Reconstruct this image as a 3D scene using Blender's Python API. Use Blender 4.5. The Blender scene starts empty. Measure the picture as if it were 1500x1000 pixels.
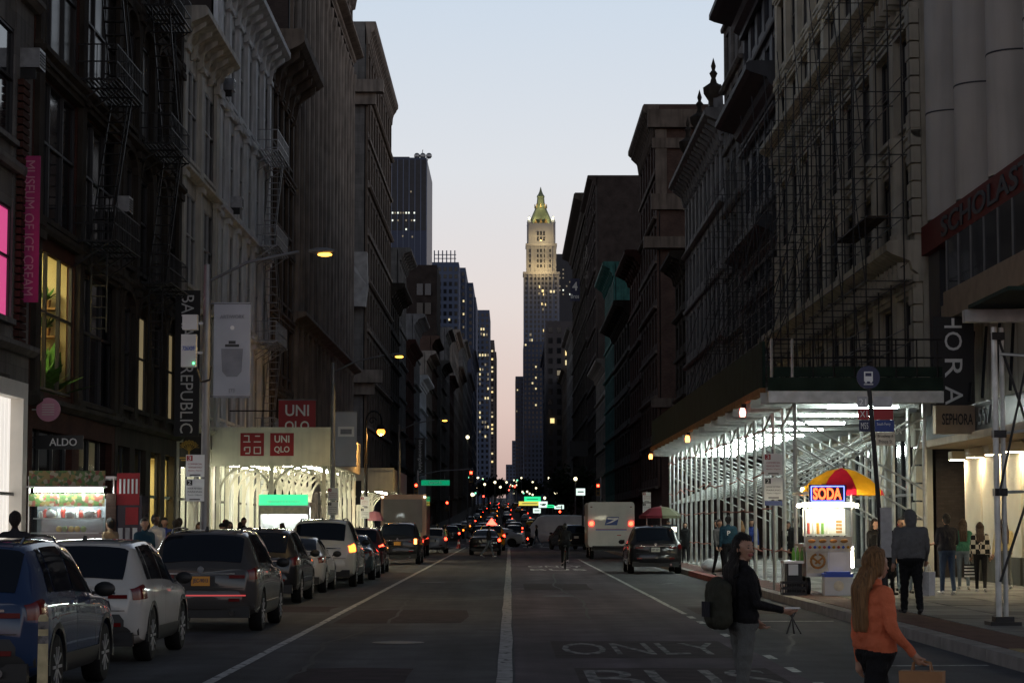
import bpy, bmesh, math, random
import numpy as np
from mathutils import Vector, Matrix
PI = math.pi
R = math.radians
rnd = random.Random(7)
S = bpy.context.scene
COL = S.collection

# ------------------------------------------------------------------ camera, sky, sun, exposure
CAMH = 1.8
FPX = 3200.0                       # focal length in pixels of the 1500 px wide photograph
cam = bpy.data.cameras.new('camera')
cam_o = bpy.data.objects.new('camera', cam)
COL.objects.link(cam_o)
S.camera = cam_o
cam.sensor_width = 36.0
cam.lens = FPX / 1500.0 * 36.0
cam.clip_end = 6000
cam_o.location = (0, 0, CAMH)
cam_o.rotation_euler = (R(90) + math.atan(267 / FPX), 0, -3 / FPX)

world = bpy.data.worlds.new('World')
S.world = world
world.use_nodes = True
wt = world.node_tree
bg = wt.nodes['Background']
sky = wt.nodes.new('ShaderNodeTexSky')
sky.sky_type = 'NISHITA'
sky.sun_disc = False
sky.sun_elevation = R(-1.0)
sky.sun_rotation = R(90)
sky.ozone_density = 1.5
skym = wt.nodes.new('ShaderNodeMix'); skym.data_type = 'RGBA'; skym.blend_type = 'MULTIPLY'
skym.inputs[0].default_value = 1.0
wt.links.new(sky.outputs[0], skym.inputs[6]); skym.inputs[7].default_value = (3, 3, 3, 1)
tc = wt.nodes.new('ShaderNodeTexCoord')
sep = wt.nodes.new('ShaderNodeSeparateXYZ')
wt.links.new(tc.outputs['Generated'], sep.inputs[0])
ramp = wt.nodes.new('ShaderNodeValToRGB')
wt.links.new(sep.outputs['Z'], ramp.inputs[0])
def lin(c):
    return tuple((x / 12.92 if x <= .04045 else ((x + .055) / 1.055) ** 2.4) for x in (v / 255 for v in c))
stops = [(0.0, (172, 146, 142)), (.022, (204, 177, 170)), (.052, (223, 201, 195)), (.10, (230, 220, 218)),
         (.16, (223, 226, 232)), (.235, (207, 219, 233)), (.34, (126, 136, 156)), (.6, (64, 69, 80)), (1.0, (38, 42, 50))]
cr = ramp.color_ramp
while len(cr.elements) < len(stops):
    cr.elements.new(.5)
for e, (p, c) in zip(cr.elements, stops):
    e.position = p
    e.color = lin(c) + (1,)
mixw = wt.nodes.new('ShaderNodeMix'); mixw.data_type = 'RGBA'
mixw.inputs[0].default_value = .06
wt.links.new(ramp.outputs[0], mixw.inputs[6])
wt.links.new(skym.outputs[2], mixw.inputs[7])
wt.links.new(mixw.outputs[2], bg.inputs[0])
bg.inputs[1].default_value = 1.0

sun = bpy.data.lights.new('sun', 'SUN')
sun.energy = .03
sun.angle = R(12)
sun.color = (1, .8, .66)
sun_o = bpy.data.objects.new('sun', sun)
COL.objects.link(sun_o)
sun_o.rotation_euler = (R(80), 0, R(90))      # low in the west, off to the side of the street

S.view_settings.view_transform = 'Standard'
S.view_settings.look = 'None'
S.view_settings.exposure = 0
S.view_settings.gamma = 1
S.cycles.use_denoising = True
S.cycles.max_bounces = 6
S.cycles.transparent_max_bounces = 12
S.cycles.caustics_reflective = False
S.cycles.caustics_refractive = False
S.cycles.sample_clamp_indirect = 4
S.cycles.use_light_tree = True

# ------------------------------------------------------------------ materials
M = {}
def mk(name, col, rough=.7, metal=0.0, var=.25, scale=2.0, bump=.15, spec=.5, emit=None, es=0.0, coat=0.0, pat=None, streak=0.0, stretch=(1, 1, 1)):
    m = bpy.data.materials.new(name)
    m.use_nodes = True
    nt = m.node_tree
    N, L = nt.nodes, nt.links
    b = N['Principled BSDF']
    b.inputs['Roughness'].default_value = rough
    b.inputs['Metallic'].default_value = metal
    b.inputs['Specular IOR Level'].default_value = spec if rough < .58 or spec < .5 else .14
    b.inputs['Coat Weight'].default_value = coat
    b.inputs['Coat Roughness'].default_value = .025
    t = N.new('ShaderNodeTexCoord')
    mp = N.new('ShaderNodeMapping')
    mp.inputs['Scale'].default_value = stretch
    L.new(t.outputs['Object'], mp.inputs[0])
    n = N.new('ShaderNodeTexNoise')
    n.inputs['Scale'].default_value = scale
    n.inputs['Detail'].default_value = 5
    L.new(mp.outputs[0], n.inputs['Vector'])
    mr = N.new('ShaderNodeMapRange')
    mr.inputs[1].default_value = .3; mr.inputs[2].default_value = .7
    mr.inputs[3].default_value = 1 - var; mr.inputs[4].default_value = 1 + var
    L.new(n.outputs[0], mr.inputs[0])
    mx = N.new('ShaderNodeMix'); mx.data_type = 'RGBA'; mx.blend_type = 'MULTIPLY'; mx.inputs[0].default_value = 1
    L.new(mr.outputs[0], mx.inputs[7])
    src = None
    if pat == 'brick' or pat == 'block':
        sp = N.new('ShaderNodeSeparateXYZ'); L.new(t.outputs['Object'], sp.inputs[0])
        ad = N.new('ShaderNodeMath'); ad.operation = 'ADD'
        L.new(sp.outputs[0], ad.inputs[0]); L.new(sp.outputs[1], ad.inputs[1])
        cb = N.new('ShaderNodeCombineXYZ'); L.new(ad.outputs[0], cb.inputs[0]); L.new(sp.outputs[2], cb.inputs[1])
        br = N.new('ShaderNodeTexBrick')
        L.new(cb.outputs[0], br.inputs['Vector'])
        br.inputs['Scale'].default_value = 1
        k = 1 if pat == 'brick' else 5
        br.inputs['Brick Width'].default_value = .22 * k
        br.inputs['Row Height'].default_value = .075 * (1 if pat == 'brick' else 7)
        br.inputs['Mortar Size'].default_value = .008
        br.inputs['Color1'].default_value = tuple(col) + (1,)
        br.inputs['Color2'].default_value = tuple(c * .75 for c in col) + (1,)
        br.inputs['Mortar'].default_value = tuple(c * .55 + .01 for c in col) + (1,)
        src = br.outputs[0]
        L.new(src, mx.inputs[6])
    else:
        mx.inputs[6].default_value = tuple(col) + (1,)
    out = mx.outputs[2]
    if streak:
        n2 = N.new('ShaderNodeTexNoise'); n2.inputs['Scale'].default_value = 1.0; n2.inputs['Detail'].default_value = 4
        mp2 = N.new('ShaderNodeMapping'); mp2.inputs['Scale'].default_value = (3, 3, .25)
        L.new(t.outputs['Object'], mp2.inputs[0]); L.new(mp2.outputs[0], n2.inputs['Vector'])
        r2 = N.new('ShaderNodeMapRange'); r2.inputs[1].default_value = .45; r2.inputs[2].default_value = .7
        r2.inputs[3].default_value = 1; r2.inputs[4].default_value = 1 - streak
        L.new(n2.outputs[0], r2.inputs[0])
        m2 = N.new('ShaderNodeMix'); m2.data_type = 'RGBA'; m2.blend_type = 'MULTIPLY'; m2.inputs[0].default_value = 1
        L.new(out, m2.inputs[6]); L.new(r2.outputs[0], m2.inputs[7])
        out = m2.outputs[2]
    L.new(out, b.inputs['Base Color'])
    if bump:
        bp = N.new('ShaderNodeBump'); bp.inputs['Strength'].default_value = bump; bp.inputs['Distance'].default_value = .03
        n3 = N.new('ShaderNodeTexNoise'); n3.inputs['Scale'].default_value = scale * 9; n3.inputs['Detail'].default_value = 3
        L.new(mp.outputs[0], n3.inputs['Vector'])
        L.new(n3.outputs[0], bp.inputs['Height'])
        L.new(bp.outputs[0], b.inputs['Normal'])
    if emit is not None:
        b.inputs['Emission Color'].default_value = tuple(emit) + (1,)
        b.inputs['Emission Strength'].default_value = es
    M[name] = m
    return m
def glow(name, col, s):
    m = bpy.data.materials.new(name); m.use_nodes = True
    b = m.node_tree.nodes['Principled BSDF']
    b.inputs['Base Color'].default_value = (.3, .3, .3, 1)
    b.inputs['Emission Color'].default_value = tuple(col) + (1,)
    b.inputs['Emission Strength'].default_value = s
    M[name] = m
    return m
def clear_glass(name, tint=(.9, .95, .95), gl=.12):
    m = bpy.data.materials.new(name); m.use_nodes = True
    nt = m.node_tree; N, L = nt.nodes, nt.links
    N.remove(N['Principled BSDF'])
    tr = N.new('ShaderNodeBsdfTransparent'); tr.inputs[0].default_value = tuple(tint) + (1,)
    g = N.new('ShaderNodeBsdfGlossy'); g.inputs['Roughness'].default_value = .03
    ms = N.new('ShaderNodeMixShader'); ms.inputs[0].default_value = gl
    L.new(tr.outputs[0], ms.inputs[1]); L.new(g.outputs[0], ms.inputs[2])
    L.new(ms.outputs[0], N['Material Output'].inputs[0])
    M[name] = m
    return m

# ------------------------------------------------------------------ geometry helpers
class MB:
    def __init__(self):
        self.v = []; self.f = []; self.m = []
    def add(self, vs, fs, mi=0):
        b = len(self.v)
        self.v.extend(vs)
        self.f.extend([tuple(i + b for i in f) for f in fs])
        self.m.extend([mi] * len(fs))
    def box(self, x0, x1, y0, y1, z0, z1, mi=0):
        if x0 > x1: x0, x1 = x1, x0
        if y0 > y1: y0, y1 = y1, y0
        if z0 > z1: z0, z1 = z1, z0
        self.add([(x0, y0, z0), (x1, y0, z0), (x1, y1, z0), (x0, y1, z0), (x0, y0, z1), (x1, y0, z1), (x1, y1, z1), (x0, y1, z1)],
                 [(0, 3, 2, 1), (4, 5, 6, 7), (0, 1, 5, 4), (1, 2, 6, 5), (2, 3, 7, 6), (3, 0, 4, 7)], mi)
        return self
    def tube(self, p, q, r, n=6, r2=None, mi=0):
        p, q = Vector(p), Vector(q)
        d = (q - p)
        if d.length < 1e-6: return self
        d.normalize()
        a = d.orthogonal().normalized(); c = d.cross(a)
        r2 = r if r2 is None else r2
        vs = []
        for i in range(n):
            t = 2 * PI * i / n
            vs.append(tuple(p + (a * math.cos(t) + c * math.sin(t)) * r))
        for i in range(n):
            t = 2 * PI * i / n
            vs.append(tuple(q + (a * math.cos(t) + c * math.sin(t)) * r2))
        fs = [(i, (i + 1) % n, n + (i + 1) % n, n + i) for i in range(n)]
        fs += [tuple(range(n - 1, -1, -1)), tuple(range(n, 2 * n))]
        self.add(vs, fs, mi)
        return self
    def path(self, pts, r, n=6):
        for a, b in zip(pts[:-1], pts[1:]):
            self.tube(a, b, r, n)
        return self
    def bar(self, p, q, w, h, mi=0):           # rectangular bar
        p, q = Vector(p), Vector(q)
        d = (q - p).normalized()
        up = Vector((0, 0, 1)) if abs(d.z) < .9 else Vector((0, 1, 0))
        s = d.cross(up).normalized(); u = s.cross(d)
        o = [(-w / 2, -h / 2), (w / 2, -h / 2), (w / 2, h / 2), (-w / 2, h / 2)]
        vs = [tuple(p + s * x + u * y) for x, y in o] + [tuple(q + s * x + u * y) for x, y in o]
        self.add(vs, [(0, 1, 5, 4), (1, 2, 6, 5), (2, 3, 7, 6), (3, 0, 4, 7), (3, 2, 1, 0), (4, 5, 6, 7)], mi)
        return self
    def extrude(self, pts, vec, mi=0):          # polygon of 3d points swept along vec
        n = len(pts)
        vec = Vector(vec)
        vs = [tuple(p) for p in pts] + [tuple(Vector(p) + vec) for p in pts]
        fs = [(i, (i + 1) % n, n + (i + 1) % n, n + i) for i in range(n)]
        fs += [tuple(range(n - 1, -1, -1)), tuple(range(n, 2 * n))]
        self.add(vs, fs, mi)
        return self
    def lathe(self, prof, c=(0, 0, 0), n=16, axis='z', mi=0):
        vs, fs = [], []
        k = len(prof)
        for i in range(n):
            t = 2 * PI * i / n
            for r, z in prof:
                a, b = r * math.cos(t), r * math.sin(t)
                p = (a, b, z) if axis == 'z' else ((z, a, b) if axis == 'x' else (b, z, a))
                vs.append((p[0] + c[0], p[1] + c[1], p[2] + c[2]))
        for i in range(n):
            j = (i + 1) % n
            for q in range(k - 1):
                fs.append((i * k + q, j * k + q, j * k + q + 1, i * k + q + 1))
        fs.append(tuple(i * k for i in range(n - 1, -1, -1)))
        fs.append(tuple(i * k + k - 1 for i in range(n)))
        self.add(vs, fs, mi)
        return self
    def ball(self, c, r, n=10, k=7, mi=0):
        rx, ry, rz = (r, r, r) if not hasattr(r, '__len__') else r
        vs = [(c[0], c[1], c[2] - rz)]
        for j in range(1, k):
            ph = -PI / 2 + PI * j / k
            for i in range(n):
                t = 2 * PI * i / n
                vs.append((c[0] + rx * math.cos(ph) * math.cos(t), c[1] + ry * math.cos(ph) * math.sin(t), c[2] + rz * math.sin(ph)))
        vs.append((c[0], c[1], c[2] + rz))
        fs = [(0, 1 + (i + 1) % n, 1 + i) for i in range(n)]
        for j in range(k - 2):
            for i in range(n):
                a = 1 + j * n + i; b = 1 + j * n + (i + 1) % n
                fs.append((a, b, b + n, a + n))
        t = len(vs) - 1
        fs += [(t, 1 + (k - 2) * n + i, 1 + (k - 2) * n + (i + 1) % n) for i in range(n)]
        self.add(vs, fs, mi)
        return self
    def mesh(self, name, mats, smooth=False, fix=True):
        me = bpy.data.meshes.new(name)
        me.from_pydata(self.v, [], self.f)
        mats = mats if isinstance(mats, (list, tuple)) else [mats]
        for m in mats:
            me.materials.append(M[m] if isinstance(m, str) else m)
        if len(mats) > 1:
            me.polygons.foreach_set('material_index', self.m)
        if fix and len(self.f) < 20000:
            bm = bmesh.new(); bm.from_mesh(me)
            bmesh.ops.recalc_face_normals(bm, faces=bm.faces)
            bm.to_mesh(me); bm.free()
        if smooth:
            me.polygons.foreach_set('use_smooth', [True] * len(me.polygons))
            try:
                me.set_sharp_from_angle(angle=R(40))
            except Exception:
                pass
        me.update()
        return me
    def build(self, name, mats, parent=None, loc=(0, 0, 0), smooth=False):
        return put(name, self.mesh(name, mats, smooth), parent, loc)

def put(name, me, parent=None, loc=(0, 0, 0), rotz=0.0):
    o = bpy.data.objects.new(name, me)
    COL.objects.link(o)
    o.parent = parent
    o.location = loc
    if rotz: o.rotation_euler = (0, 0, rotz)
    return o
def tag(o, label, cat, group=None):
    o['label'] = label; o['category'] = cat
    if group: o['group'] = group
    return o
def thing(name, label, cat, loc=(0, 0, 0), rotz=0.0, group=None):
    o = bpy.data.objects.new(name, None)
    COL.objects.link(o)
    o.empty_display_size = .2
    o.location = loc; o.rotation_euler = (0, 0, rotz)
    return tag(o, label, cat, group)
def struct(o, kind='structure'):
    o['kind'] = kind
    return o
def copy_tree(o, parent=None):
    c = o.copy(); COL.objects.link(c); c.parent = parent
    for ch in list(o.children):
        copy_tree(ch, c)
    return c

# a side scene in which modifiers and text are evaluated into plain meshes
TMP = bpy.data.scenes.new('tmp')
def evaluated(o):
    TMP.collection.objects.link(o)
    TMP.view_layers[0].update()
    dg = TMP.view_layers[0].depsgraph
    if dg is None:
        with bpy.context.temp_override(scene=TMP, view_layer=TMP.view_layers[0]):
            dg = bpy.context.evaluated_depsgraph_get()
    dg.update()
    me = bpy.data.meshes.new_from_object(o.evaluated_get(dg), depsgraph=dg)
    TMP.collection.objects.unlink(o)
    return me
_tx = {}
def text_mesh(s, w, h, depth=.02, mat='white_paint', bold=0.0):
    key = (s, round(w, 3), round(h, 3), depth, mat, bold)
    if key in _tx: return _tx[key]
    cu = bpy.data.curves.new('lettering', 'FONT')
    cu.body = s; cu.size = 1; cu.resolution_u = 3; cu.offset = bold
    cu.extrude = .01
    o = bpy.data.objects.new('lettering', cu)
    me = evaluated(o)
    bpy.data.objects.remove(o)
    n = len(me.vertices)
    a = np.empty(n * 3); me.vertices.foreach_get('co', a); a = a.reshape(-1, 3)
    lo, hi = a.min(0), a.max(0)
    a = (a - (lo + hi) / 2) / (hi - lo)
    a *= np.array([w, h, depth])
    me.vertices.foreach_set('co', a.ravel())
    me.materials.clear(); me.materials.append(M[mat])
    me.update()
    me.name = 'lettering'
    _tx[key] = me
    return me
def frame(origin, right, up):
    r = Vector(right).normalized(); u = Vector(up).normalized(); n = r.cross(u)
    m = Matrix((r, u, n)).transposed().to_4x4()
    m.translation = Vector(origin)
    return m
def text(s, w, h, origin, right=(1, 0, 0), up=(0, 0, 1), mat='white_paint', parent=None, depth=.02, name='lettering', bold=0.0):
    o = bpy.data.objects.new(name, text_mesh(s, w, h, depth, mat, bold))
    COL.objects.link(o)
    o.parent = parent
    o.matrix_local = frame(origin, right, up)
    return o
TH = math.atan(267 / FPX)
def py_z(py, d):
    return CAMH + math.tan(math.atan((500 - py) / FPX) + TH) * d
def px_x(px, d, py=767):
    t = math.tan(math.atan((500 - py) / FPX) + TH)
    return (px - 747) / FPX * d * (math.cos(TH) + t * math.sin(TH))
def pix(px, py, d):
    """photograph pixel and street distance d (world y) -> world point"""
    return Vector((px_x(px, d, py), d, py_z(py, d)))
# ------------------------------------------------------------------ materials used by the street
mk('asphalt', (.050, .051, .055), .8, var=.28, scale=1.3, bump=.35, spec=.22)
mk('bus_lane', (.060, .044, .054), .8, var=.35, scale=1.0, bump=.35, spec=.22)
mk('patch_tar', (.045, .032, .035), .85, var=.3, scale=3, bump=.2, spec=.12)
mk('tar_black', (.014, .014, .015), .6, var=.2, bump=.1, spec=.2)
mk('marking', (.42, .42, .40), .6, var=.35, scale=5, bump=.2)
mk('marking_mid', (.30, .29, .275), .65, var=.35, scale=5, bump=.2)
mk('marking_worn', (.17, .16, .155), .65, var=.5, scale=3, bump=.2)
mk('concrete', (.17, .165, .155), .8, var=.22, scale=1.2, bump=.25)
mk('concrete_dark', (.10, .098, .092), .8, var=.25, scale=1.2, bump=.25)
mk('brick_paver', (.11, .055, .045), .8, var=.3, scale=4, bump=.3)
mk('tactile', (.34, .26, .12), .7, var=.3, scale=3, bump=.3)
mk('kerb_stone', (.22, .205, .19), .75, var=.25, scale=2, bump=.3)
mk('kerb_red', (.25, .045, .035), .7, var=.35, scale=3, bump=.3)
mk('white_paint', (.75, .75, .72), .6, var=.08, bump=0)
mk('black_paint', (.012, .012, .013), .45, var=.2, bump=0)
mk('iron_black', (.014, .014, .015), .5, .3, var=.3, scale=5, bump=.1)
mk('steel_grey', (.28, .29, .30), .38, .8, var=.2, scale=5, bump=.05)
mk('galv', (.46, .48, .47), .42, .55, var=.22, scale=4, bump=.08)
mk('brick_red', (.085, .036, .027), .85, var=.25, scale=.7, pat='brick', bump=.2)
mk('brick_dark', (.055, .043, .038), .85, var=.3, scale=.7, pat='brick', bump=.2)
mk('brick_brown', (.105, .066, .052), .85, var=.25, scale=.7, pat='brick', bump=.2)
mk('stone_grey', (.20, .195, .185), .8, var=.2, scale=.8, pat='block', streak=.35, bump=.2)
mk('stone_brown', (.155, .125, .10), .8, var=.25, scale=.8, streak=.4, bump=.25)
mk('stone_tan', (.27, .235, .20), .8, var=.22, scale=.8, streak=.4, bump=.25)
mk('stone_pale', (.46, .43, .35), .75, var=.18, scale=.8, streak=.4, bump=.2)
mk('stone_soot', (.055, .047, .038), .85, var=.3, scale=.8, streak=.4, bump=.25)
mk('paint_white', (.76, .77, .77), .6, var=.12, scale=1.2, streak=.3, bump=.1)
mk('paint_cream', (.66, .63, .55), .6, var=.12, scale=1.2, streak=.35, bump=.1)
mk('iron_front', (.20, .20, .20), .6, var=.2, scale=1.2, streak=.35, bump=.1)
mk('iron_dark', (.030, .032, .040), .55, var=.25, scale=1.2, streak=.3, bump=.1)
mk('col_white', (.50, .48, .44), .65, var=.08, scale=.6, streak=.12, bump=.06)
mk('spandrel', (.05, .055, .052), .4, var=.1, bump=0)
mk('copper_green', (.035, .115, .10), .7, var=.3, scale=1.2, streak=.4, bump=.15)
mk('sash_white', (.42, .43, .42), .55, var=.12, bump=0)
mk('sash_dark', (.03, .03, .032), .5, var=.15, bump=0)
mk('sash_grey', (.16, .16, .16), .5, var=.15, bump=0)
mk('glass_dark', (.012, .014, .018), .07, var=.3, scale=.6, bump=0, spec=.35)
mk('glass_blue', (.02, .03, .05), .07, var=.3, scale=.6, bump=0, spec=.45)
mk('roof_tar', (.05, .05, .05), .9, var=.2, bump=0)
mk('scholastic_red', (.12, .018, .014), .6, var=.12, bump=0)
mk('ledge_beige', (.27, .21, .155), .7, var=.15, bump=0)
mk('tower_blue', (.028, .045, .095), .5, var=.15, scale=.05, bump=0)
mk('hazed_stone', (.085, .11, .17), .8, var=.12, scale=.1, bump=0)  # bluish distance haze is mixed into this stone colour
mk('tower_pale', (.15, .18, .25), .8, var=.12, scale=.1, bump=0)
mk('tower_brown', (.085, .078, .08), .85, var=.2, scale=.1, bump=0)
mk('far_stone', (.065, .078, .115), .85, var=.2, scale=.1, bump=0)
glow('lit_warm', (1, .74, .30), 1.3)
glow('lit_yellow', (1, .82, .42), .9)
glow('lit_dim', (1, .78, .40), .16)
glow('lit_white', (.95, 1, .85), 1.2)
glow('lit_pink', (1, .10, .36), .62)
glow('lit_flood', (1, .62, .22), .55)
clear_glass('pane_clear')

mk('glass_blind', (.13, .125, .115), .35, var=.25, scale=.8, bump=0, spec=.3)
mk('glass_curtain', (.055, .052, .05), .3, var=.3, scale=2.5, bump=0, spec=.3)
def road_tex(name, wear=None):
    """traffic polish along the lanes, stains and fine grit; on paint, bare patches where it has worn off"""
    m = M[name]; N, L = m.node_tree.nodes, m.node_tree.links
    b = N['Principled BSDF']; src = b.inputs['Base Color'].links[0].from_socket
    t = N.new('ShaderNodeTexCoord')
    def noise(sc, scale, det, lo, hi, a, c):
        mp = N.new('ShaderNodeMapping'); mp.inputs['Scale'].default_value = sc; L.new(t.outputs['Object'], mp.inputs[0])
        n = N.new('ShaderNodeTexNoise'); n.inputs['Scale'].default_value = scale; n.inputs['Detail'].default_value = det; L.new(mp.outputs[0], n.inputs['Vector'])
        r = N.new('ShaderNodeMapRange'); r.inputs[1].default_value = lo; r.inputs[2].default_value = hi; r.inputs[3].default_value = a; r.inputs[4].default_value = c
        L.new(n.outputs[0], r.inputs[0]); return r.outputs[0]
    def mul(x, y):
        q = N.new('ShaderNodeMix'); q.data_type = 'RGBA'; q.blend_type = 'MULTIPLY'; q.inputs[0].default_value = 1
        L.new(x, q.inputs[6]); L.new(y, q.inputs[7]); return q.outputs[2]
    if wear:
        q = N.new('ShaderNodeMix'); q.data_type = 'RGBA'; q.inputs[7].default_value = (.045, .042, .042, 1)
        L.new(src, q.inputs[6]); L.new(noise((1, .35, 1), 7, 6, wear - .05, wear + .06, 0, .92), q.inputs[0]); src = q.outputs[2]
    else:
        src = mul(src, noise((1.6, .05, 1), 1.0, 4, .3, .7, .68, 1.38))
        src = mul(src, noise((1, .5, 1), .35, 6, .35, .65, .72, 1.3))
        src = mul(src, noise((1, 1, 1), 60, 2, .3, .7, .75, 1.3))
    L.new(src, b.inputs['Base Color'])
for _n in ('asphalt', 'bus_lane'): road_tex(_n)
road_tex('marking', .60); road_tex('marking_mid', .62); road_tex('marking_worn', .50)
XL, XR = -12.5, 13.0          # facade lines
KL, KR = -6.8, 6.25           # kerb lines
def gz(y):
    """height of the street surface: level near the camera, rising far down the avenue"""
    if y < 210: return 0.0
    if y < 700: return 7.0 * ((y - 210) / 490) ** 1.35
    return 7.0 + (y - 700) * .0135

# ------------------------------------------------------------------ ground, road, sidewalks
def strip(name, x0, x1, ys, z, mat, kind='structure'):
    v, f = [], []
    for y in ys:
        g = gz(y) + z
        v += [(x0, y, g), (x1, y, g)]
    for i in range(len(ys) - 1):
        f.append((2 * i, 2 * i + 1, 2 * i + 3, 2 * i + 2))
    mb = MB(); mb.add(v, f)
    return struct(mb.build(name, mat), kind)
YS = [-30, 0, 20, 40, 60, 90, 130, 170, 210] + list(range(240, 720, 30)) + list(range(760, 2600, 80))
strip('ground', -900, 900, YS, -.02, 'asphalt')
strip('road', KL - .02, KR + .02, YS, 0, 'asphalt')
strip('cross_street', -120, 120, [171, 173, 176, 179, 182, 185, 188, 190], -.004, 'asphalt')
bl = strip('bus_lane', .06, 3.45, [10, 20, 30, 40, 50, 60, 80, 100, 120, 140, 160], .004, 'bus_lane')
def sheet(name, pts, z, mat, label, cat, group=None):
    mb = MB(); mb.add([(x, y, z) for x, y in pts], [tuple(range(len(pts)))])
    return tag(mb.build(name, mat), label, cat, group)
# lane lines
def line(x, y0, y1, w, wob, mat, label):
    mb = MB(); v = []; f = []
    n = max(2, int((y1 - y0) / 2.5))
    for i in range(n + 1):
        y = y0 + (y1 - y0) * i / n
        dx = wob * .4 * (rnd.random() - .5); dw = w * (1 + wob * 2 * (rnd.random() - .5))
        v += [(x + dx - dw / 2, y, .008), (x + dx + dw / 2, y, .008)]
    for i in range(n):
        f.append((2 * i, 2 * i + 1, 2 * i + 3, 2 * i + 2))
    mb.add(v, f)
    return tag(mb.build('lane_line', mat), label, 'lane line')
line(-3.42, 14, 169, .13, .03, 'marking', 'thin white line along the row of parked cars')
line(-.06, 14, 169, .19, .05, 'marking_mid', 'broad white line between the traffic lane and the bus lane')
line(3.50, 44, 112, .11, .05, 'marking', 'thin white line between the bus lane and the delivery truck lane')
for i, (x, y) in enumerate([(3.5, 42), (3.5, 39.8), (3.52, 37.6), (3.5, 35.2), (3.48, 32.6), (3.52, 29.4), (3.5, 26.8), (3.5, 24.2)]):
    mb = MB(); mb.add([(x - .06, y, .008), (x + .06, y, .008), (x + .06, y + .9, .008), (x - .06, y + .9, .008)], [(0, 1, 2, 3)])
    tag(mb.build('lane_dash', 'marking'), 'short white dash painted along the edge of the bus lane', 'lane dash', 'dashes at the bus lane edge')
for y, x0, x1 in [(40.6, 4.1, 6.0), (27.9, 4.6, 6.1)]:
    mb = MB(); mb.add([(x0, y, .008), (x1, y + .1, .008), (x1, y + .28, .008), (x0, y + .2, .008)], [(0, 1, 2, 3)])
    tag(mb.build('stall_line', 'marking'), 'short white cross line on the asphalt ' + ('near the food cart' if y > 30 else 'beside the shopper in orange'), 'road marking')
def road_word(s, xc, y0, y1, w, mat, label):
    o = text(s, w, y1 - y0, (xc, (y0 + y1) / 2, .009), (1, 0, 0), (0, 1, 0), mat, depth=.002, name='road_lettering', bold=.0)
    tag(o, label, 'road marking')
for (x0, x1, y0, y1, nm) in [(.62, 3.2, 29.6, 33.9, 'ONLY'), (.80, 3.2, 24.0, 27.6, 'BUS')]:
    sheet('tar_patch', [(x0, y0), (x1, y0), (x1, y1), (x0, y1)], .0065, 'patch_tar', 'dark tar rectangle under the word ' + nm, 'road patch')
road_word('ONLY', 1.9, 30.4, 33.3, 2.3, 'marking_worn', 'worn white letters ONLY painted on the bus lane beside the backpack wearer')
road_word('BUS', 2.0, 24.3, 27.2, 2.2, 'marking_worn', 'worn white letters BUS painted on the bus lane beside the backpack wearer')
road_word('BUS', 1.9, 85.0, 88.0, 2.2, 'marking', 'faded letters BUS on the lane under the cyclist')
road_word('ONLY', 1.9, 91.0, 94.5, 2.3, 'marking', 'faded letters ONLY on the lane beyond the cyclist')
for k, y in enumerate([167.2, 191.5]):
    for j in range(9):
        x = -6 + j * 1.4
        mb = MB(); mb.add([(x, y, .006), (x + .6, y, .006), (x + .6, y + 3, .006), (x, y + 3, .006)], [(0, 1, 2, 3)])
        tag(mb.build('crosswalk_bar', 'marking'), 'white bar of the crosswalk ' + ('before' if k == 0 else 'past') + ' the cross street', 'crosswalk bar', 'crosswalk bars ' + ('before' if k == 0 else 'past') + ' the cross street')
mb = MB(); mb.lathe([(0, 0), (.42, 0), (.42, .006), (.36, .008), (.0, .008)], (4.9, 67, .002), 20)
tag(mb.build('manhole_cover', 'iron_black'), 'dark round iron cover in the asphalt behind the black car', 'manhole cover')
for (x, y, lab) in ((-1.7, 33.5, 'round iron cover in the traffic lane level with the dark grey car'), (1.2, 55, 'round iron cover in the bus lane short of the cyclist'), (-2.4, 68, 'round iron cover in the traffic lane level with the pearl SUV')):
    tag(MB().lathe([(0, 0), (.40, 0), (.40, .005), (.34, .007), (.0, .007)], (x, y, .003), 20).build('manhole_cover', 'iron_black'), lab, 'manhole cover')
for i, (x0, x1, y0, y1, m, lab) in enumerate(((-3.2, -.9, 40, 46, 'patch_tar', 'long dark asphalt patch in the traffic lane level with the dark grey car'), (-2.6, -1.2, 25, 27.5, 'patch_tar', 'squarish dark patch in the traffic lane level with the blue car'), (.4, 2.3, 60, 66, 'patch_tar', 'dark asphalt patch in the bus lane short of the cyclist'), (3.8, 5.8, 44, 47.5, 'patch_tar', 'dark asphalt patch at the kerb lane before the cart'), (-6.5, -3.7, 45, 48, 'patch_tar', 'dark patch in the parking gap behind the glossy black SUV'))):
    g_ = [(x0 + rnd.uniform(-.1, .1), y0), ((x0 + x1) / 2, y0 + rnd.uniform(-.2, .2)), (x1, y0 + .1), (x1 + rnd.uniform(-.1, .1), (y0 + y1) / 2), (x1, y1), ((x0 + x1) / 2, y1 + .2), (x0, y1)]
    sheet('asphalt_patch', g_, .0055, m, lab, 'road patch')
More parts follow.
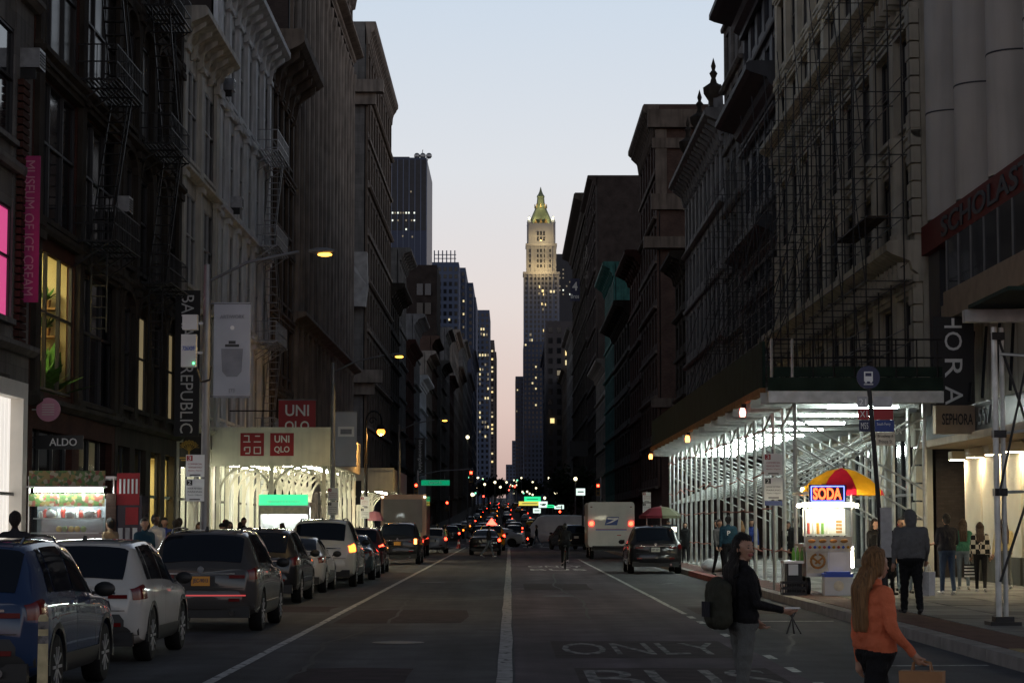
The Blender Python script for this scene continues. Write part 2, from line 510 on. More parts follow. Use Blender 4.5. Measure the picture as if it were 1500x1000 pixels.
for i, (pts_, lab) in enumerate((([(-3.1, 22), (-2.5, 27), (-2.8, 33), (-2.2, 40), (-2.4, 52)], 'long wavering tar seam along the traffic lane'), ([(-3.3, 36), (-1.8, 36.4), (-.3, 35.9)], 'short tar seam across the traffic lane'), ([(.3, 40), (1.5, 40.5), (3.2, 40.1)], 'short tar seam across the bus lane'), ([(1.5, 42), (1.7, 52), (1.3, 64), (1.6, 80)], 'long wavering tar seam along the bus lane'), ([(3.8, 30), (4.6, 36), (4.3, 44), (5.2, 56)], 'wavering tar seam along the kerb lane'), ([(-3.3, 57), (-1.5, 57.4), (-.2, 56.8)], 'far tar seam across the traffic lane'))):
    mb = MB(); v = []; f = []; P_ = []
    for (a, b), (c, d) in zip(pts_[:-1], pts_[1:]):
        for k in range(8): P_.append((a + (c - a) * k / 8 + rnd.uniform(-.05, .05), b + (d - b) * k / 8))
    P_.append(pts_[-1]); al = abs(pts_[-1][0] - pts_[0][0]) < abs(pts_[-1][1] - pts_[0][1])
    for (a, b) in P_: v += [(a - .03, b, .0072), (a + .03, b, .0072)] if al else [(a, b - .06, .0072), (a, b + .06, .0072)]
    mb.add(v, [(2 * k, 2 * k + 1, 2 * k + 3, 2 * k + 2) for k in range(len(P_) - 1)])
    tag(mb.build('tar_seam', 'tar_black'), lab, 'tar seam')

# sidewalks: a bed with slabs let into it, and kerb stones
SLAB = {}
def slab_mesh(w, l, mat):
    k = (w, l, mat)
    if k not in SLAB:
        mb = MB()
        mb.box(-w / 2, w / 2, -l / 2, l / 2, -.03, 0)
        SLAB[k] = mb.mesh('slab', mat)
    return SLAB[k]
for side, x0, x1 in (('west', KR + .32, XR + 2), ('east', XL - 2, KL - .32)):
    for y0, y1 in ((-25, 171), (191, 2400)):
        ys = [y0] + [y for y in YS if y0 < y < y1] + [y1]
        v, f = [], []
        for y in ys:
            g = gz(y)
            v += [(x0, y, g - .02), (x1, y, g - .02), (x1, y, g + .15), (x0, y, g + .15)]
        for i in range(len(ys) - 1):
            for a in range(4):
                b = (a + 1) % 4
                f.append((4 * i + a, 4 * i + b, 4 * i + 4 + b, 4 * i + 4 + a))
        f += [(3, 2, 1, 0), tuple(len(v) - 4 + i for i in range(4))]
        mb = MB(); mb.add(v, f)
        sw = struct(mb.build('sidewalk_' + side if y0 < 0 else 'far_sidewalk_' + side, 'concrete_dark'))
        if y0 < 0:
            n = 4
            sx = (XR - KR - .32 - .9) / n if side == 'west' else (KL - .32 - XL - .9) / n
            for j in range(n):
                for i in range(52 if side == 'west' else 30):
                    y = (20 if side == 'west' else 26) + i * 1.52 + .76
                    x = (x0 + .9 + sx * (j + .5)) if side == 'west' else (x1 - .9 - sx * (j + .5))
                    o = put('slab', slab_mesh(round(sx - .02, 3), 1.5, 'concrete' if rnd.random() > .25 else 'concrete_dark'), sw, (x, y, .15 + .012 + rnd.random() * .004))
            for i in range(52 if side == 'west' else 30):
                y = (20 if side == 'west' else 26) + i * 1.52 + .76
                o = put('paver', slab_mesh(.86, 1.5, 'tactile' if side == 'west' and 26 < y < 31 and i % 2 else 'brick_paver'), sw, (x0 + .45 if side == 'west' else x1 - .45, y, .162))
for side, x in (('west', KR), ('east', KL - .30)):
    for y0, y1 in ((14, 171), (191, 420)):
        ks = thing('kerb', 'granite kerb along the ' + ('sidewalk with the food cart' if side == 'west' else 'row of parked cars') + (', past the cross street' if y0 > 100 else ''), 'kerb', (x, y0, 0))
        n = int((y1 - y0) / 3.0)
        for i in range(n):
            y = y0 + i * 3.0
            red = side == 'west' and 56 < y < 75
            mb = MB()
            g0, g1 = gz(y), gz(y + 3)
            mb.add([(0, 0, g0 - .02), (.3, 0, g0 - .02), (.3, 2.97, g1 - .02), (0, 2.97, g1 - .02), (.012, 0, g0 + .165), (.3, 0, g0 + .165), (.3, 2.97, g1 + .165), (.012, 2.97, g1 + .165)],
                   [(0, 3, 2, 1), (4, 5, 6, 7), (0, 1, 5, 4), (1, 2, 6, 5), (2, 3, 7, 6), (3, 0, 4, 7)])
            mb.build('kerb_stone', 'kerb_red' if red else 'kerb_stone', ks, (0, y - y0, 0))

# ------------------------------------------------------------------ buildings
def window_meshes(kind, w, h, sg, sash, pane):
    """frame and pane of one window, centred; o = outward direction"""
    ox = -sg
    fm = MB()
    t = .07 if w > .8 else .05
    def b(o0, o1, a0, a1, z0, z1): fm.box(ox * o0, ox * o1, a0, a1, z0, z1)
    b(-.05, .04, -w / 2, -w / 2 + t, -h / 2, h / 2); b(-.05, .04, w / 2 - t, w / 2, -h / 2, h / 2)
    b(-.05, .04, -w / 2 + t, w / 2 - t, h / 2 - t, h / 2); b(-.05, .04, -w / 2 + t, w / 2 - t, -h / 2, -h / 2 + t)
    b(-.03, .05, -w / 2 + t, w / 2 - t, -.03 + h * .05, .04 + h * .05)
    n = {'double': 1, 'pair': 2, 'triple': 3, 'wide': 4}[kind]
    for i in range(1, n):
        a = -w / 2 + w * i / n
        b(-.04, .06, a - .06, a + .06, -h / 2 + t, h * .05 - .03); b(-.04, .06, a - .06, a + .06, h * .05 + .04, h / 2 - t)
    pm = MB(); pm.box(ox * -.03, ox * -.02, -w / 2 + t, w / 2 - t, -h / 2 + t, h / 2 - t)
    return fm.mesh('window', sash), pm.mesh('pane', pane)

def cornice_profile(h, p):
    return [(-.02, 0), (.12 * p, 0), (.12 * p, .18 * h), (.3 * p, .3 * h), (.36 * p, .5 * h), (.85 * p, .66 * h), (p, .74 * h), (p, .92 * h), (.9 * p, h), (-.3, h)]

def building(name, label, sg, X, y0, y1, H, nf, nb, wall='stone_grey', trim=None, sash='sash_dark', pane='glass_dark', g=5.0, pier=.5, sill=.9, head=.5,
             recess=.2, kind='double', corn=(1.2, .9), brackets=1.6, pil=.14, belt=True, lit=None, depth=16, z0=0.0, hood=None, side=None, cat='building', ground=True, simple=False, gmat=None, core_cut=0.0, skip=(), cavity=None):
    trim = trim or wall
    o = thing(name, label, cat, (X, y0, z0))
    ox = -sg
    Lf = y1 - y0
    def bx(mb, o0, o1, a0, a1, q0, q1): mb.box(ox * o0, ox * o1, a0, a1, q0, q1)
    mb = MB()
    if cavity:            # hollow one storey: (z from, z to, depth, along from, along to)
        c0, c1, cd, ca0, ca1 = cavity
        bx(mb, -depth, -recess - .1, 0.0, Lf, g if core_cut else 0, c0); bx(mb, -depth, -recess - .1, 0.0, Lf, c1, H)
        bx(mb, -depth, -cd, ca0, ca1, c0, c1)
        if ca0 > 0: bx(mb, -depth, -recess - .1, 0, ca0, c0, c1)
        if ca1 < Lf: bx(mb, -depth, -recess - .1, ca1, Lf, c0, c1)
    else:
        bx(mb, -depth, -recess - .1, 0.0, Lf, g if core_cut else 0, H)
    if core_cut: bx(mb, -depth, -core_cut, 0.0, Lf, 0, g)
    mb.build('side_wall', side or wall, o)
    topz = H - corn[0]
    fh = (topz - g) / nf
    bw = Lf / nb
    ww = bw - pier
    mb = MB()
    # piers
    for i in range(nb + 1):
        a0 = max(0, i * bw - pier / 2); a1 = min(Lf, i * bw + pier / 2)
        bx(mb, -recess, 0, a0, a1, g, topz)
    for i in range(nb):
        a0 = i * bw + pier / 2; a1 = (i + 1) * bw - pier / 2
        z = g
        for k in range(nf):
            zb = g + k * fh
            bx(mb, -recess, -.04, a0, a1, z, zb + sill)
            z = zb + fh - head
        bx(mb, -recess, -.04, a0, a1, z, topz)
    bx(mb, -recess, 0, 0, Lf, topz, H)
    if ground and not simple:
        bx(mb, -recess, .02, 0, Lf, g - .7, g)
        for i in range(nb + 1):
            if nb > 4 and i % 2 and i != nb: continue
            a0 = max(0, i * bw - pier / 2 - .05); a1 = min(Lf, i * bw + pier / 2 + .05)
            bx(mb, -recess, .02, a0, a1, 0, g - .7)
    mb.build('wall', wall, o)
    wh = fh - sill - head
    if simple:
        mb = MB(); bx(mb, -recess - .06, -recess * .7, .05, Lf - .05, g + .1, topz)
        mb.build('glazing', pane, o)
    else:
        ms = {}
        for k in range(nf):
            for i in range(nb):
                if (k, i) in skip: continue
                pm = rnd.choice((pane, pane, pane, pane, 'glass_curtain', 'glass_blind')) if not lit or (k, i) not in lit else lit[(k, i)]
                if pm not in ms: ms[pm] = window_meshes(kind, ww, wh, sg, sash, pm)
                fm, gm = ms[pm]
                w = put('window', fm, o, (ox * -(recess - .1), (i + .5) * bw, g + k * fh + sill + wh / 2))
                put('pane', gm, w)
        # sills, belts, pilasters, hoods
        sm = MB(); bx(sm, -.04, .12, -ww / 2 - .08, ww / 2 + .08, -.14, 0); sm = sm.mesh('sill', trim)
        hm = None
        if hood == 'flat':
            hm = MB(); bx(hm, -.04, .2, -ww / 2 - .12, ww / 2 + .12, .04, .2); bx(hm, -.04, .28, -ww / 2 - .2, ww / 2 + .2, .2, .3)
        elif hood == 'arch':
            hm = MB(); n = 8; r0, r1 = ww / 2, ww / 2 + .18
            pts = [(0, r0 * math.cos(PI * j / n), -.12 + .55 * r0 * math.sin(PI * j / n)) for j in range(n + 1)] + [(0, r1 * math.cos(PI * j / n), -.1 + .62 * r1 * math.sin(PI * j / n)) for j in range(n, -1, -1)]
            for j in range(n):
                q = [pts[j], pts[j + 1], pts[2 * n - j], pts[2 * n + 1 - j]]
                hm.extrude([(ox * -.04, y, z) for _, y, z in q], (ox * .2, 0, 0))
        if hm: hm = hm.mesh('window_hood', trim)
        for k in range(nf):
            for i in range(nb):
                if (k, i) in skip: continue
                put('sill', sm, o, (0, (i + .5) * bw, g + k * fh + sill))
                if hm: put('window_hood', hm, o, (0, (i + .5) * bw, g + k * fh + sill + wh))
        if pil:
            pm = MB(); bx(pm, 0, pil, -pier * .36, pier * .36, 0, fh - .35); bx(pm, 0, pil + .1, -pier * .48, pier * .48, fh - .35, fh - .12); bx(pm, 0, pil + .08, -pier * .46, pier * .46, 0, .25)
            pm = pm.mesh('pilaster', trim)
            for k in range(nf):
                for i in range(nb + 1):
                    a = min(max(i * bw, pier * .5), Lf - pier * .5)
                    put('pilaster', pm, o, (0, a, g + k * fh))
    if belt:
        for k in range(nf):
            if 1:
                mb = MB(); zz = g + k * fh
                big = .32 if k % 2 == 0 else .2
                mb.extrude([(ox * q, .0, zz - .12 + r) for q, r in [(-.02, 0), (.16, 0), (big, .12), (big, .24), (-.02, .26)]], (0, Lf, 0))
                mb.build('belt_course', trim, o)
    if corn[1]:
        mb = MB(); mb.extrude([(ox * q, -.02, topz + r) for q, r in cornice_profile(corn[0], corn[1])], (0, Lf + .04, 0))
        mb.build('cornice', trim, o)
        if brackets:
            bm_ = MB(); h, p = corn
            bm_.extrude([(ox * q, -.12, r) for q, r in [(0, -.25 * h), (.18 * p, -.2 * h), (.3 * p, .25 * h), (.78 * p, .5 * h), (.8 * p, .66 * h), (0, .66 * h)]], (0, .24, 0))
            bm_ = bm_.mesh('bracket', trim)
            nbk = max(2, int(Lf / brackets))
            for i in range(nbk):
                put('bracket', bm_, o, (0, (i + .5) * Lf / nbk, topz))
    if ground and not simple:
        # glazed shop fronts with dark interiors
        mb = MB(); bx(mb, -recess - .02, -recess + .03, .1, Lf - .1, .5, g - .75)
        gl = mb.build('shop_glass', gmat or 'glass_dark', o)
        mb = MB()
        n = max(2, int(Lf / 1.6))
        for i in range(n + 1):
            a = .1 + (Lf - .3) * i / n
            bx(mb, -recess + .03, -recess + .1, a, a + .09, .12, g - .72)
        bx(mb, -recess + .03, -recess + .12, .1, Lf - .1, .12, .5); bx(mb, -recess + .03, -recess + .11, .1, Lf - .1, 2.7, 2.8)
        mb.build('shop_front_frame', 'sash_dark', o)
    return o

def fire_escape(o, sg, a0, a1, zs, out=1.15, mat='iron_black'):
    """iron balconies joined by stairs, hung on the building o (local coordinates)"""
    ox = -sg
    for k, z in enumerate(zs):
        mb = MB()
        for i in range(9):
            q = .06 + (out - .06) * i / 8
            mb.box(ox * q, ox * (q + .06), a0, a1, z, z + .03)
        for i in range(4):
            a = a0 + (a1 - a0) * i / 3
            mb.bar((0, a, z - .02), (ox * out, a, z - .02), .05, .05); mb.bar((0, a, z - .75), (ox * out * .9, a, z - .04), .04, .04)
        mb.build('fire_escape_platform', mat, o)
        mb = MB()
        for zz in (.5, 1.0):
            mb.bar((0, a0, z + zz), (ox * out, a0, z + zz), .03, .04); mb.bar((0, a1, z + zz), (ox * out, a1, z + zz), .03, .04); mb.bar((ox * out, a0, z + zz), (ox * out, a1, z + zz), .03, .04)
        n = int((a1 - a0) / .28)
        for i in range(n + 1):
            a = a0 + (a1 - a0) * i / n
            mb.box(ox * (out - .01), ox * (out + .01), a - .011, a + .011, z, z + 1.0)
        for i in range(4):
            q = out * i / 4
            for a in (a0, a1): mb.box(ox * (q - .01), ox * (q + .01), a - .01, a + .01, z, z + 1.0)
        mb.build('fire_escape_railing', mat, o)
        if k + 1 < len(zs):
            z2 = zs[k + 1]
            b0, b1 = (a0 + .5, a1 - .6) if k % 2 == 0 else (a1 - .5, a0 + .6)
            mb = MB()
            for q in (.35, .95):
                mb.bar((ox * q, b0, z), (ox * q, b1, z2), .035, .1)
            n = 13
            for i in range(1, n):
                t = i / n
                a = b0 + (b1 - b0) * t; zz = z + (z2 - z) * t
                mb.box(ox * .35, ox * .95, a - .1, a + .1, zz, zz + .025)
            mb.bar((ox * .97, b0, z + .9), (ox * .97, b1, z2 + .9), .03, .03)
            mb.build('fire_escape_stair', mat, o)
    mb = MB()
    for q in (.4, .85): mb.bar((ox * q, a0 + .6, zs[0] - 2.6), (ox * q, a0 + .6, zs[0] + 1.0), .04, .05)
    for i in range(11): mb.box(ox * .4, ox * .85, a0 + .58, a0 + .62, zs[0] - 2.5 + i * .31, zs[0] - 2.47 + i * .31)
    mb.build('fire_escape_ladder', mat, o)
# ------------------------------------------------------------------ east side (left hand of the view)
mk('room_wall', (.62, .52, .30), .8, var=.06, bump=0)
mk('room_white', (.72, .70, .62), .8, var=.05, bump=0)
mk('wood_shelf', (.30, .17, .07), .6, var=.2, bump=0)
mk('leaf', (.05, .14, .025), .6, var=.4, scale=8, bump=0)
mk('store_white', (.70, .66, .60), .5, var=.05, bump=0)
mk('curtain', (.72, .72, .70), .8, var=.06, scale=1, bump=0, emit=(1, .93, .85), es=.75)  # cloth emits in place of the shop lights behind it
glow('ceiling_glow', (1, .80, .42), 13.0)
glow('ceiling_cool', (1, .90, .70), 11.0)
def room(o, sg, a0, a1, z0, z1, depth, wallm, lightm, recess=.3):
    """lined room behind a facade opening with a ceiling light strip"""
    ox = -sg; e = .02
    mb = MB()
    mb.box(ox * -(depth - e), ox * -(depth - .06), a0 + e, a1 - e, z0 + e, z1 - e)
    mb.box(ox * -(depth - .06), ox * -recess, a0 + e, a0 + .06, z0 + e, z1 - e); mb.box(ox * -(depth - .06), ox * -recess, a1 - .06, a1 - e, z0 + e, z1 - e)
    mb.box(ox * -(depth - .06), ox * -recess, a0 + .06, a1 - .06, z1 - .06, z1 - e); mb.box(ox * -(depth - .06), ox * -recess, a0 + .06, a1 - .06, z0 + e, z0 + .06)
    r = mb.build('room_lining', wallm, o)
    mb = MB(); mb.box(ox * -(depth * .75), ox * -(depth * .35), a0 + .6, a1 - .6, z1 - .12, z1 - .08)
    mb.build('ceiling_light', lightm, r)
    return r

L1 = building('brick_building', 'grey brick building with pink lit window and white shop front', -1, XL, 38, 56.5, 30, 5, 3, 'stone_grey', 'stone_grey', 'sash_dark', 'glass_dark', g=6.2, pier=4.0, sill=.7, head=1.0, lit={(0, 2): 'lit_pink', (0, 1): 'lit_pink'}, pil=0, side='brick_dark')
mb = MB()
for i in range(34): mb.box(.01, .16, 16.72 + .0, 17.5, 6.3 + i * .2, 6.3 + i * .2 + .15)
mb.build('corner_quoin', 'brick_red', L1)
# white framed shop front of that building
sf = thing('white_shop_front', 'white framed shop front with pale curtains under the pink window', 'shop front', (XL, 42.8, .15))
mb = MB()
mb.box(.02, .4, 0, 12.0, 4.75, 5.15); mb.box(.02, .4, 11.5, 12.0, 0, 4.75); mb.box(.02, .4, 0, .5, 0, 4.75); mb.box(.02, .4, .5, 11.5, 0, .3)
mb.build('frame', 'store_white', sf)
mb = MB()
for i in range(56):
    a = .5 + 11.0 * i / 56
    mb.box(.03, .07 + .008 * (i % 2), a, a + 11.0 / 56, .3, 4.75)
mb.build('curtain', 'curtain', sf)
mb = MB(); mb.box(.14, .2, .5, 11.5, 2.35, 2.43)
for i in range(1, 5): mb.box(.14, .2, .5 + 11 * i / 5, .58 + 11 * i / 5, .3, 2.35); mb.box(.14, .2, .5 + 11 * i / 5, .58 + 11 * i / 5, 2.43, 4.75)
mb.build('glazing_bar', 'sash_grey', sf)

L2 = building('loft_building', 'dark red brick loft building with glowing yellow plant-filled window', -1, XL, 56.6, 69, 25, 4, 2, 'brick_red', 'stone_soot', 'sash_dark', 'glass_dark', g=5.0, pier=.9, sill=.35, head=.5, kind='triple', hood='flat', side='brick_dark', skip={(0, 0)}, cavity=(5.0, 9.7, 3.2, 0, 6.2), core_cut=2.2, corn=(1.5, 1.1))
fm, gm = window_meshes('triple', 5.3, 3.8, -1, 'sash_dark', 'pane_clear')
w = put('window', fm, L2, (-.1, 3.1, 7.3)); put('pane', gm, w)
rm = room(L2, -1, 0, 6.2, 5.0, 9.7, 3.2, 'room_wall', 'ceiling_glow')
for k, zz in enumerate((6.3, 7.1, 7.9)):
    sh = MB().box(-2.9, -.5, 5.55, 6.1, zz, zz + .06).build('shelf', 'wood_shelf', rm)
for k in range(9):                     # potted plants on the shelves and the window sill
    mb = MB(); px_, ay, zz = (-2.2 + .7 * (k // 2), 5.8, 6.37 + .8 * (k % 3)) if k < 6 else (-.75, 3.4 + (k - 6) * .9, 5.08)
    mb.lathe([(0, 0), (.1, 0), (.14, .22), (.0, .22)], (0, 0, 0), 8, mi=0)
    for q in range(26):
        a = rnd.random() * 6.28; e = rnd.uniform(.2, 1.3); l = rnd.uniform(.2, .55) * (1.1 if k < 6 else 3.2)
        d = Vector((math.cos(a) * math.cos(e), math.sin(a) * math.cos(e), math.sin(e))) * l
        s = Vector((-math.sin(a), math.cos(a), 0)) * l * .16
        b = Vector((0, 0, .22))
        mb.add([tuple(b), tuple(b + d * .6 + s), tuple(b + d), tuple(b + d * .6 - s)], [(0, 1, 2, 3)], 1)
    p = mb.build('potted_plant', ['wood_shelf', 'leaf'], None, (XL + px_, 56.6 + ay, zz))
    tag(p, 'small potted plant behind the glowing yellow loft window', 'plant', 'plants in the yellow window')
tab = thing('work_table', 'wooden table inside the glowing yellow loft window', 'table', (XL - 1.2, 61, 5.06))
MB().box(-.5, .5, -1.2, 1.2, .72, .78).build('table_top', 'wood_shelf', tab)
for sx in (-.42, .42):
    for sy in (-1.1, 1.1): MB().box(sx - .04, sx + .04, sy - .04, sy + .04, 0, .72).build('leg', 'wood_shelf', tab)
fire_escape(L2, -1, 5.6, 9.8, [9.9, 14.6, 19.3])
L3 = building('cast_iron_building', 'sooty dark building with arched windows and iron fire escape', -1, XL, 69.1, 81.8, 25, 4, 4, 'stone_soot', 'stone_soot', 'sash_dark', 'glass_dark', g=5.0, pier=.9, sill=.6, head=.8, hood='arch', lit={(0, 1): 'lit_dim', (0, 3): 'lit_dim'}, side='brick_dark', gmat='pane_clear', core_cut=2.5, corn=(1.5, 1.2))
fire_escape(L3, -1, 3.2, 7.4, [9.8, 14.5, 19.2])
room(L3, -1, 6.2, 12.5, .15, 4.2, 2.5, 'room_wall', 'ceiling_glow')
L4 = building('cream_building', 'cream stone building with tall triple windows behind the black hanging sign', -1, XL, 82, 92, 21.5, 3, 2, 'paint_cream', 'paint_cream', 'sash_white', 'glass_dark', g=5.6, pier=1.0, sill=.6, head=.7, kind='triple', corn=(1.3, 1.0), side='brick_dark', gmat='pane_clear', core_cut=2.5)
room(L4, -1, .3, 9.7, .15, 4.8, 2.5, 'room_white', 'ceiling_cool')
L5 = building('white_building', 'pale painted building with paired tall windows and slanting fire escape', -1, XL, 92.1, 112, 26.3, 4, 6, 'paint_white', 'paint_white', 'sash_white', 'glass_blue', g=5.8, pier=1.0, sill=.5, head=.6, kind='double', corn=(1.6, 1.1), side='brick_dark', gmat='pane_clear', core_cut=3.0)
room(L5, -1, .3, 19.6, .15, 5.0, 3.0, 'room_white', 'ceiling_cool')
fire_escape(L5, -1, 13.5, 18.6, [5.9, 10.6, 15.3, 20.0], mat='steel_grey')
L6 = building('bracketed_building', 'dark narrow building with heavy bracketed cornice', -1, XL, 112.1, 124, 27.5, 5, 4, 'stone_soot', 'stone_brown', 'sash_dark', 'glass_dark', g=5, pier=.9, hood='flat', corn=(2.6, 1.8), brackets=2.2, side='brick_dark')
L7 = building('brown_tower_block', 'tall brown stone block with long vertical window bays', -1, XL, 124.1, 149, 48, 9, 8, 'stone_brown', 'stone_tan', 'sash_dark', 'glass_dark', g=6, pier=1.0, sill=.8, head=.6, corn=(2.4, 1.6), side='brick_dark', simple=True, belt=False)
L7b = building('tan_tower_block', 'tall tan stone block at the corner of the cross street', -1, XL, 149.1, 171, 45, 9, 7, 'stone_tan', 'stone_tan', 'sash_dark', 'glass_dark', g=6, pier=1.0, sill=.8, head=.6, corn=(2.2, 1.4), side='stone_brown', simple=True, belt=False)
for b, Lb in ((L7, 24.9), (L7b, 21.9)):
    for k in range(8):
        mb = MB(); a = Lb * (k + .5) / 8
        mb.lathe([(.0, 6), (.34, 6), (.34, 6.4), (.24, 6.6), (.22, 36), (.34, 36.5), (.34, 37), (0, 37)], (.1, a, 0), 8)
        mb.build('engaged_column', 'stone_tan', b)
    for z in (13, 38):
        mb = MB(); mb.extrude([(q, -.01, z + r) for q, r in cornice_profile(.9, .9)], (0, Lb + .02, 0)); mb.build('band_course', 'stone_tan', b)
L8 = building('corner_building', 'tall grey stone corner building across the cross street with deep cornice', -1, XL, 190, 228, 46, 9, 10, 'stone_brown', 'stone_tan', 'sash_dark', 'glass_dark', g=6, pier=1.2, sill=.8, head=.6, corn=(2.0, .7), side='stone_grey', simple=True)
for z in (13, 38.5):
    MB().box(-16, 1.4, -1.2, 0, z + 1, z + 2.1).build('string_course', 'stone_tan', L8)
    MB().box(-16, .7, -.6, 0, z, z + .98).build('string_course', 'stone_tan', L8)
for k in range(7):
    for i in range(2):
        f = MB(); f.box(-.9, .9, -.12, -.01, -1.4, 1.4); f = f.build('window', 'sash_grey', L8, (-4 - 5 * i, 0, 9 + 4.2 * k))
        MB().box(-.75, .75, -.14, -.121, -1.25, 1.25).build('pane', 'glass_dark', f)
mats = ['stone_brown', 'stone_grey', 'brick_red', 'stone_soot', 'iron_front', 'brick_brown', 'stone_tan', 'paint_white']
DESC = {'stone_brown': 'brown stone', 'stone_grey': 'grey stone', 'brick_red': 'red brick', 'stone_soot': 'sooty stone', 'iron_front': 'grey iron-front', 'brick_brown': 'brown brick', 'stone_tan': 'tan stone', 'paint_white': 'pale painted', 'far_stone': 'hazy grey stone', 'hazed_stone': 'haze-tinted grey stone', 'tower_brown': 'hazy brown', 'copper_green': 'green copper'}
def row(sg, X, lst, where):
    def nm(k):
        if k < 0: return 'the tall corner building'
        if k >= len(lst): return 'the far towers'
        return 'the %s one' % DESC[lst[k][3]]
    for i, (y0, y1, H, wm, nf, nb, cn) in enumerate(lst):
        b = building('street_building', '%s%s building between %s and %s' % ('tall ' if H > 38 else 'low ' if H < 26 else '', DESC[wm], nm(i - 1), nm(i + 1)), sg, X, y0, y1 - .06, H, nf, nb, wm, wm, 'sash_dark', 'glass_dark', g=4.5, pier=1.3, corn=cn, brackets=2.5 if y0 < 300 else 0, simple=True, z0=gz((y0 + y1) / 2) - .5 if y0 > 250 else 0, belt=y0 < 420)
ROWL = [(228.1, 246, 27, 'stone_soot', 6, 5, (1.6, 1.5)), (246, 262, 33, 'stone_grey', 7, 5, (1.4, 1.3)), (262, 284, 24, 'brick_red', 5, 6, (1.5, 1.2)), (284, 302, 29, 'iron_front', 6, 5, (1.5, 1.4)),
        (302, 326, 22, 'paint_white', 5, 7, (1.4, 1.2)), (326, 350, 27, 'stone_tan', 6, 7, (1.5, 1.4)), (350, 374, 31, 'brick_brown', 7, 6, (1.4, 1.2)),
        (398, 424, 30, 'stone_grey', 7, 6, (1.6, 1.5)), (424, 452, 38, 'iron_front', 8, 7, (1.5, 1.3)), (452, 486, 30, 'brick_red', 7, 7, (1.4, 1.2)), (486, 530, 42, 'stone_tan', 9, 8, (1.6, 1.4)),
        (530, 580, 36, 'stone_brown', 8, 8, (1.5, 1.2)), (580, 640, 46, 'stone_grey', 10, 9, (1.5, 1.2)), (640, 720, 40, 'tower_brown', 9, 9, (1.5, 1.2)), (720, 820, 52, 'far_stone', 12, 9, (1.5, 1.2))]
row(-1, XL, ROWL, 'truck')

# ------------------------------------------------------------------ west side (right hand of the view)
# R1: big white half columns over a red band, glazed bay and lit beauty shop
XC = 13.4
R1 = thing('column_building', 'white building with giant half columns above a red band and glazed bay', 'building', (XC, 40, 0))
MB().box(.6, 16, 0, 28, 5.2, 34).build('side_wall', 'brick_dark', R1)
MB().box(2.6, 16, 0, 28, 0, 5.2).build('rear_wall', 'brick_dark', R1)
for i in range(7):
    a = 1.0 + i * 4.3
    mb = MB(); mb.lathe([(0, 11.1), (.80, 11.1), (.80, 34), (0, 34)], (.28, a, 0), 28)
    c = mb.build('half_column', 'col_white', R1, smooth=True)
    for k, z in enumerate((14.4, 19.2, 24.0)):
        mb = MB(); mb.lathe([(.0, z), (.815, z), (.815, z + .045), (0, z + .045)], (.28, a, 0), 28); mb.build('column_joint', 'iron_dark', c, smooth=True)
    if i < 6:
        for k, (z0, z1) in enumerate(((11.2, 14.2), (15.2, 19.0), (20.0, 23.8), (24.8, 28.6), (29.6, 33))):
            mb = MB(); b0, b1 = a + .75, a + 3.55
            mb.box(.4, .5, b0, b0 + .08, z0, z1); mb.box(.4, .5, b1 - .08, b1, z0, z1); mb.box(.4, .5, b0 + .08, b1 - .08, z0, z0 + .08); mb.box(.4, .5, b0 + .08, b1 - .08, z1 - .08, z1)
            for q in (1, 2): mb.box(.42, .5, b0 + 2.8 * q / 3 - .03, b0 + 2.8 * q / 3 + .03, z0 + .08, z1 - .08)
            mb.box(.41, .49, b0 + .08, b1 - .08, (z0 + z1) / 2 - .03, (z0 + z1) / 2 + .03)
            w = mb.build('window', 'sash_grey', R1)
            MB().box(.5, .52, b0 + .08, b1 - .08, z0 + .08, z1 - .08).build('pane', 'glass_dark', w)
            MB().box(.38, .6, b0, b1, z1, z1 + 1.0).build('spandrel_panel', 'spandrel', R1)
mb = MB(); mb.box(-.5, .6, 0, 28, 10.15, 11.05); rb = mb.build('sign_band', 'scholastic_red', R1)
o = text('SCHOLASTIC', 13.5, .62, (-.52, 18.0, 10.6), (0, -1, 0), (0, 0, 1), 'iron_dark', R1, .03, bold=.02)
# glazed bay
mb = MB(); mb.box(-.6, .6, 12, 24.2, 8.2, 8.6); mb.box(-.65, .6, 12, 24.3, 7.75, 8.2); mb.build('bay_ledge', 'ledge_beige', R1)
mb = MB(); mb.box(-.5, .58, 12.1, 24.1, 8.61, 10.14); mb.build('bay_glass', 'glass_dark', R1)
for i in range(8): MB().box(-.54, -.501, 12.1 + i * 1.7, 12.16 + i * 1.7, 8.61, 10.13).build('bay_mullion', 'sash_grey', R1)
MB().box(-.45, .6, 0, 11.9, 7.75, 10.13).build('bay_pier', 'stone_grey', R1)
MB().box(-.3, .6, 26.2, 27.9, 5.0, 10.13).build('dark_bay', 'iron_dark', R1)
# transom storey between canopy and bay: cream panels split by sloping braces
for i in range(5):
    MB().box(.3, .42, 10 + i * 3.2, 13.1 + i * 3.2, 5.25, 7.74).build('wall_panel', 'stone_pale', R1)
mb = MB()
for i in range(9):
    mb.bar((-.3, 12 + i * 1.7, 5.3), (.2, 13.6 + i * 1.7, 7.4), .08, .08)
mb.build('canopy_stay', 'iron_black', R1)
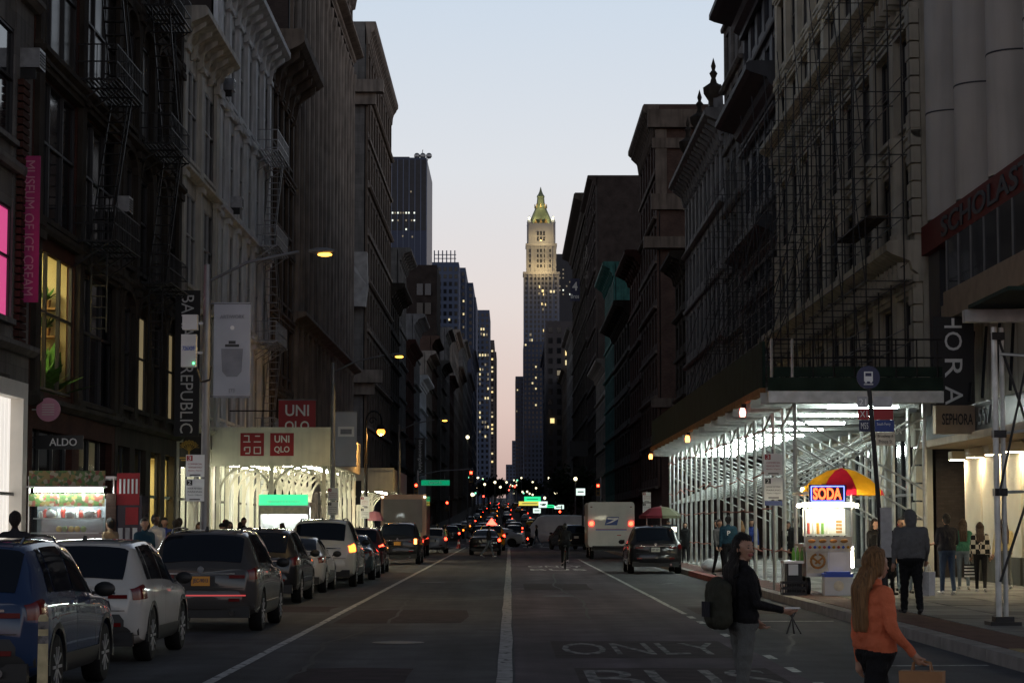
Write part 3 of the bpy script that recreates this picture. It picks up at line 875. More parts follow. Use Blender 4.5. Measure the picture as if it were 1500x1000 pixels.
# shop canopy band with white street number and lit wall below
mb = MB(); mb.box(-1.0, .5, 6, 26, 4.25, 5.0); mb.build('canopy_fascia', 'black_paint', R1)
mb = MB(); mb.box(-1.1, .5, 6, 26.1, 4.05, 4.25); mb.build('canopy_soffit', 'ledge_beige', R1)
text('557', 1.4, .45, (-1.03, 16.9, 4.62), (0, -1, 0), (0, 0, 1), 'steel_grey', R1, .03)
mk('shop_cream', (.62, .55, .42), .6, var=.05, bump=0)
mk('wall_base', (.07, .065, .05), .6, var=.15, bump=0)
for i in range(8):
    a = 6.2 + i * 2.5
    MB().box(.3, .5, a, a + 2.2, .9, 4.05).build('shop_wall_panel', 'shop_cream', R1)
    MB().box(.24, .5, a, a + 2.2, .15, .898).build('wall_plinth', 'wall_base', R1)
    MB().box(.42, .55, a + 2.2, a + 2.5, .15, 4.05).build('glass_slot', 'glass_dark', R1)
    mb = MB(); mb.box(-.12, .28, a + 1.95, a + 2.55, 3.72, 3.98); st = mb.build('wall_light', 'shop_cream', R1)
    glow('wall_lamp', (1, .80, .48), 95.0) if 'wall_lamp' not in M else None
    MB().box(-.10, .26, a + 2.0, a + 2.5, 3.715, 3.719).build('lamp_glass', 'wall_lamp', st)
    for q in (0,):
        MB().box(.34, .46, a + 2.26, a + 2.44, .9, 3.7).build('light_tube_slot', 'room_white', R1)

# R2: scaffolded pale stone building with quoins and big cornices
R2 = building('scaffolded_building', 'pale stone building with quoins and cornices behind pipe scaffolding', 1, XR, 68.3, 104, 42, 8, 9, 'stone_pale', 'stone_pale', 'sash_dark', 'glass_dark', g=5.4, pier=1.15, sill=.7, head=.7, hood='flat', pil=.22, side='brick_dark', corn=(1.8, 1.4), lit={(6, 3): 'lit_dim', (6, 4): 'lit_dim'})
for z, p in ((9.4, 1.15), (18.6, 1.0), (27.5, .9)):
    mb = MB(); mb.extrude([(-q, -.05, z + r) for q, r in cornice_profile(1.3, p)], (0, 35.8, 0)); cn = mb.build('cornice', 'stone_pale', R2)
    bk = MB(); bk.box(-p * .62, 0, -.11, .11, .1, .62); bk = bk.mesh('dentil', 'stone_pale')
    for i in range(44): put('dentil', bk, cn, (-.03, .4 + i * .8, z))
qm1 = MB().box(-.30, -.0, 0, .85, 0, .50).mesh('quoin_block', 'stone_pale'); qm2 = MB().box(-.30, -.0, 0, .55, 0, .50).mesh('quoin_block', 'stone_pale')
for zq in range(52):
    z = .3 + zq * .56
    if 9.0 < z < 10.6 or 18.2 < z < 19.8 or 27.2 < z < 28.6: continue
    put('quoin_block', qm1 if zq % 2 else qm2, R2, (-.02, 0.0, z))
for i in range(9):      # round columns of the second storey
    mb = MB(); mb.lathe([(0, 0), (.34, 0), (.34, .3), (.26, .4), (.22, 3.0), (.33, 3.3), (.33, 3.5), (0, 3.5)], (0, 0, 0), 10)
    mb.build('round_column', 'stone_pale', R2, (-.35, 1.95 + i * 3.97, 10.75), smooth=True)
R3 = building('dark_iron_building', 'near-black iron fronted building with stacked heavy cornices', 1, XR, 104.1, 120, 37, 7, 5, 'iron_dark', 'iron_dark', 'sash_dark', 'glass_blue', g=5, pier=1.1, corn=(2.2, 2.0), side='brick_dark', simple=True)
for z, p in ((22.5, 1.6), (28.6, 1.9), (15, 1.2)):
    mb = MB(); mb.extrude([(-q, -.05, z + r) for q, r in cornice_profile(1.6, p)], (0, 15.9, 0)); mb.build('cornice', 'iron_dark', R3)
R3b = building('grey_pier_building', 'narrow grey stone building with tall flat piers', 1, XR, 120.1, 130.9, 37, 8, 3, 'stone_grey', 'stone_grey', 'sash_dark', 'glass_dark', g=5, pier=1.5, corn=(1.6, 1.0), side='stone_grey', simple=True)
R4 = building('finial_building', 'grey iron fronted building topped with urn finials and scrolled gable', 1, XR, 131, 160.9, 27, 5, 10, 'iron_front', 'iron_front', 'sash_grey', 'glass_dark', g=5, pier=1.0, corn=(1.6, 1.2), side='brick_dark', simple=True)
for y in (134.5, 144.5, 154):
    mb = MB(); mb.lathe([(0, 0), (.55, 0), (.55, .6), (.25, .75), (.3, 1.0), (.62, 1.5), (.66, 1.9), (.22, 2.2), (.14, 2.5), (.26, 2.8), (.1, 3.0), (.16, 3.25), (.0, 3.8)], (-.3, y - 131, 27.0), 10)
    mb.build('urn_finial', 'stone_soot', R4, smooth=True)
for y in (136, 146, 156):
    mb = MB(); n = 10
    pts = [(-.35, 2.2 * math.cos(PI * j / n), 27 + 2.4 * math.sin(PI * j / n)) for j in range(n + 1)]
    mb.extrude([(x, y - 131 + yy, z) for x, yy, z in pts], (.6, 0, 0)); mb.build('scrolled_gable', 'iron_front', R4)
R4b = building('corner_shop_building', 'low dark building at the corner before the cross street', 1, XR, 161, 171, 22, 5, 3, 'stone_soot', 'stone_soot', 'sash_dark', 'glass_dark', g=5, pier=1.0, corn=(1.4, 1.2), side='brick_dark', simple=True)
R5 = building('brown_corner_building', 'brown brick corner building with pale bands across the cross street', 1, XR, 192, 216, 39, 8, 6, 'brick_brown', 'stone_brown', 'sash_dark', 'glass_dark', g=5, pier=1.2, corn=(2.2, 1.2), side='brick_brown', simple=True)
for z, h, p in ((36.8, 1.6, .8), (35, .9, .4), (29.5, 1.4, .5), (26, 1.0, 1.2), (12, .8, .6)):
    MB().box(-p, 16, -p, 0, z, z + h).build('stone_band', 'stone_brown', R5)
for q in range(2):
    MB().box(-.1 + q * 7.6, .9 + q * 7.6, -.3, 0, 29.5, 36.7).build('corner_pilaster', 'stone_brown', R5)
for k in range(5):
    f = MB().box(-.8, .8, -.12, -.01, -1.2, 1.2).build('window', 'sash_dark', R5, (4, 0, 7.5 + 4 * k)); MB().box(-.68, .68, -.14, -.121, -1.1, 1.1).build('pane', 'glass_dark', f)
ROWR = [(216.1, 236, 29, 'brick_red', 6, 5, (1.5, 1.6)), (236, 272, 26, 'stone_soot', 5, 6, (1.6, 1.8)), (272, 298, 34.5, 'copper_green', 7, 8, (1.8, 1.4)), (298, 330, 24, 'stone_tan', 5, 7, (1.5, 1.3)),
        (330, 366, 54, 'brick_dark', 11, 6, (1.6, 1.2)), (366, 452, 56, 'stone_soot', 11, 10, (3.0, 2.2)), (452, 500, 40, 'stone_grey', 8, 8, (1.5, 1.3)), (500, 560, 34, 'stone_brown', 7, 8, (1.5, 1.2)),
        (560, 640, 46, 'tower_brown', 10, 8, (1.5, 1.2)), (640, 740, 44, 'far_stone', 10, 9, (1.5, 1.2)), (740, 860, 56, 'far_stone', 12, 9, (1.5, 1.2))]
DESC['brick_dark'] = 'blank dark brick'
row(1, XR, ROWR, 'mail truck')

# ------------------------------------------------------------------ towers far down the avenue
def tower(name, label, px0, px1, pyt, d, depth, mat, lits=(), pane_px=(2.2, 3), side_px=None, pitch=None, dark=None):
    p0, p1 = pix(px0, pyt, d), pix(px1, pyt, d)
    zg = gz(d) - 2
    o = thing(name, label, 'building', ((p0.x + p1.x) / 2, d, zg))
    w = (p1.x - p0.x) / 2
    MB().box(-w, w, 0, depth, 0, p0.z - zg).build('wall', mat, o)
    s = d / FPX
    if pitch:            # dark window grid, one mesh: far too small to tell apart
        ax, az = pitch[0] * s, pitch[1] * s
        mb = MB()
        nx = int(2 * w / ax)
        for k in range(int((p0.z - zg) / az) - 2):
            zz = p0.z - zg - (k + 1.2) * az
            for i in range(nx):
                xx = -w + (i + .5) * 2 * w / nx
                mb.add([(xx - ax * .28, -.1, zz), (xx + ax * .28, -.1, zz), (xx + ax * .28, -.1, zz + az * .55), (xx - ax * .28, -.1, zz + az * .55)], [(0, 1, 2, 3)])
        if mb.v:
            q = mb.build('window_grid', dark or 'glass_dark', o); q['kind'] = 'stuff'
    wm = MB().box(-pane_px[0] * s / 2, pane_px[0] * s / 2, -.35, -.12, -pane_px[1] * s / 2, pane_px[1] * s / 2)
    cache = {}
    for (lx, ly, lm) in lits:
        if lm not in cache: cache[lm] = wm.mesh('window', lm)
        p = pix(lx, ly, d)
        put('window', cache[lm], o, (p.x - (p0.x + p1.x) / 2, 0, p.z - zg))
    return o, s, zg
rl = random.Random(3)
def scatter(x0, x1, y0, y1, dx, dy, prob, ms=('lit_yellow', 'lit_dim', 'lit_warm')):
    out = []
    y = y0
    while y < y1:
        x = x0
        while x < x1:
            if rl.random() < prob: out.append((x, y, rl.choice(ms)))
            x += dx
        y += dy
    return out
lt = scatter(567, 608, 312, 330, 4, 11, .65, ('lit_white', 'lit_dim')) + [(595, 336, 'lit_white'), (590, 346, 'lit_dim'), (604, 347, 'lit_dim'), (602, 281, 'lit_dim')]
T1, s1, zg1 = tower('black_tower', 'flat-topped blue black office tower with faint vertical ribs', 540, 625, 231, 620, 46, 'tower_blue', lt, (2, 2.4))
p0 = pix(540, 231, 620); p1 = pix(625, 231, 620); cx = (p0.x + p1.x) / 2
for i in range(11):
    x = p0.x + (p1.x - p0.x) * i / 10
    MB().box(x - cx - .12, x - cx + .12, -.3, -.02, 0, p0.z - zg1 - .5).build('rib', 'tower_pale', T1)
MB().box(p0.x - cx, p1.x - cx, -.15, -.02, p0.z - zg1 - 21, p0.z - zg1 - .6).build('top_band', 'iron_dark', T1)
MB().box(-3, 3, 8, 12, p0.z - zg1, p0.z - zg1 + 1.6).build('roof_plant', 'iron_dark', T1)
for i, x in enumerate((4.5, 6.2, 8.0)):
    MB().tube((x, 10, p0.z - zg1), (x + .6, 10, p0.z - zg1 + 3 + (i % 2)), .12).ball((x + .6, 10, p0.z - zg1 + 2.2), .9, 8, 5).build('antenna', 'steel_grey', T1)
tower('side_brick_block', 'dark brown brick block with two pairs of windows in its blank side', 586, 640, 388, 376, 20, 'brick_dark', [(615, 424, 'glass_blue'), (627, 424, 'glass_blue'), (615, 452, 'glass_dark'), (627, 452, 'glass_dark')], (9, 17))
LT = scatter(640, 668, 430, 520, 9, 19, .25, ('lit_dim', 'lit_yellow', 'tower_pale'))
T2, s2, z2 = tower('stepped_tower', 'massive stepped grey tower with railed flat top', 600, 672, 384, 800, 60, 'hazed_stone', LT, (2.4, 3), pitch=(8, 11))
for i in range(6):
    p = pix(636 + i * 6, 384, 800)
    MB().tube((p.x - T2.location.x, 2, p.z - z2), (p.x - T2.location.x, 2, p.z - z2 + 4.6), .22).build('roof_post', 'hazed_stone', T2)
for j in range(2):
    p = pix(636, 384, 800); q = pix(668, 384, 800)
    MB().tube((p.x - T2.location.x, 2, p.z - z2 + 1.6 + j * 1.4), (q.x - T2.location.x, 2, p.z - z2 + 1.6 + j * 1.4), .15).build('roof_rail', 'hazed_stone', T2)
steps = [(660, 682, 392, 'broad step'), (670, 693, 414, 'second step'), (680, 697, 435, 'third step')]
for i, (a, b, t, nm) in enumerate(steps):
    tower('stepped_tower_wing', 'grey tower wing, %s down from the railed flat top' % nm, a, b, t, 830 + i * 20, 60, 'hazed_stone', scatter(a + 3, b - 2, t + 30, 560, 8, 19, .18, ('lit_dim', 'lit_yellow')), (2.2, 3), pitch=(7, 10))
tower('slab_tower', 'grey slab tower with cluster of lit offices beyond the stepped tower', 690, 717, 454, 1000, 60, 'hazed_stone', [(705, 482, 'lit_yellow'), (708.5, 482, 'lit_yellow'), (705, 489, 'lit_dim'), (709, 490, 'lit_yellow'), (713, 490, 'lit_dim')] + scatter(703, 716, 520, 640, 4, 7, .3, ('lit_dim', 'lit_yellow')), (2.2, 3.4), pitch=(6, 8))
tower('narrow_slab_tower', 'narrow grey tower edge with many lit offices beside the sky gap', 708, 724, 498, 1150, 60, 'tower_brown', scatter(709, 723, 514, 690, 4, 6, .42, ('lit_yellow', 'lit_dim', 'lit_warm')), (2.6, 2.6), pitch=(5, 6))
tower('slim_tower_edge', 'thin dark tower edge bounding the sky gap', 718, 727, 515, 1300, 60, 'tower_brown', scatter(720, 726, 530, 690, 4, 8, .2, ('lit_dim',)), (2, 2), pitch=(4, 6))
# west of the gap
tower('lit_office_block', 'brown office block with a column of bright yellow windows', 800, 850, 470, 545, 30, 'tower_brown', [(831, 517, 'lit_warm'), (831, 531, 'lit_yellow'), (819, 546, 'lit_dim'), (831, 547, 'lit_yellow'), (831, 588, 'lit_yellow'), (809, 616, 'lit_warm'), (830, 621, 'lit_dim')], (6, 7), pitch=(11, 15))
tower('black_box_tower', 'flat black tower with a few lit floors beside the illuminated spire tower', 814, 852, 372, 1700, 60, 'iron_dark', scatter(820, 850, 395, 440, 5, 6, .25, ('lit_white', 'lit_dim')), (2, 2))
tower('grey_setback_tower', 'dark grey tower in front of the foot of the illuminated spire tower', 767, 806, 500, 1200, 60, 'far_stone', scatter(770, 804, 505, 600, 5, 8, .06, ('lit_yellow',)), (2.2, 2.6), pitch=(5, 7))
tower('domed_tower', 'thin dark tower edge left standing at the west of the sky gap', 755, 771, 551, 1350, 60, 'far_stone', [(758, 571, 'lit_yellow'), (757, 602, 'lit_dim')], (1.6, 2), pitch=(4, 6))
tower('low_far_block', 'low hazy block with a flag at the end of the sky gap', 750, 762, 645, 1700, 60, 'hazed_stone', [], pitch=(4, 5))
tower('lowest_far_block', 'lowest hazy block closing the end of the avenue', 741, 756, 680, 1900, 60, 'hazed_stone', [], pitch=(4, 5))
# illuminated spire tower
DW = 1590.0
zgw = gz(DW) - 2
W0 = thing('spire_tower', 'tall gothic tower with floodlit crown and green pyramid spire', 'building', (px_x(792, DW), DW, zgw))
def wx(px, py=400): return px_x(px, DW, py) - W0.location.x
def wz(py): return py_z(py, DW) - zgw
def tier(a, b, ytop, ybot, mat, off):
    MB().box(wx(a), wx(b), off, off + (wx(b) - wx(a)), wz(ybot), wz(ytop)).build('tier', mat, W0)
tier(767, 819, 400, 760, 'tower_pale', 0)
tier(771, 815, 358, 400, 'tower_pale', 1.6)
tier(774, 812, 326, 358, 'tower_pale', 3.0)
for a, b, t, off in ((767, 819, 400, -.6), (771, 815, 358, 1.0)):
    MB().box(wx(a) - .5, wx(b) + .5, off, off + 20, wz(t) - 1.0, wz(t) + 1.0).build('parapet', 'tower_pale', W0)
# vertical piers
for a in (767.8, 774.5, 781, 786.5, 792, 797.5, 803, 809.5, 818.2):
    MB().box(wx(a) - .45, wx(a) + .45, -.9, -.02, 0, wz(401)).build('pier', 'tower_pale', W0)
for a in (771.8, 778.5, 785, 790, 796, 801.5, 808, 814.2):
    MB().box(wx(a) - .4, wx(a) + .4, .9, 1.58, wz(399), wz(359)).build('pier', 'tower_pale', W0)
for yy in range(4):
    for a in (776.5, 788, 792.5, 797, 806):
        MB().box(wx(a) - .7, wx(a) + .7, 1.35, 1.57, wz(369 + yy * 7.5), wz(364.5 + yy * 7.5)).build('window', 'glass_dark', W0)
for yy in range(2):
    for a in (788, 792.5, 797):
        MB().box(wx(a) - .7, wx(a) + .7, 2.75, 2.97, wz(344 + yy * 8), wz(338 + yy * 8)).build('window', 'glass_dark', W0)
for (lx, ly, lm) in [(791, 420, 'lit_warm'), (795, 426, 'lit_warm'), (790, 430, 'lit_dim'), (797, 431, 'lit_warm'), (807, 427, 'lit_yellow'), (811, 427, 'lit_yellow'), (793, 445, 'lit_warm'), (798, 446, 'lit_warm'), (796, 453, 'lit_dim'), (797, 484, 'lit_warm'), (777, 490, 'lit_dim'), (780, 498, 'lit_yellow'), (776, 498, 'lit_dim')]:
    MB().box(wx(lx) - .75, wx(lx) + .75, -.35, -.05, wz(ly) - .9, wz(ly) + .9).build('window', lm, W0)
mbw = MB()
for k in range(34):
    for a in (771, 777.8, 784, 789, 795, 800, 806, 814):
        mbw.add([(wx(a) - .8, -.04, wz(410 + k * 7)), (wx(a) + .8, -.04, wz(410 + k * 7)), (wx(a) + .8, -.04, wz(406 + k * 7)), (wx(a) - .8, -.04, wz(406 + k * 7))], [(0, 1, 2, 3)])
q = mbw.build('window_grid', 'glass_dark', W0); q['kind'] = 'stuff'
for a in (775.5, 810.5):
    for off in (4.4, 19.5):
        MB().lathe([(0, wz(360)), (1.7, wz(360)), (1.7, wz(326)), (1.9, wz(325)), (.2, wz(315)), (0, wz(314))], (wx(a), off, 0), 8).build('corner_turret', 'tower_pale', W0)
mk('copper_roof', (.15, .19, .13), .6, var=.3, scale=.15, bump=0)
mk('gold_trim', (.35, .27, .10), .5, var=.2, scale=.3, bump=0)
cxw, cyw = wx(792.5), 12.2
MB().lathe([(0, wz(327)), (8.6, wz(327)), (7.6, wz(318)), (3.9, wz(301)), (3.7, wz(299)), (0, wz(299))], (cxw, cyw, 0), 8).build('pyramid_roof', 'copper_roof', W0)
MB().lathe([(0, wz(301)), (4.4, wz(301)), (4.4, wz(299)), (3.1, wz(298)), (2.6, wz(286)), (3.0, wz(285)), (2.4, wz(282)), (0, wz(282))], (cxw, cyw, 0), 8).build('lantern', 'copper_roof', W0)
MB().lathe([(0, wz(283)), (2.3, wz(283)), (1.0, wz(277)), (.25, wz(271)), (0, wz(270))], (cxw, cyw, 0), 8).build('spire', 'copper_roof', W0)
for i in range(8):
    t = i * PI / 4
    MB().lathe([(0, wz(302)), (.5, wz(302)), (.4, wz(297)), (0, wz(295))], (cxw + 4.3 * math.cos(t), cyw + 4.3 * math.sin(t), 0), 6).build('pinnacle', 'gold_trim', W0)
for a in (785, 792.5, 800):
    MB().extrude([(wx(a) - 1.4, 3.2, wz(327)), (wx(a) + 1.4, 3.2, wz(327)), (wx(a), 3.2, wz(319))], (0, 4, 0)).build('dormer', 'gold_trim', W0)
def lamp(name, kind, energy, loc, color, size=.3, parent=None, rot=None, spot=None):
    l = bpy.data.lights.new(name, kind); l.energy = energy; l.color = color
    if kind in ('POINT', 'SPOT'): l.shadow_soft_size = size
    if spot: l.spot_size = R(spot); l.spot_blend = .6
    o = bpy.data.objects.new(name, l); COL.objects.link(o); o.parent = parent; o.location = loc
    if rot: o.rotation_euler = rot
    return o
for a in (782, 792.5, 803):
    lamp('floodlight', 'POINT', 5200, (wx(a), -7.0, wz(392)), (1, .60, .20), .6, W0)
    lamp('floodlight', 'POINT', 3400, (wx(a), -5.0, wz(350)), (1, .62, .22), .6, W0)
for t in range(4):
    a = PI / 4 + t * PI / 2
    lamp('floodlight', 'POINT', 2300, (cxw + 12 * math.cos(a), cyw - 1 + 12 * math.sin(a), wz(318)), (1, .78, .36), .6, W0)
lamp('floodlight', 'POINT', 1800, (cxw, cyw - 8, wz(296)), (1, .78, .36), .5, W0)
# ------------------------------------------------------------------ street furniture, sheds, scaffolds, signs
mk('plywood_green', (.016, .030, .022), .75, var=.35, scale=2, bump=.1)
mk('timber', (.30, .15, .06), .7, var=.3, scale=4, bump=.1)
mk('pipe_grey', (.05, .05, .05), .5, .3, var=.4, scale=3, bump=0)
mk('timber_dark', (.06, .04, .025), .8, var=.3, scale=4, bump=.1)
mk('shed_white', (.76, .74, .62), .5, var=.1, scale=1.5, bump=.03, streak=.15)
mk('sign_red', (.34, .012, .016), .45, var=.08, bump=0)
mk('sign_white', (.78, .78, .75), .5, var=.05, bump=0)
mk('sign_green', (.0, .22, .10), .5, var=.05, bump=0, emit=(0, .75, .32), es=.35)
mk('sign_blue', (.02, .05, .22), .45, var=.08, bump=0)
mk('sign_navy', (.015, .02, .07), .45, var=.08, bump=0)
mk('banner_pink', (.42, .05, .17), .6, var=.1, bump=0)
mk('banner_pale', (.42, .44, .48), .7, var=.12, scale=1, bump=0)
mk('banner_ink', (.24, .25, .275), .7, var=.2, bump=0)
mk('gold', (.42, .27, .06), .5, .2, var=.1, bump=0)
mk('pink_disc', (.62, .28, .36), .5, var=.05, bump=0)
mk('rail_red', (.42, .13, .09), .55, var=.35, scale=6, bump=.05)
mk('lamp_pole', (.20, .205, .21), .45, .5, var=.2, scale=2, bump=.05)
mk('bag_white', (.62, .63, .64), .35, var=.15, scale=6, bump=.4)
mk('net_white', (.40, .40, .39), .75, var=.25, scale=1.5, bump=.3)
mk('stainless', (.55, .55, .54), .28, .9, var=.12, scale=3, bump=.04)
mk('plastic_black', (.014, .014, .015), .5, var=.2, bump=.05)
mk('plastic_blue', (.02, .07, .42), .4, var=.1, bump=0)
mk('plastic_white', (.62, .62, .60), .45, var=.08, bump=0)
mk('umb_yellow', (.72, .36, .02), .6, var=.1, scale=5, bump=.05)
def thin_cloth(name, k=.45):
    m = M[name]; N, L = m.node_tree.nodes, m.node_tree.links; b = N['Principled BSDF']
    t = N.new('ShaderNodeBsdfTranslucent'); L.new(b.inputs['Base Color'].links[0].from_socket, t.inputs[0]); q = N.new('ShaderNodeMixShader'); q.inputs[0].default_value = k
    L.new(b.outputs[0], q.inputs[1]); L.new(t.outputs[0], q.inputs[2]); L.new(q.outputs[0], N['Material Output'].inputs[0])
thin_cloth('umb_yellow')
mk('umb_red', (.58, .02, .05), .6, var=.1, scale=5, bump=.05)
thin_cloth('umb_red')
mk('menu_orange', (.62, .24, .05), .5, var=.5, scale=9, bump=0)
mk('menu_cream', (.66, .58, .42), .5, var=.2, scale=7, bump=0)
mk('bread', (.45, .21, .06), .7, var=.3, scale=10, bump=.1)
mk('fruit_green', (.10, .28, .03), .4, var=.2, bump=0)
mk('fruit_yellow', (.62, .42, .03), .4, var=.2, bump=0)
mk('fruit_red', (.5, .05, .03), .4, var=.2, bump=0)
mk('truck_panel', (.22, .25, .27), .5, var=.3, scale=2, bump=0)
mk('umb_maroon', (.14, .02, .03), .7, var=.15, bump=0)
mk('umb_olive', (.10, .10, .06), .7, var=.15, bump=0)
glow('tube_cool', (.88, 1, .93), 95.0)
glow('tube_warm', (1, .93, .70), 95.0)
glow('lamp_sodium', (1, .46, .06), 5.0)
glow('lamp_orange', (1, .30, .03), 7.0)
glow('lamp_small', (1, .86, .55), 9.0)
glow('lamp_far', (1, .88, .55), 2.6)
glow('lamp_far_green', (.25, 1, .60), 1.6)
glow('sig_red', (1, .03, .012), 22.0)
glow('sig_red_far', (1, .05, .03), 10.0)
glow('tail_red', (1, .03, .012), 16.0)
glow('tail_amber', (1, .16, .015), 8.0)
glow('hazard', (1, .30, .06), 8.0)
glow('hazard_pink', (1, .25, .22), 8.0)
glow('neon_red', (1, .10, .02), 4.5)
glow('neon_blue', (.16, .22, 1), 3.5)
glow('cart_light', (1, .90, .64), 60.0)
glow('kiosk_light', (.90, 1, .98), 60.0)
glow('sign_glow_green', (.02, .75, .28), 1.4)
glow('sign_glow_white', (.80, 1, .9), 1.2)
glow('sign_glow_yellow', (.95, .80, .12), .9)
glow('led_green', (.1, 1, .3), 4)

# --- long sidewalk shed in front of the scaffolded building
SY0, SY1, SZ = 57.0, 103.0, 5.25
shed = thing('sidewalk_shed', 'long pipe sidewalk shed with green plywood parapet and fluorescent tubes', 'sidewalk shed', (7.5, SY0, .15))
def sl(x, y, z): return (x - 7.5, y - SY0, z - .15)
def xin(y): return 10.9 if y < 67.5 else 11.9
MB().box(*[c for p in zip(sl(6.75, SY0 - .3, SZ), sl(11.25, 67.6, SZ + .12)) for c in p]).build('deck', 'galv', shed)
MB().box(*[c for p in zip(sl(6.75, 67.61, SZ), sl(12.6, SY1 + .3, SZ + .12)) for c in p]).build('deck', 'galv', shed)
NF = 20
for i in range(NF):
    y = SY0 + .5 + (SY1 - SY0 - 1) * i / (NF - 1)
    for x in (7.5, xin(y)):
        MB().tube(sl(x, y, .17), sl(x, y, SZ - .3), .055, 8).build('post', 'galv', shed)
        MB().box(*[c for p in zip(sl(x - .13, y - .13, .162), sl(x + .13, y + .13, .19)) for c in p]).build('base_plate', 'galv', shed)
    mb = MB(); a, b = sl(6.6, y - .05, SZ - .3), sl(xin(y) + .32, y + .05, SZ - .01)
    mb.box(a[0], b[0], a[1], b[1], a[2], a[2] + .03); mb.box(a[0], b[0], a[1] + .04, b[1] - .04, a[2] + .03, b[2] - .03); mb.box(a[0], b[0], a[1], b[1], b[2] - .03, b[2]); mb.build('cross_beam', 'galv', shed)
    MB().tube(sl(7.5, y + .07, 4.6), sl(xin(y), y + .07, 2.7), .03, 6).build('brace', 'galv', shed)
    MB().tube(sl(7.5, y - .07, 2.7), sl(xin(y), y - .07, 4.6), .03, 6).build('brace', 'galv', shed)
    MB().tube(sl(7.5, y + .05, 3.9), sl(xin(y), y + .05, 1.9), .03, 6).build('brace', 'galv', shed) if i % 3 == 0 else None
    if i < NF - 1:
        y2 = y + (SY1 - SY0 - 1) / (NF - 1)
        if i % 2 == 0:
            MB().tube(sl(xin(y) + .05, y, 4.7), sl(xin(y) + .05, y2, 3.0), .028, 6).build('brace', 'galv', shed)
            MB().tube(sl(7.44, y, 4.9), sl(7.44, y2, 4.4), .025, 6).build('brace', 'galv', shed)
        a, b = sl(8.5, y + .9, SZ - .36), sl(10.4, y + 1.02, SZ - .30)
        if i % 2 == 0 or i > 8:
            MB().box(a[0], b[0], a[1], b[1], a[2], b[2]).build('light_tube', 'tube_cool', shed)
        # wobbly red rails between the kerb-side posts
        for z, sag in ((4.55, .05), (3.2, .12), (2.2, .06), (1.05, .05)):
            if (i + int(z)) % 5 == 0 and i > 2: continue
            if i < 2 and z > 1.5: continue
            MB().tube(sl(7.43, y, z + rnd.uniform(-sag, sag)), sl(7.43, y2, z + rnd.uniform(-sag, sag)), .022, 5).build('rail', 'rail_red', shed)
        a, b = sl(6.66, y, SZ + .13), sl(6.74, y2 - .02, SZ + 1.35)
        MB().box(a[0], b[0], a[1], b[1], a[2], b[2]).build('parapet_panel', 'plywood_green', shed)
        a, b = sl(6.58, y, SZ - .06), sl(6.74, y2 - .02, SZ + .12)
        MB().box(a[0], b[0], a[1], b[1], a[2], b[2]).build('fascia_board', 'timber', shed)
a, b = sl(6.7, SY0 - .32, SZ + .36), sl(11.25, SY0 - .26, SZ + .62); MB().box(a[0], b[0], a[1], b[1], a[2], b[2]).build('parapet_panel', 'plywood_green', shed)
a, b = sl(6.7, SY0 - .4, SZ + .0), sl(11.25, SY0 - .3, SZ + .34); MB().box(a[0], b[0], a[1], b[1], a[2], b[2]).build('parapet_panel', 'plywood_green', shed)
a, b = sl(6.7, SY0 - .45, SZ - .32), sl(11.25, SY0 - .32, SZ - .02); MB().box(a[0], b[0], a[1], b[1], a[2], b[2]).build('end_beam', 'galv', shed)
for i in range(9):
    x = 6.8 + i * .54
    MB().tube(sl(x, SY0 - .35, SZ + .34), sl(x, SY0 - .35, SZ + 1.35), .02 if i > 1 else .04, 5).build('rail_post', 'galv' if i < 2 else 'iron_black', shed)
for z in (.85, 1.33): MB().tube(sl(6.7, SY0 - .35, SZ + z), sl(11.25, SY0 - .35, SZ + z), .022, 5).build('rail', 'iron_black', shed)
for (x, y, m) in ((6.5, 61.0, 'hazard_pink'), (6.5, 80.0, 'hazard'), (6.5, 101.0, 'hazard')):
    h = thing('hazard_lamp', 'small %s warning lamp under the kerb edge of the long shed' % ('pinkish white' if y < 70 else 'orange' if y < 90 else 'amber end'), 'lamp', (x, y, SZ - .35))
    MB().lathe([(0, -.12), (.07, -.12), (.09, 0), (.06, .12), (0, .12)], n=10).build('lens', m, h)
    MB().box(-.03, .1, -.03, .03, .12, .24).build('bracket', 'iron_black', h)
# --- pipe scaffold standing on the shed roof
PZ = SZ + .12
psc = thing('pipe_scaffold', 'tall dark pipe scaffold on the shed roof against the stone facade', 'scaffold', (11.5, 68, PZ))
lifts = [2.0 * k for k in range(1, 8)]
nst = 24
for i in range(nst):
    y = i * 2.4
    top = 14.6 - (1.0 if i % 3 == 1 else 0) - (2 if i > 20 else 0)
    for x in (-.35, .85):
        if x > 0 and y > 34.6: x = .9
        MB().tube((x, y, 0), (x, y, top), .024, 5).build('standard', 'pipe_grey', psc)
    for z in lifts:
        if z < top: MB().tube((-.5, y, z), (1.0, y, z), .019, 5).build('transom', 'pipe_grey', psc)
    if i < nst - 1 and i % 2 == 0:
        for k in range(0, 7, 2):
            z0_ = lifts[k] - 2
            MB().tube((-.38, y, z0_), (-.38, y + 2.4, z0_ + 4), .018, 5).build('brace', 'pipe_grey', psc)
for z in lifts:
    for x in (-.35, .85):
        for dz in (0, .5):
            MB().tube((x, -.4, z + dz), (x, (nst - 1) * 2.4 + .4, z + dz), .018, 5).build('ledger', 'pipe_grey', psc)
for k, z in enumerate(lifts[2:3]):
    for q in range(2):
        MB().box(-.3 + q * .37, .04 + q * .37, .2, 6.6 + 6 * k, z + .04, z + .09).build('plank', 'timber_dark', psc)
for i in range(16):
    y = 6 + i * 2.9
    MB().tube((-3.6 + .3 * (i % 3), y, .05), (-.36, y + 1.5, 7.2 + 1.2 * (i % 4)), .02, 5).build('raking_brace', 'pipe_grey', psc)
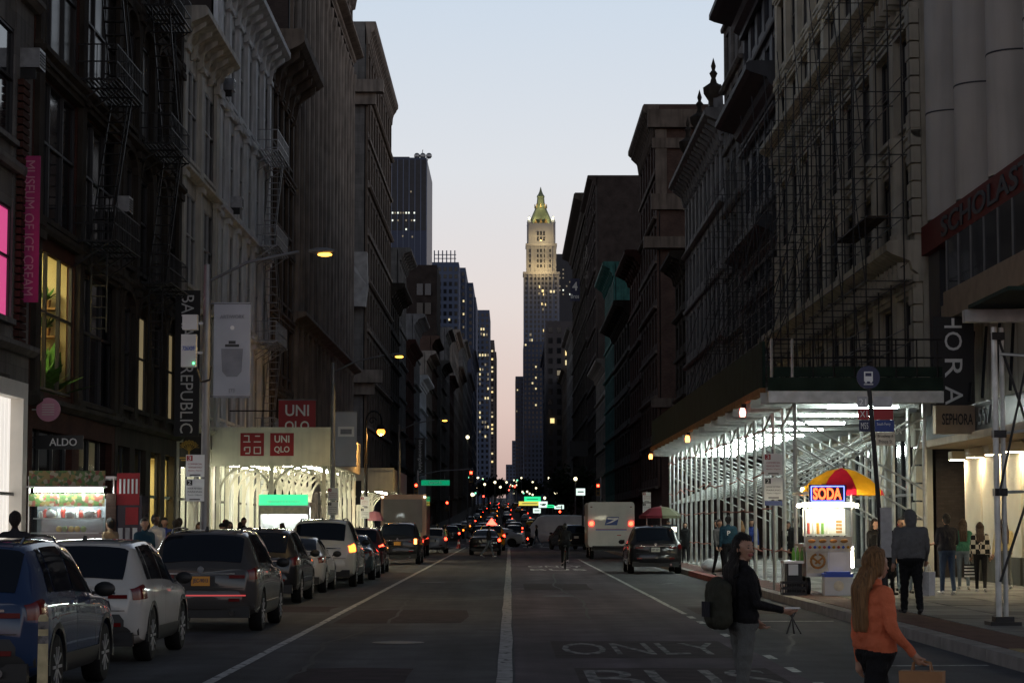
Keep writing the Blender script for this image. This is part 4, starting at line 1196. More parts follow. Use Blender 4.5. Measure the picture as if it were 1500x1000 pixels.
# --- near scaffold frame at the edge of the pavement
ns = thing('near_shed_frame', 'grey scaffold post with crossing braces and flat roof beam on the pavement', 'scaffold', (8.0, 35.7, .165))
MB().tube((-.06, 0, .12), (-.06, 0, 4.85), .05, 10).build('post', 'galv', ns); MB().tube((.08, .1, .12), (.08, .1, 4.85), .04, 10).build('post', 'galv', ns)
MB().box(-.24, .26, -.2, .28, 0, .06).box(-.14, .16, -.12, .18, .06, .14).build('base_plate', 'iron_black', ns)
MB().box(-.55, 3.6, -.1, .12, 4.93, 5.13).build('roof_beam', 'galv', ns)
MB().box(-.5, 3.6, -3, -.12, 5.14, 5.20).build('deck', 'plywood_green', ns)
MB().tube((0, 0, 3.1), (3.2, 0, 3.5), .025, 6).build('brace', 'galv', ns); MB().tube((0, -.05, 2.15), (3.2, -.05, 2.25), .025, 6).build('brace', 'galv', ns)
MB().tube((0, .05, 4.75), (1.1, .05, 1.2), .022, 6).build('brace', 'iron_black', ns); MB().tube((-.05, -.1, .7), (1.3, -.1, 4.6), .022, 6).build('brace', 'iron_black', ns)
MB().tube((-.05, -.12, 2.1), (.45, -.12, 4.3), .02, 6).build('brace', 'iron_black', ns); MB().tube((-.03, .12, .4), (-.03, .12, 2.1), .018, 6).build('brace', 'iron_black', ns)
MB().tube((0, -.15, 4.4), (3, -3, 3.9), .025, 6).build('brace', 'galv', ns)
for z in (2.15, 3.1, 4.7): MB().box(-.1, .1, -.08, .13, z - .06, z + .06).build('clamp', 'iron_black', ns)

# --- white arched sheds on the east side
def white_shed(y0, y1, x0, x1, z0, z1, label, nbay, lights):
    o = thing('arched_shed', label, 'sidewalk shed', (x1, y0, .15))
    W = x1 - x0
    zz0, zz1 = z0 - .15, z1 - .15
    MB().box(-W, 0, 0, .08, zz0, zz1).build('end_panel', 'shed_white', o)
    n = nbay * 2
    for i in range(n):
        a = .08 + (y1 - y0 - .08) * i / n; b = .08 + (y1 - y0 - .08) * (i + 1) / n
        MB().box(-.08, 0, a, b - .02, zz0, zz1).build('side_panel', 'shed_white', o)
    MB().box(-W, -.09, .09, y1 - y0, zz0 + .05, zz0 + .15).build('deck', 'shed_white', o)
    MB().box(-W - .02, .05, -.05, .0, zz1 - .1, zz1 + .06).build('cap_rail', 'shed_white', o)
    MB().box(-W - .02, .05, -.05, .0, zz0 - .06, zz0 + .06).build('cap_rail', 'shed_white', o)
    for k in range(nbay + 1):
        y = .2 + (y1 - y0 - .5) * k / nbay
        for x in (-W + .25, -W * .5, -.3):
            MB().box(x - .08, x + .08, y - .08, y + .08, 0, zz0 - .02).build('post', 'shed_white', o)
            for s in (-1, 1):
                if (x > -.5 and s > 0) or (x < -W + .4 and s < 0): continue
                mb = MB(); n2 = 7; r = W * .24
                for j in range(n2):
                    t0, t1 = PI / 2 * j / n2, PI / 2 * (j + 1) / n2
                    mb.bar((x + s * r * (1 - math.cos(t0)) + s * .05, y, zz0 - 1.25 + 1.2 * math.sin(t0)), (x + s * r * (1 - math.cos(t1)) + s * .05, y, zz0 - 1.25 + 1.2 * math.sin(t1)), .09, .1)
                mb.build('arched_rib', 'shed_white', o)
            if k < nbay and x > -W * .6:
                mb = MB(); n2 = 6
                for s, yy in ((1, y), (-1, y + (y1 - y0 - .5) / nbay)):
                    for j in range(n2):
                        t0, t1 = PI / 2 * j / n2, PI / 2 * (j + 1) / n2
                        mb.bar((x, yy + s * (.05 + 1.0 * (1 - math.cos(t0))), zz0 - 1.25 + 1.2 * math.sin(t0)), (x, yy + s * (.05 + 1.0 * (1 - math.cos(t1))), zz0 - 1.25 + 1.2 * math.sin(t1)), .08, .09)
                mb.build('arched_rib', 'shed_white', o)
        if k < nbay and lights:
            for x in (-W * .75, -W * .3):
                MB().box(x - .6, x + .6, y + .7, y + .85, zz0 - .05, zz0 - .01).build('light_tube', 'tube_warm', o)
    return o
ws = white_shed(91, 109, -12.4, -7.45, 4.25, 5.75, 'pale shed with arched ribs and two red square logos on its end panel', 6, True)
for x0 in (-11.22, -9.98):
    MB().box(x0 + 7.45, x0 + 7.45 + .98, -.03, -.002, 4.47, 5.42).build('logo_square', 'sign_red', ws)
text('UNI', .62, .30, (-9.98 + 7.45 + .49, -.045, 5.17), mat='sign_white', parent=ws, bold=.02); text('QLO', .64, .30, (-9.98 + 7.45 + .49, -.045, 4.72), mat='sign_white', parent=ws, bold=.02)
kx, kz = -11.22 + 7.45, 4.47
def kana(o, x, z, s, segs):
    mb = MB()
    for (a, b, c, d) in segs: mb.box(x + a * s, x + c * s, -.05, -.031, z + b * s, z + d * s)
    mb.build('lettering', 'sign_white', o)
kana(ws, kx + .12, kz + .56, .3, [(.1, .82, .85, .98), (.7, .12, .85, .82), (0, 0, 1, .14)])           # yu
kana(ws, kx + .56, kz + .56, .3, [(.15, .8, .85, .95), (0, 0, 1, .15)])                                 # ni
kana(ws, kx + .12, kz + .08, .3, [(.2, .85, 1, 1), (.85, .2, 1, .85), (.3, 0, .92, .18), (.1, .45, .3, .9)])  # ku
kana(ws, kx + .56, kz + .08, .3, [(0, 0, .14, 1), (.86, 0, 1, 1), (.14, .86, .86, 1), (.14, 0, .86, .14)])    # ro
white_shed(139.5, 158, -12.4, -7.45, 3.9, 5.3, 'plain pale arched shed further on, beyond the one with red logos', 6, True)
fs = thing('flag_sign', 'dark red square flag sign rising behind the pale arched shed', 'sign', (-9.45, 97, 5.2))
MB().box(-.82, .82, -.05, .05, .1, 2.06).build('panel', 'sign_red', fs); MB().box(-.86, .86, -.06, .06, 2.06, 2.12).build('frame', 'sash_grey', fs); MB().tube((-3, 0, 1.6), (-.82, 0, 1.6), .03).build('bracket', 'iron_black', fs)
text('UNI', 1.05, .5, (0, -.065, 1.62), mat='sign_white', parent=fs, bold=.015); text('QLO', 1.08, .5, (0, -.065, .9), mat='sign_white', parent=fs, bold=.015)

# --- hanging signs
def hang_sign(name, label, x0, x1, y, z0, z1, mat, letters=None, lmat='sign_white', group=None, vertical=None, bold=0.0):
    o = thing(name, label, 'sign', ((x0 + x1) / 2, y, z0))
    w, h = x1 - x0, z1 - z0
    MB().box(-w / 2, w / 2, -.03, .03, 0, h).build('panel', mat, o)
    s = -1 if x0 < 0 else 1
    for z in (.06, h - .06): MB().tube((s * w / 2, 0, z), (s * (w / 2 + .8), 0, z), .02).build('bracket', 'iron_black', o)
    if vertical:
        t, tw, th, zc = vertical
        text(t, tw, th, (0, -.042, zc), (0, 0, -1), (1, 0, 0), lmat, o, .015, bold=bold)
    return o
hang_sign('hanging_banner', 'tall pink hanging banner reading MUSEUM OF ICE CREAM', -12.5, -11.98, 55.2, 7.4, 11.15, 'banner_pink', vertical=('MUSEUM OF ICE CREAM', 3.45, .26, 1.9), lmat='pink_disc')
hang_sign('hanging_sign', 'tall black hanging sign reading BANANA REPUBLIC', -12.15, -11.25, 79, 4.95, 10.25, 'black_paint', vertical=('BANANA REPUBLIC', 5.0, .46, 2.62), bold=.0)
ts = hang_sign('hanging_sign', 'black square sign with gold tree emblem below the long black sign', -12.75, -11.75, 83.5, 3.95, 5.25, 'black_paint')
mb = MB()
mb.bar((0, -.05, .35), (0, -.05, .7), .07, .02)
for a in range(-3, 4):
    t = a * .33; e = Vector((math.sin(t) * .42, -.05, .62 + math.cos(t) * .42))
    mb.bar((0, -.05, .62), tuple(e), .035, .02)
    for s in (-.25, .25):
        mid = Vector((math.sin(t) * .25, -.05, .62 + math.cos(t) * .25)); mb.bar(tuple(mid), (mid.x + math.sin(t + s * 2.4) * .18, -.05, mid.z + math.cos(t + s * 2.4) * .18), .025, .02)
mb.bar((-.36, -.05, .36), (.36, -.05, .36), .02, .05); mb.bar((-.3, -.05, .27), (.3, -.05, .27), .02, .04)
mb.build('tree_emblem', 'gold', ts)
al = hang_sign('hanging_sign', 'black sign box with silver letters ALDO over the fruit kiosk', -12.45, -11.2, 57.4, 3.75, 4.12, 'black_paint')
text('ALDO', .72, .2, (.1, -.05, .19), mat='sign_white', parent=al, bold=.01)
pk = thing('round_sign', 'round pink sign projecting over the pavement above the black sign box', 'sign', (-12.05, 57, 4.45))
MB().lathe([(0, -.04), (.31, -.04), (.31, .04), (0, .04)], (0, 0, .32), 28, 'y').build('disc', 'pink_disc', pk); MB().tube((-.6, 0, .32), (-.3, 0, .32), .02).build('bracket', 'sash_white', pk)
for r_ in range(5): MB().box(-.16, .16, -.052, -.041, .18 + r_ * .065, .2 + r_ * .065).build('lettering', 'store_white', pk)
sb = thing('hanging_banner', 'black vertical banner reading HORA in white over the beauty shop', 'sign', (12.72, 62.6, 5.05))
MB().box(-.55, .62, -.03, .03, 0, 2.68).build('panel', 'black_paint', sb)
for i, ch in enumerate('ORA'):
    text(ch, .54, .5, (0.02, -.045, 1.98 - i * .78), (0, 0, -1), (1, 0, 0), 'sign_white', sb, .015)
MB().extrude([(-.23, -.04, 2.36), (.27, -.04, 2.36), (.27, -.04, 2.43), (.06, -.04, 2.43), (.06, -.04, 2.64), (-.02, -.04, 2.64), (-.02, -.04, 2.43), (-.23, -.04, 2.43)], (0, -.012, 0)).build('lettering', 'sign_white', sb)
ss = thing('shop_sign', 'tan block sign with letters SEPHORA on the shop canopy', 'sign', (12.35, 58.4, 4.2))
MB().box(-1.0, .35, -.2, .2, 0, .75).build('panel', 'ledge_beige', ss); text('SEPHORA', .82, .3, (-.42, -.21, .38), mat='iron_black', parent=ss, bold=.01); MB().box(.06, .22, -.215, -.2, .1, .65).build('logo_square', 'black_paint', ss)
ss2 = thing('shop_sign', 'smaller pale block sign with letters SEPHORA at the canopy end', 'sign', (11.4, 66.3, 4.3))
MB().box(-.7, .7, -.2, .2, 0, .72).build('panel', 'stone_grey', ss2); text('SEPHORA', .9, .3, (0, -.21, .36), mat='sign_white', parent=ss2, bold=.01)
b4 = hang_sign('hanging_sign', 'far dark flag sign with large numeral 4', px_x(836, 400), px_x(850, 400), 400, py_z(441, 400), py_z(408, 400), 'sign_navy')
text('4', .95, 1.6, (0, -.1, 2.75), mat='sign_white', parent=b4, depth=.05, bold=.03); text('Bros', 1.5, .8, (0, -.1, .9), mat='sign_white', parent=b4, depth=.05, bold=.02)
hang_sign('hanging_sign', 'black vertical sign with silver letters past the cross street', px_x(608, 196), px_x(622, 196), 196, py_z(696, 196), py_z(641, 196), 'black_paint', vertical=('bloomingdale\u0027s', 2.9, .42, 1.7))
hang_sign('hanging_sign', 'blank black square flag sign on the side of the mail truck', px_x(835, 330), px_x(862, 330), 330, py_z(668, 330), py_z(646, 330), 'black_paint')
ax = hang_sign('hanging_sign', 'black shop sign with thin letters under the pale sheds', -11.2, -9.3, 137, 3.0, 4.5, 'black_paint'); text('A|X', .8, .4, (0, -.05, .95), mat='sign_white', parent=ax); text('ARMANI EXCHANGE', 1.3, .12, (0, -.05, .5), mat='sign_white', parent=ax)

# --- cobra lamps, banners, crook lamp
def cobra(x, y, h, reach, label, banner=None, group=None, dirx=1):
    o = thing('street_lamp', label, 'street lamp', (x, y, .16))
    MB().lathe([(0, 0), (.2, 0), (.2, .5), (.11, .7), (.085, h - .8), (.07, h - .3), (0, h - .3)], n=10).build('pole', 'lamp_pole', o, smooth=True)
    pts = [(0, 0, h - .7), (dirx * reach * .35, 0, h - .25), (dirx * reach * .8, 0, h)]
    mb = MB().path(pts, .035, 8); mb.build('arm', 'lamp_pole', o)
    mb = MB(); mb.ball((dirx * reach, 0, h + .02), (.32, .13, .07), 12, 6); hd = mb.build('lamp_head', 'lamp_pole', o, smooth=True)
    mb = MB(); mb.ball((dirx * (reach + .08), 0, h - .07), (.17, .10, .045), 12, 6); mb.build('lens', 'lamp_sodium', hd)
    lamp('lamp_light', 'SPOT', 560, (dirx * (reach + .08), 0, h - .16), (1, .66, .26), .12, o, (0, 0, 0), 140)
    if banner:
        bz0, bz1, bx0, bx1 = banner
        b = MB().box(bx0, bx1, -.01, .01, bz0, bz1).build('banner', 'banner_pale', o)
        for z in (bz0 + .03, bz1 - .03): MB().tube((0, 0, z), (bx1, 0, z), .018).build('banner_arm', 'lamp_pole', o)
        return o, b
    return o, None
o, b = cobra(-6.92, 49.7, 7.85, 2.6, 'street lamp with equipment boxes and grey banner beside the pale building', (4.5, 6.68, .16, 1.0))
text('ART/WORK', .56, .09, (.58, -.02, 6.35), mat='banner_ink', parent=b, depth=.008, bold=.01)
MB().lathe([(0, -.013), (.05, -.013), (.05, .013), (0, .013)], (.58, 0, 6.1), 10, 'y').build('artwork', 'sign_white', b)
MB().extrude([(.33, -.014, 5.62), (.83, -.014, 5.62), (.80, -.014, 5.1), (.70, -.014, 4.98), (.46, -.014, 4.98), (.36, -.014, 5.1)], (0, -.006, 0)).build('artwork', 'banner_ink', b)
MB().box(.42, .74, -.016, -.012, 5.66, 5.72).box(.5, .66, -.016, -.012, 5.73, 5.8).build('artwork', 'sash_dark', b)
text('[T]', .12, .09, (.58, -.02, 4.66), mat='banner_ink', parent=b, depth=.008)
eb = thing('equipment_box', 'white utility box with blue digits mounted on the lamp post', 'utility box', (-7.25, 49.6, 5.35))
MB().box(-.22, .12, -.14, .14, 0, .74).build('housing', 'plastic_white', eb); text('726X09', .27, .1, (-.05, -.15, .42), mat='plastic_blue', parent=eb, depth=.01); MB().ball((.07, -.15, .08), .025, 8, 5).build('indicator', 'led_green', eb); MB().box(.12, .26, -.02, .02, .3, .36).build('bracket', 'steel_grey', eb)
eb2 = thing('equipment_box', 'plain white radio box above the digit box on the lamp post', 'utility box', (-7.25, 49.6, 6.2))
MB().box(-.2, .14, -.14, .14, 0, .34).build('housing', 'plastic_white', eb2); MB().box(.14, .26, -.02, .02, .12, .18).build('bracket', 'steel_grey', eb2)
cd = MB().path([(.12, -.1, 5.2), (.1, -.15, 4.9), (-.1, -.15, 4.85), (-.2, -.12, 5.15)], .02); cd.build('cable', 'iron_black', o)
def parking_sign(x, y, z0, label, red=True, s=1.0, pole=True):
    o = thing('parking_sign', label, 'sign', (x, y, .16))
    if pole: MB().tube((0, .04, 0), (0, .04, z0 + 1.15 * s), .03, 8).build('post', 'lamp_pole', o)
    for k, zz in enumerate((z0 + .55 * s, z0)):
        p = MB().box(-.21 * s, .21 * s, -.02, 0, zz, zz + .5 * s).build('sign_plate', 'sign_white', o)
        MB().box(-.19 * s, -.06 * s, -.03, -.021, zz + .36 * s, zz + .48 * s).build('number_square', 'sign_red' if k == 0 else 'black_paint', p)
        text('3' if k == 0 else '2', .07 * s, .09 * s, (-.125 * s, -.033, zz + .42 * s), parent=p, depth=.004)
        for r_ in range(3): text(('COMMERCIAL', 'VEHICLES ONLY', '8am-7pm')[r_] if k == 0 else ('HOUR METERED', 'PARKING', '7am-10pm')[r_], .32 * s, .035 * s, (0, -.024, zz + (.29 - .075 * r_) * s), mat='sign_red' if k == 0 else 'black_paint', parent=p, depth=.004)
        MB().box(-.12 * s, .12 * s, -.026, -.021, zz + .03 * s, zz + .055 * s).build('arrow', 'black_paint', p)
    return o
parking_sign(-7.12, 49.5, 2.15, 'two-part white parking sign on the lamp post with equipment boxes', pole=False)
ps = parking_sign(6.62, 55, 2.25, 'two-part white parking sign before the long pipe shed', s=1.1)
MB().box(-.22, .22, -.02, 0, 2.1, 2.22).build('meter_plate', 'sign_blue', ps)
parking_sign(-6.95, 86, 2.0, 'two-part parking sign beside the green topped food truck')
parking_sign(-6.95, 105, 1.9, 'two-part parking sign at the far end of the arched shed with red logos')
parking_sign(7.0, 112, 2.2, 'two-part parking sign above the dark umbrella')
o, b = cobra(-7.05, 87, 8.35, 2.55, 'street lamp with pale banner over the white utility vehicle', (3.9, 6.1, .08, .95))
MB().box(.2, .85, -.014, -.011, 5.1, 5.5).build('artwork', 'sign_white', b); MB().box(.3, .75, -.018, -.015, 5.2, 5.4).build('artwork', 'banner_ink', b)
cobra(-7.0, 138, 8.2, 2.8, 'street lamp before the cross street with thin curved arm')
ck = thing('crook_lamp', 'ornate black crook lamp post with glowing orange lantern', 'street lamp', (-6.98, 106, .16))
MB().lathe([(0, 0), (.22, 0), (.2, .6), (.1, .9), (.07, 6.0), (0, 6.0)], n=10).build('pole', 'iron_black', ck, smooth=True)
pts = [(0, 0, 6.0)] + [(.38 - .38 * math.cos(t), 0, 6.6 + .5 * math.sin(t)) for t in np.linspace(0, PI, 9)] + [(.74, 0, 6.45)]
MB().path(pts, .045, 8).build('crook', 'iron_black', ck)
MB().path([(.3 + .2 * math.cos(t) * (1 - t / 9), 0, 6.62 + .2 * math.sin(t) * (1 - t / 9)) for t in np.linspace(0, 7, 16)], .025, 6).build('scroll', 'iron_black', ck)
MB().lathe([(0, 6.45), (.1, 6.45), (.24, 6.25), (.24, 6.2), (0, 6.2)], (.72, 0, 0), 12).build('hood', 'iron_black', ck)
MB().ball((.72, 0, 6.08), (.2, .2, .17), 12, 8).build('lantern', 'lamp_orange', ck)
lamp('lamp_light', 'POINT', 320, (.72, 0, 5.86), (1, .50, .14), .1, ck)

# --- traffic lights and street name sign at the cross street
def signal(o, x, z, lit='sig_red', y=0):
    s = MB().box(x - .17, x + .17, y - .12, y + .12, z - .52, z + .52).build('signal_head', 'sign_lit_body', o)
    for k, m in enumerate((lit, 'plastic_black', 'plastic_black')):
        MB().lathe([(0, -.02), (.12, -.02), (.10, .02), (0, .02)], (x, y - .13, z + .33 - .33 * k), 12, 'y').build('lens', m, s)
        MB().extrude([(x - .14, y - .12, z + .45 - .33 * k), (x + .14, y - .12, z + .45 - .33 * k), (x + .14, y - .3, z + .45 - .33 * k), (x - .14, y - .3, z + .45 - .33 * k)], (0, 0, .02)).build('visor', 'plastic_black', s)
mk('sign_lit_body', (.20, .11, .015), .5, var=.1, bump=0)
TY = 190.5
tl = thing('traffic_light', 'mast arm traffic light carrying a green street name sign', 'traffic light', (-8.0, TY, .16))
MB().lathe([(0, 0), (.16, 0), (.12, .5), (.09, 6.3), (0, 6.3)], n=10).build('pole', 'lamp_pole', tl)
MB().path([(0, 0, 5.9), (2, 0, 6.25), (4.8, 0, 6.4)], .05, 8).build('mast_arm', 'lamp_pole', tl)
signal(tl, 4.62, 5.75); signal(tl, -.15, 4.65, y=-.25)
sp = MB().box(.28, 2.75, -.05, .0, 4.97, 5.45).build('street_name_plate', 'sign_green', tl)
MB().box(.3, 2.73, -.06, -.051, 4.99, 5.01).box(.3, 2.73, -.06, -.051, 5.41, 5.43).build('border', 'sign_white', sp); text('Spring St', 1.1, .28, (1.5, -.06, 5.2), mat='sign_white', parent=sp, bold=.02)
for x in (.7, 2.3): MB().tube((x, -.02, 5.45), (x, -.02, 6.05), .02).build('hanger', 'lamp_pole', tl)
def pole_signal(px, py, d, label, h=None):
    p = pix(px, py, d); g = gz(d)
    o = thing('traffic_light', label, 'traffic light', (p.x, d, g + .14))
    MB().tube((.22, .1, 0), (.22, .1, p.z - g + .6), .06, 8).build('pole', 'lamp_pole', o)
    signal(o, 0, p.z - g - .14 - .33)
pole_signal(876, 711, 191, 'red traffic light on the corner above the mail truck')
pole_signal(655, 736, 230, 'low red traffic light past the cross street near the bus stop sign')
pole_signal(820, 749, 260, 'low red traffic light past the cross street beside the white van')
# --- bus stop sign pole
bs = thing('bus_stop_sign', 'leaning bus stop pole with round blue bus disc and route plates', 'sign', (7.24, 42.2, .165))
lean = -.068
def bl_(z, x=0.0, y=0.0): return (x + lean * z, y, z)
MB().tube(bl_(0), bl_(4.25), .045, 10).build('pole', 'iron_black', bs)
MB().tube(bl_(.0), bl_(1.55), .06, 10).build('pole_sleeve', 'iron_black', bs)
disc = MB().lathe([(0, -.02), (.225, -.02), (.225, .02), (0, .02)], bl_(4.46), 32, 'y').build('disc', 'sign_navy', bs)
c = bl_(4.46)
MB().box(c[0] - .085, c[0] + .085, -.03, -.021, c[2] - .08, c[2] + .02).box(c[0] - .085, c[0] - .06, -.03, -.021, c[2] + .02, c[2] + .11).box(c[0] + .06, c[0] + .085, -.03, -.021, c[2] + .02, c[2] + .11).box(c[0] - .06, c[0] + .06, -.03, -.021, c[2] + .085, c[2] + .11).box(c[0] - .07, c[0] - .03, -.03, -.021, c[2] - .11, c[2] - .08).box(c[0] + .03, c[0] + .07, -.03, -.021, c[2] - .11, c[2] - .08).box(c[0] - .09, c[0] + .09, -.03, -.021, c[2] - .145, c[2] - .13).build('bus_emblem', 'sign_white', disc)
for k, (m, t0, t1) in enumerate((('steel_grey', '21', ''), ('sign_red', 'X1', ''), ('sign_navy', 'M55', 'South Ferry'))):
    z = 3.98 - k * .23
    c = bl_(z)
    p = MB().box(c[0] - .26, c[0] - .05, -.05, -.03, z - .11, z + .11).build('route_plate', m, bs); text(t0, .14, .12, (c[0] - .155, -.055, z), parent=p, depth=.005)
    p = MB().box(c[0] + .05, c[0] + .42, -.02, .0, z - .11, z + .11).build('route_plate', 'sign_blue' if k == 2 else m, bs)
    if t1: text(t1, .26, .07, (c[0] + .22, -.025, z + .03), parent=p, depth=.004)
c = bl_(3.28); p = MB().box(c[0] + .05, c[0] + .42, -.02, 0, 3.14, 3.4).build('location_plate', 'menu_cream', bs); text('Broadway &', .3, .07, (c[0] + .235, -.025, 3.32), mat='black_paint', parent=p, depth=.004); text('Prince St', .26, .07, (c[0] + .235, -.025, 3.22), mat='black_paint', parent=p, depth=.004)
c = bl_(1.55); MB().box(c[0] - .02, c[0] + .2, -.12, -.02, 1.0, 1.95).build('timetable_case', 'steel_grey', bs)
# --- flexible post at the near corner
fp = thing('flexible_post', 'faded cream flexible delineator post behind the blue car', 'bollard', (-4.24, 20.0, 0))
MB().lathe([(0, 0), (.14, 0), (.13, .03), (.055, .06), (.0, .06)], n=14).build('base', 'plastic_black', fp)
mk('post_cream', (.45, .38, .22), .6, var=.3, scale=8, bump=.05)
MB().lathe([(0, .06), (.05, .06), (.046, .95), (.03, .98), (0, .98)], n=14).build('tube', 'post_cream', fp, smooth=True)
for z in (.72, .85): MB().lathe([(.0, z), (.0485, z), (.0485, z + .07), (0, z + .07)], n=14).build('reflector_band', 'marking_worn', fp, smooth=True)
# --- air conditioners hung in windows
for i, (b, a, z, lab) in enumerate([(L1, 17.3, 13.4, 'grey window air conditioner on the wall beside the pink window'), (L2, 12.0, 11.6, 'grey window air conditioner between the two iron fire escapes'), (L5, 5.2, 15.9, 'grey window air conditioner high on the pale painted building'), (L5, 8.4, 10.5, 'grey window air conditioner low on the pale painted building'), (L5, 2.0, 20.6, 'topmost grey window air conditioner on the pale painted building')]):
    p = b.location
    ac = thing('air_conditioner', lab, 'air conditioner', (p.x + .0, p.y + a, z))
    MB().box(-.1, .5, -.35, .35, 0, .5).build('housing', 'steel_grey', ac)
    for k in range(5): MB().box(.5, .515, -.3, .3, .06 + k * .08, .1 + k * .08).build('grille_slat', 'sash_dark', ac)
    MB().box(-.1, .4, -.3, -.26, -.3, 0).build('bracket', 'iron_black', ac)
# --- netting bundle on the corner building
nb_ = MB(); prof = [(-14.6, 24), (-14.4, 22.2), (-15.2, 20.6), (-15.1, 19.2), (-14.9, 18.2), (-12.55, 18.2), (-12.45, 20), (-12.5, 24)]
pf = [(px_x(505, 189), py_z(370, 189)), (px_x(506, 189), py_z(385, 189)), (px_x(493, 189), py_z(410, 189)), (px_x(490, 189), py_z(425, 189)), (px_x(494, 189), py_z(448, 189)), (px_x(534, 189), py_z(450, 189)), (px_x(537, 189), py_z(420, 189)), (px_x(536, 189), py_z(370, 189))]
nb_.extrude([(x, 188.6 - .3 * (i % 2), z) for i, (x, z) in enumerate(pf)], (0, 1.35, 0))
tag(nb_.build('netting_bundle', 'net_white'), 'bulging white netting wrapped round the corner of the tall grey stone building', 'netting')
# --- rubbish bags, cone
def blob(name, label, c, r, mat, cat, group=None, seed=0):
    g = random.Random(seed); mb = MB(); mb.ball((0, 0, r[2]), r, 14, 9)
    mb.v = [(x * (1 + .18 * math.sin(7 * z + 3 * x + seed)), y * (1 + .15 * math.cos(9 * x + seed)), max(0, z * (1 + .12 * math.sin(6 * x + 5 * y + seed)))) for x, y, z in mb.v]
    o = mb.build(name, mat, None, c, smooth=True)
    return tag(o, label, cat, group)
for i in range(4):
    blob('rubbish_bag', 'white plastic rubbish bag heaped at the kerb by the shed posts', (6.95 + .28 * (i % 2), 75.2 + .5 * i, .165), (.3, .28, .2 + .05 * (i % 2)), 'bag_white', 'rubbish bag', 'rubbish bags at the kerb', i)
tc_ = thing('traffic_cone', 'small red traffic cone standing beyond the box truck', 'traffic cone', (px_x(672, 160), 160, 0))
MB().box(-.2, .2, -.2, .2, 0, .04).build('base', 'plastic_black', tc_); MB().lathe([(0, .04), (.15, .04), (.05, .7), (0, .7)], n=12).build('cone', 'sign_red', tc_); MB().lathe([(0, .35), (.112, .35), (.083, .52), (0, .52)], n=12).build('band', 'sign_white', tc_)

# ------------------------------------------------------------------ food cart with umbrella
CX, CY = 7.4, 51.3
fc = thing('food_cart', 'steel hot dog cart with glowing SODA sign and bright glass case', 'food cart', (CX, CY, .165))
MB().box(-.52, .52, -.35, 1.1, .42, 1.12).build('cabinet', 'stainless', fc)
MB().box(-.6, .6, -.42, 1.16, 1.12, 1.17).build('counter', 'stainless', fc)
for i in range(2): MB().box(-.5 + i * .52, -.02 + i * .52, -.375, -.351, .5, 1.06).build('cabinet_door', 'stainless' if i else 'menu_cream', fc)
mb = MB()
for s in (-1, 1):
    mb.path([(-.26 + s * (.16 * math.sin(t)) , -.39, .78 + .16 * math.cos(t)) for t in np.linspace(.2, PI, 8)], .028, 6)
mb.path([(-.38, -.39, .86), (-.2, -.39, .72)], .025, 6).path([(-.14, -.39, .86), (-.32, -.39, .72)], .025, 6)
mb.build('pretzel_picture', 'bread', fc)
pn = MB().box(-.55, .52, -.44, -.421, 1.0, 1.34).build('menu_panel', 'menu_cream', fc)
for i in range(4): MB().ball((-.4 + i * .25, -.45, 1.24), (.09, .012, .045), 10, 6).build('food_picture', 'menu_orange' if i % 2 == 0 else 'bread', pn)
for i in range(9): MB().ball((-.44 + i * .11, -.45, 1.1), (.036, .012, .035), 8, 5).build('food_picture', ('fruit_red', 'plastic_blue', 'umb_yellow')[i % 3], pn)
for x in (-.55, .55):
    for y in (-.35, 1.05): MB().tube((x, y, 1.17), (x, y, 2.35), .02, 6).build('case_post', 'stainless', fc)
MB().box(-.53, .53, -.36, -.35, 1.36, 2.0).build('case_glass', 'pane_clear', fc)
MB().box(-.5, .5, .35, .38, 1.36, 2.0).build('case_back', 'plastic_white', fc)
for i in range(4): MB().lathe([(.03, -.03), (.07, -.03), (.07, .03), (.03, .03)], (.3, .0, 1.45 + .08 * i), 10).build('pretzel', 'bread', fc)
MB().box(-.5, .5, .0, .3, 1.38, 1.4).build('shelf', 'stainless', fc)
for i in range(5): MB().tube((-.4 + i * .11, .1, 1.4), (-.4 + i * .11, .1, 1.66), .035, 8).build('bottle', ('fruit_red', 'plastic_white', 'umb_yellow', 'fruit_green', 'plastic_white')[i], fc)
MB().box(-.62, .62, -.42, 1.12, 2.32, 2.38).build('case_roof', 'stainless', fc)
MB().box(-.6, .6, -.40, -.30, 2.03, 2.12).build('light_strip', 'cart_light', fc)
for x in (-.68, .66): MB().ball((x, -.36, 2.06), .05, 8, 6).build('bulb', 'cart_light', fc)
MB().box(-.3, .3, .1, .5, 2.2, 2.24).build('case_lamp', 'cart_light', fc)
for x in (-.5, .0, .5): MB().ball((x, .3, 2.44), .05, 8, 6).build('bulb', 'cart_light', fc)  # extra bulbs added above the roof to light the umbrella cloth
sg_ = MB().box(-.46, .40, -.52, -.44, 2.13, 2.54).build('soda_sign', 'sign_navy', fc)
text('SODA', .66, .28, (-.04, -.535, 2.335), mat='neon_red', parent=sg_, bold=.03)
mb = MB(); mb.path([(-.41, -.53, 2.165), (.35, -.53, 2.165), (.35, -.53, 2.505), (-.41, -.53, 2.505), (-.41, -.53, 2.165)], .012, 6); mb.build('neon_border', 'neon_blue', sg_)
for x in (-.44, .44):
    for y in (.0, .8): MB().lathe([(0, -.04), (.2, -.04), (.2, .04), (0, .04)], (x, y, .205), 16, 'x').build('wheel', 'plastic_black', fc)
MB().box(.53, .58, -.34, -.29, .62, 1.1).build('side_light', 'cart_light', fc)
um = thing('umbrella', 'yellow and red panelled umbrella over the hot dog cart', 'umbrella', (CX + .45, CY + .5, .165))
MB().tube((0, 0, 1.2), (0, 0, 3.0), .025, 8).build('pole', 'stainless', um)
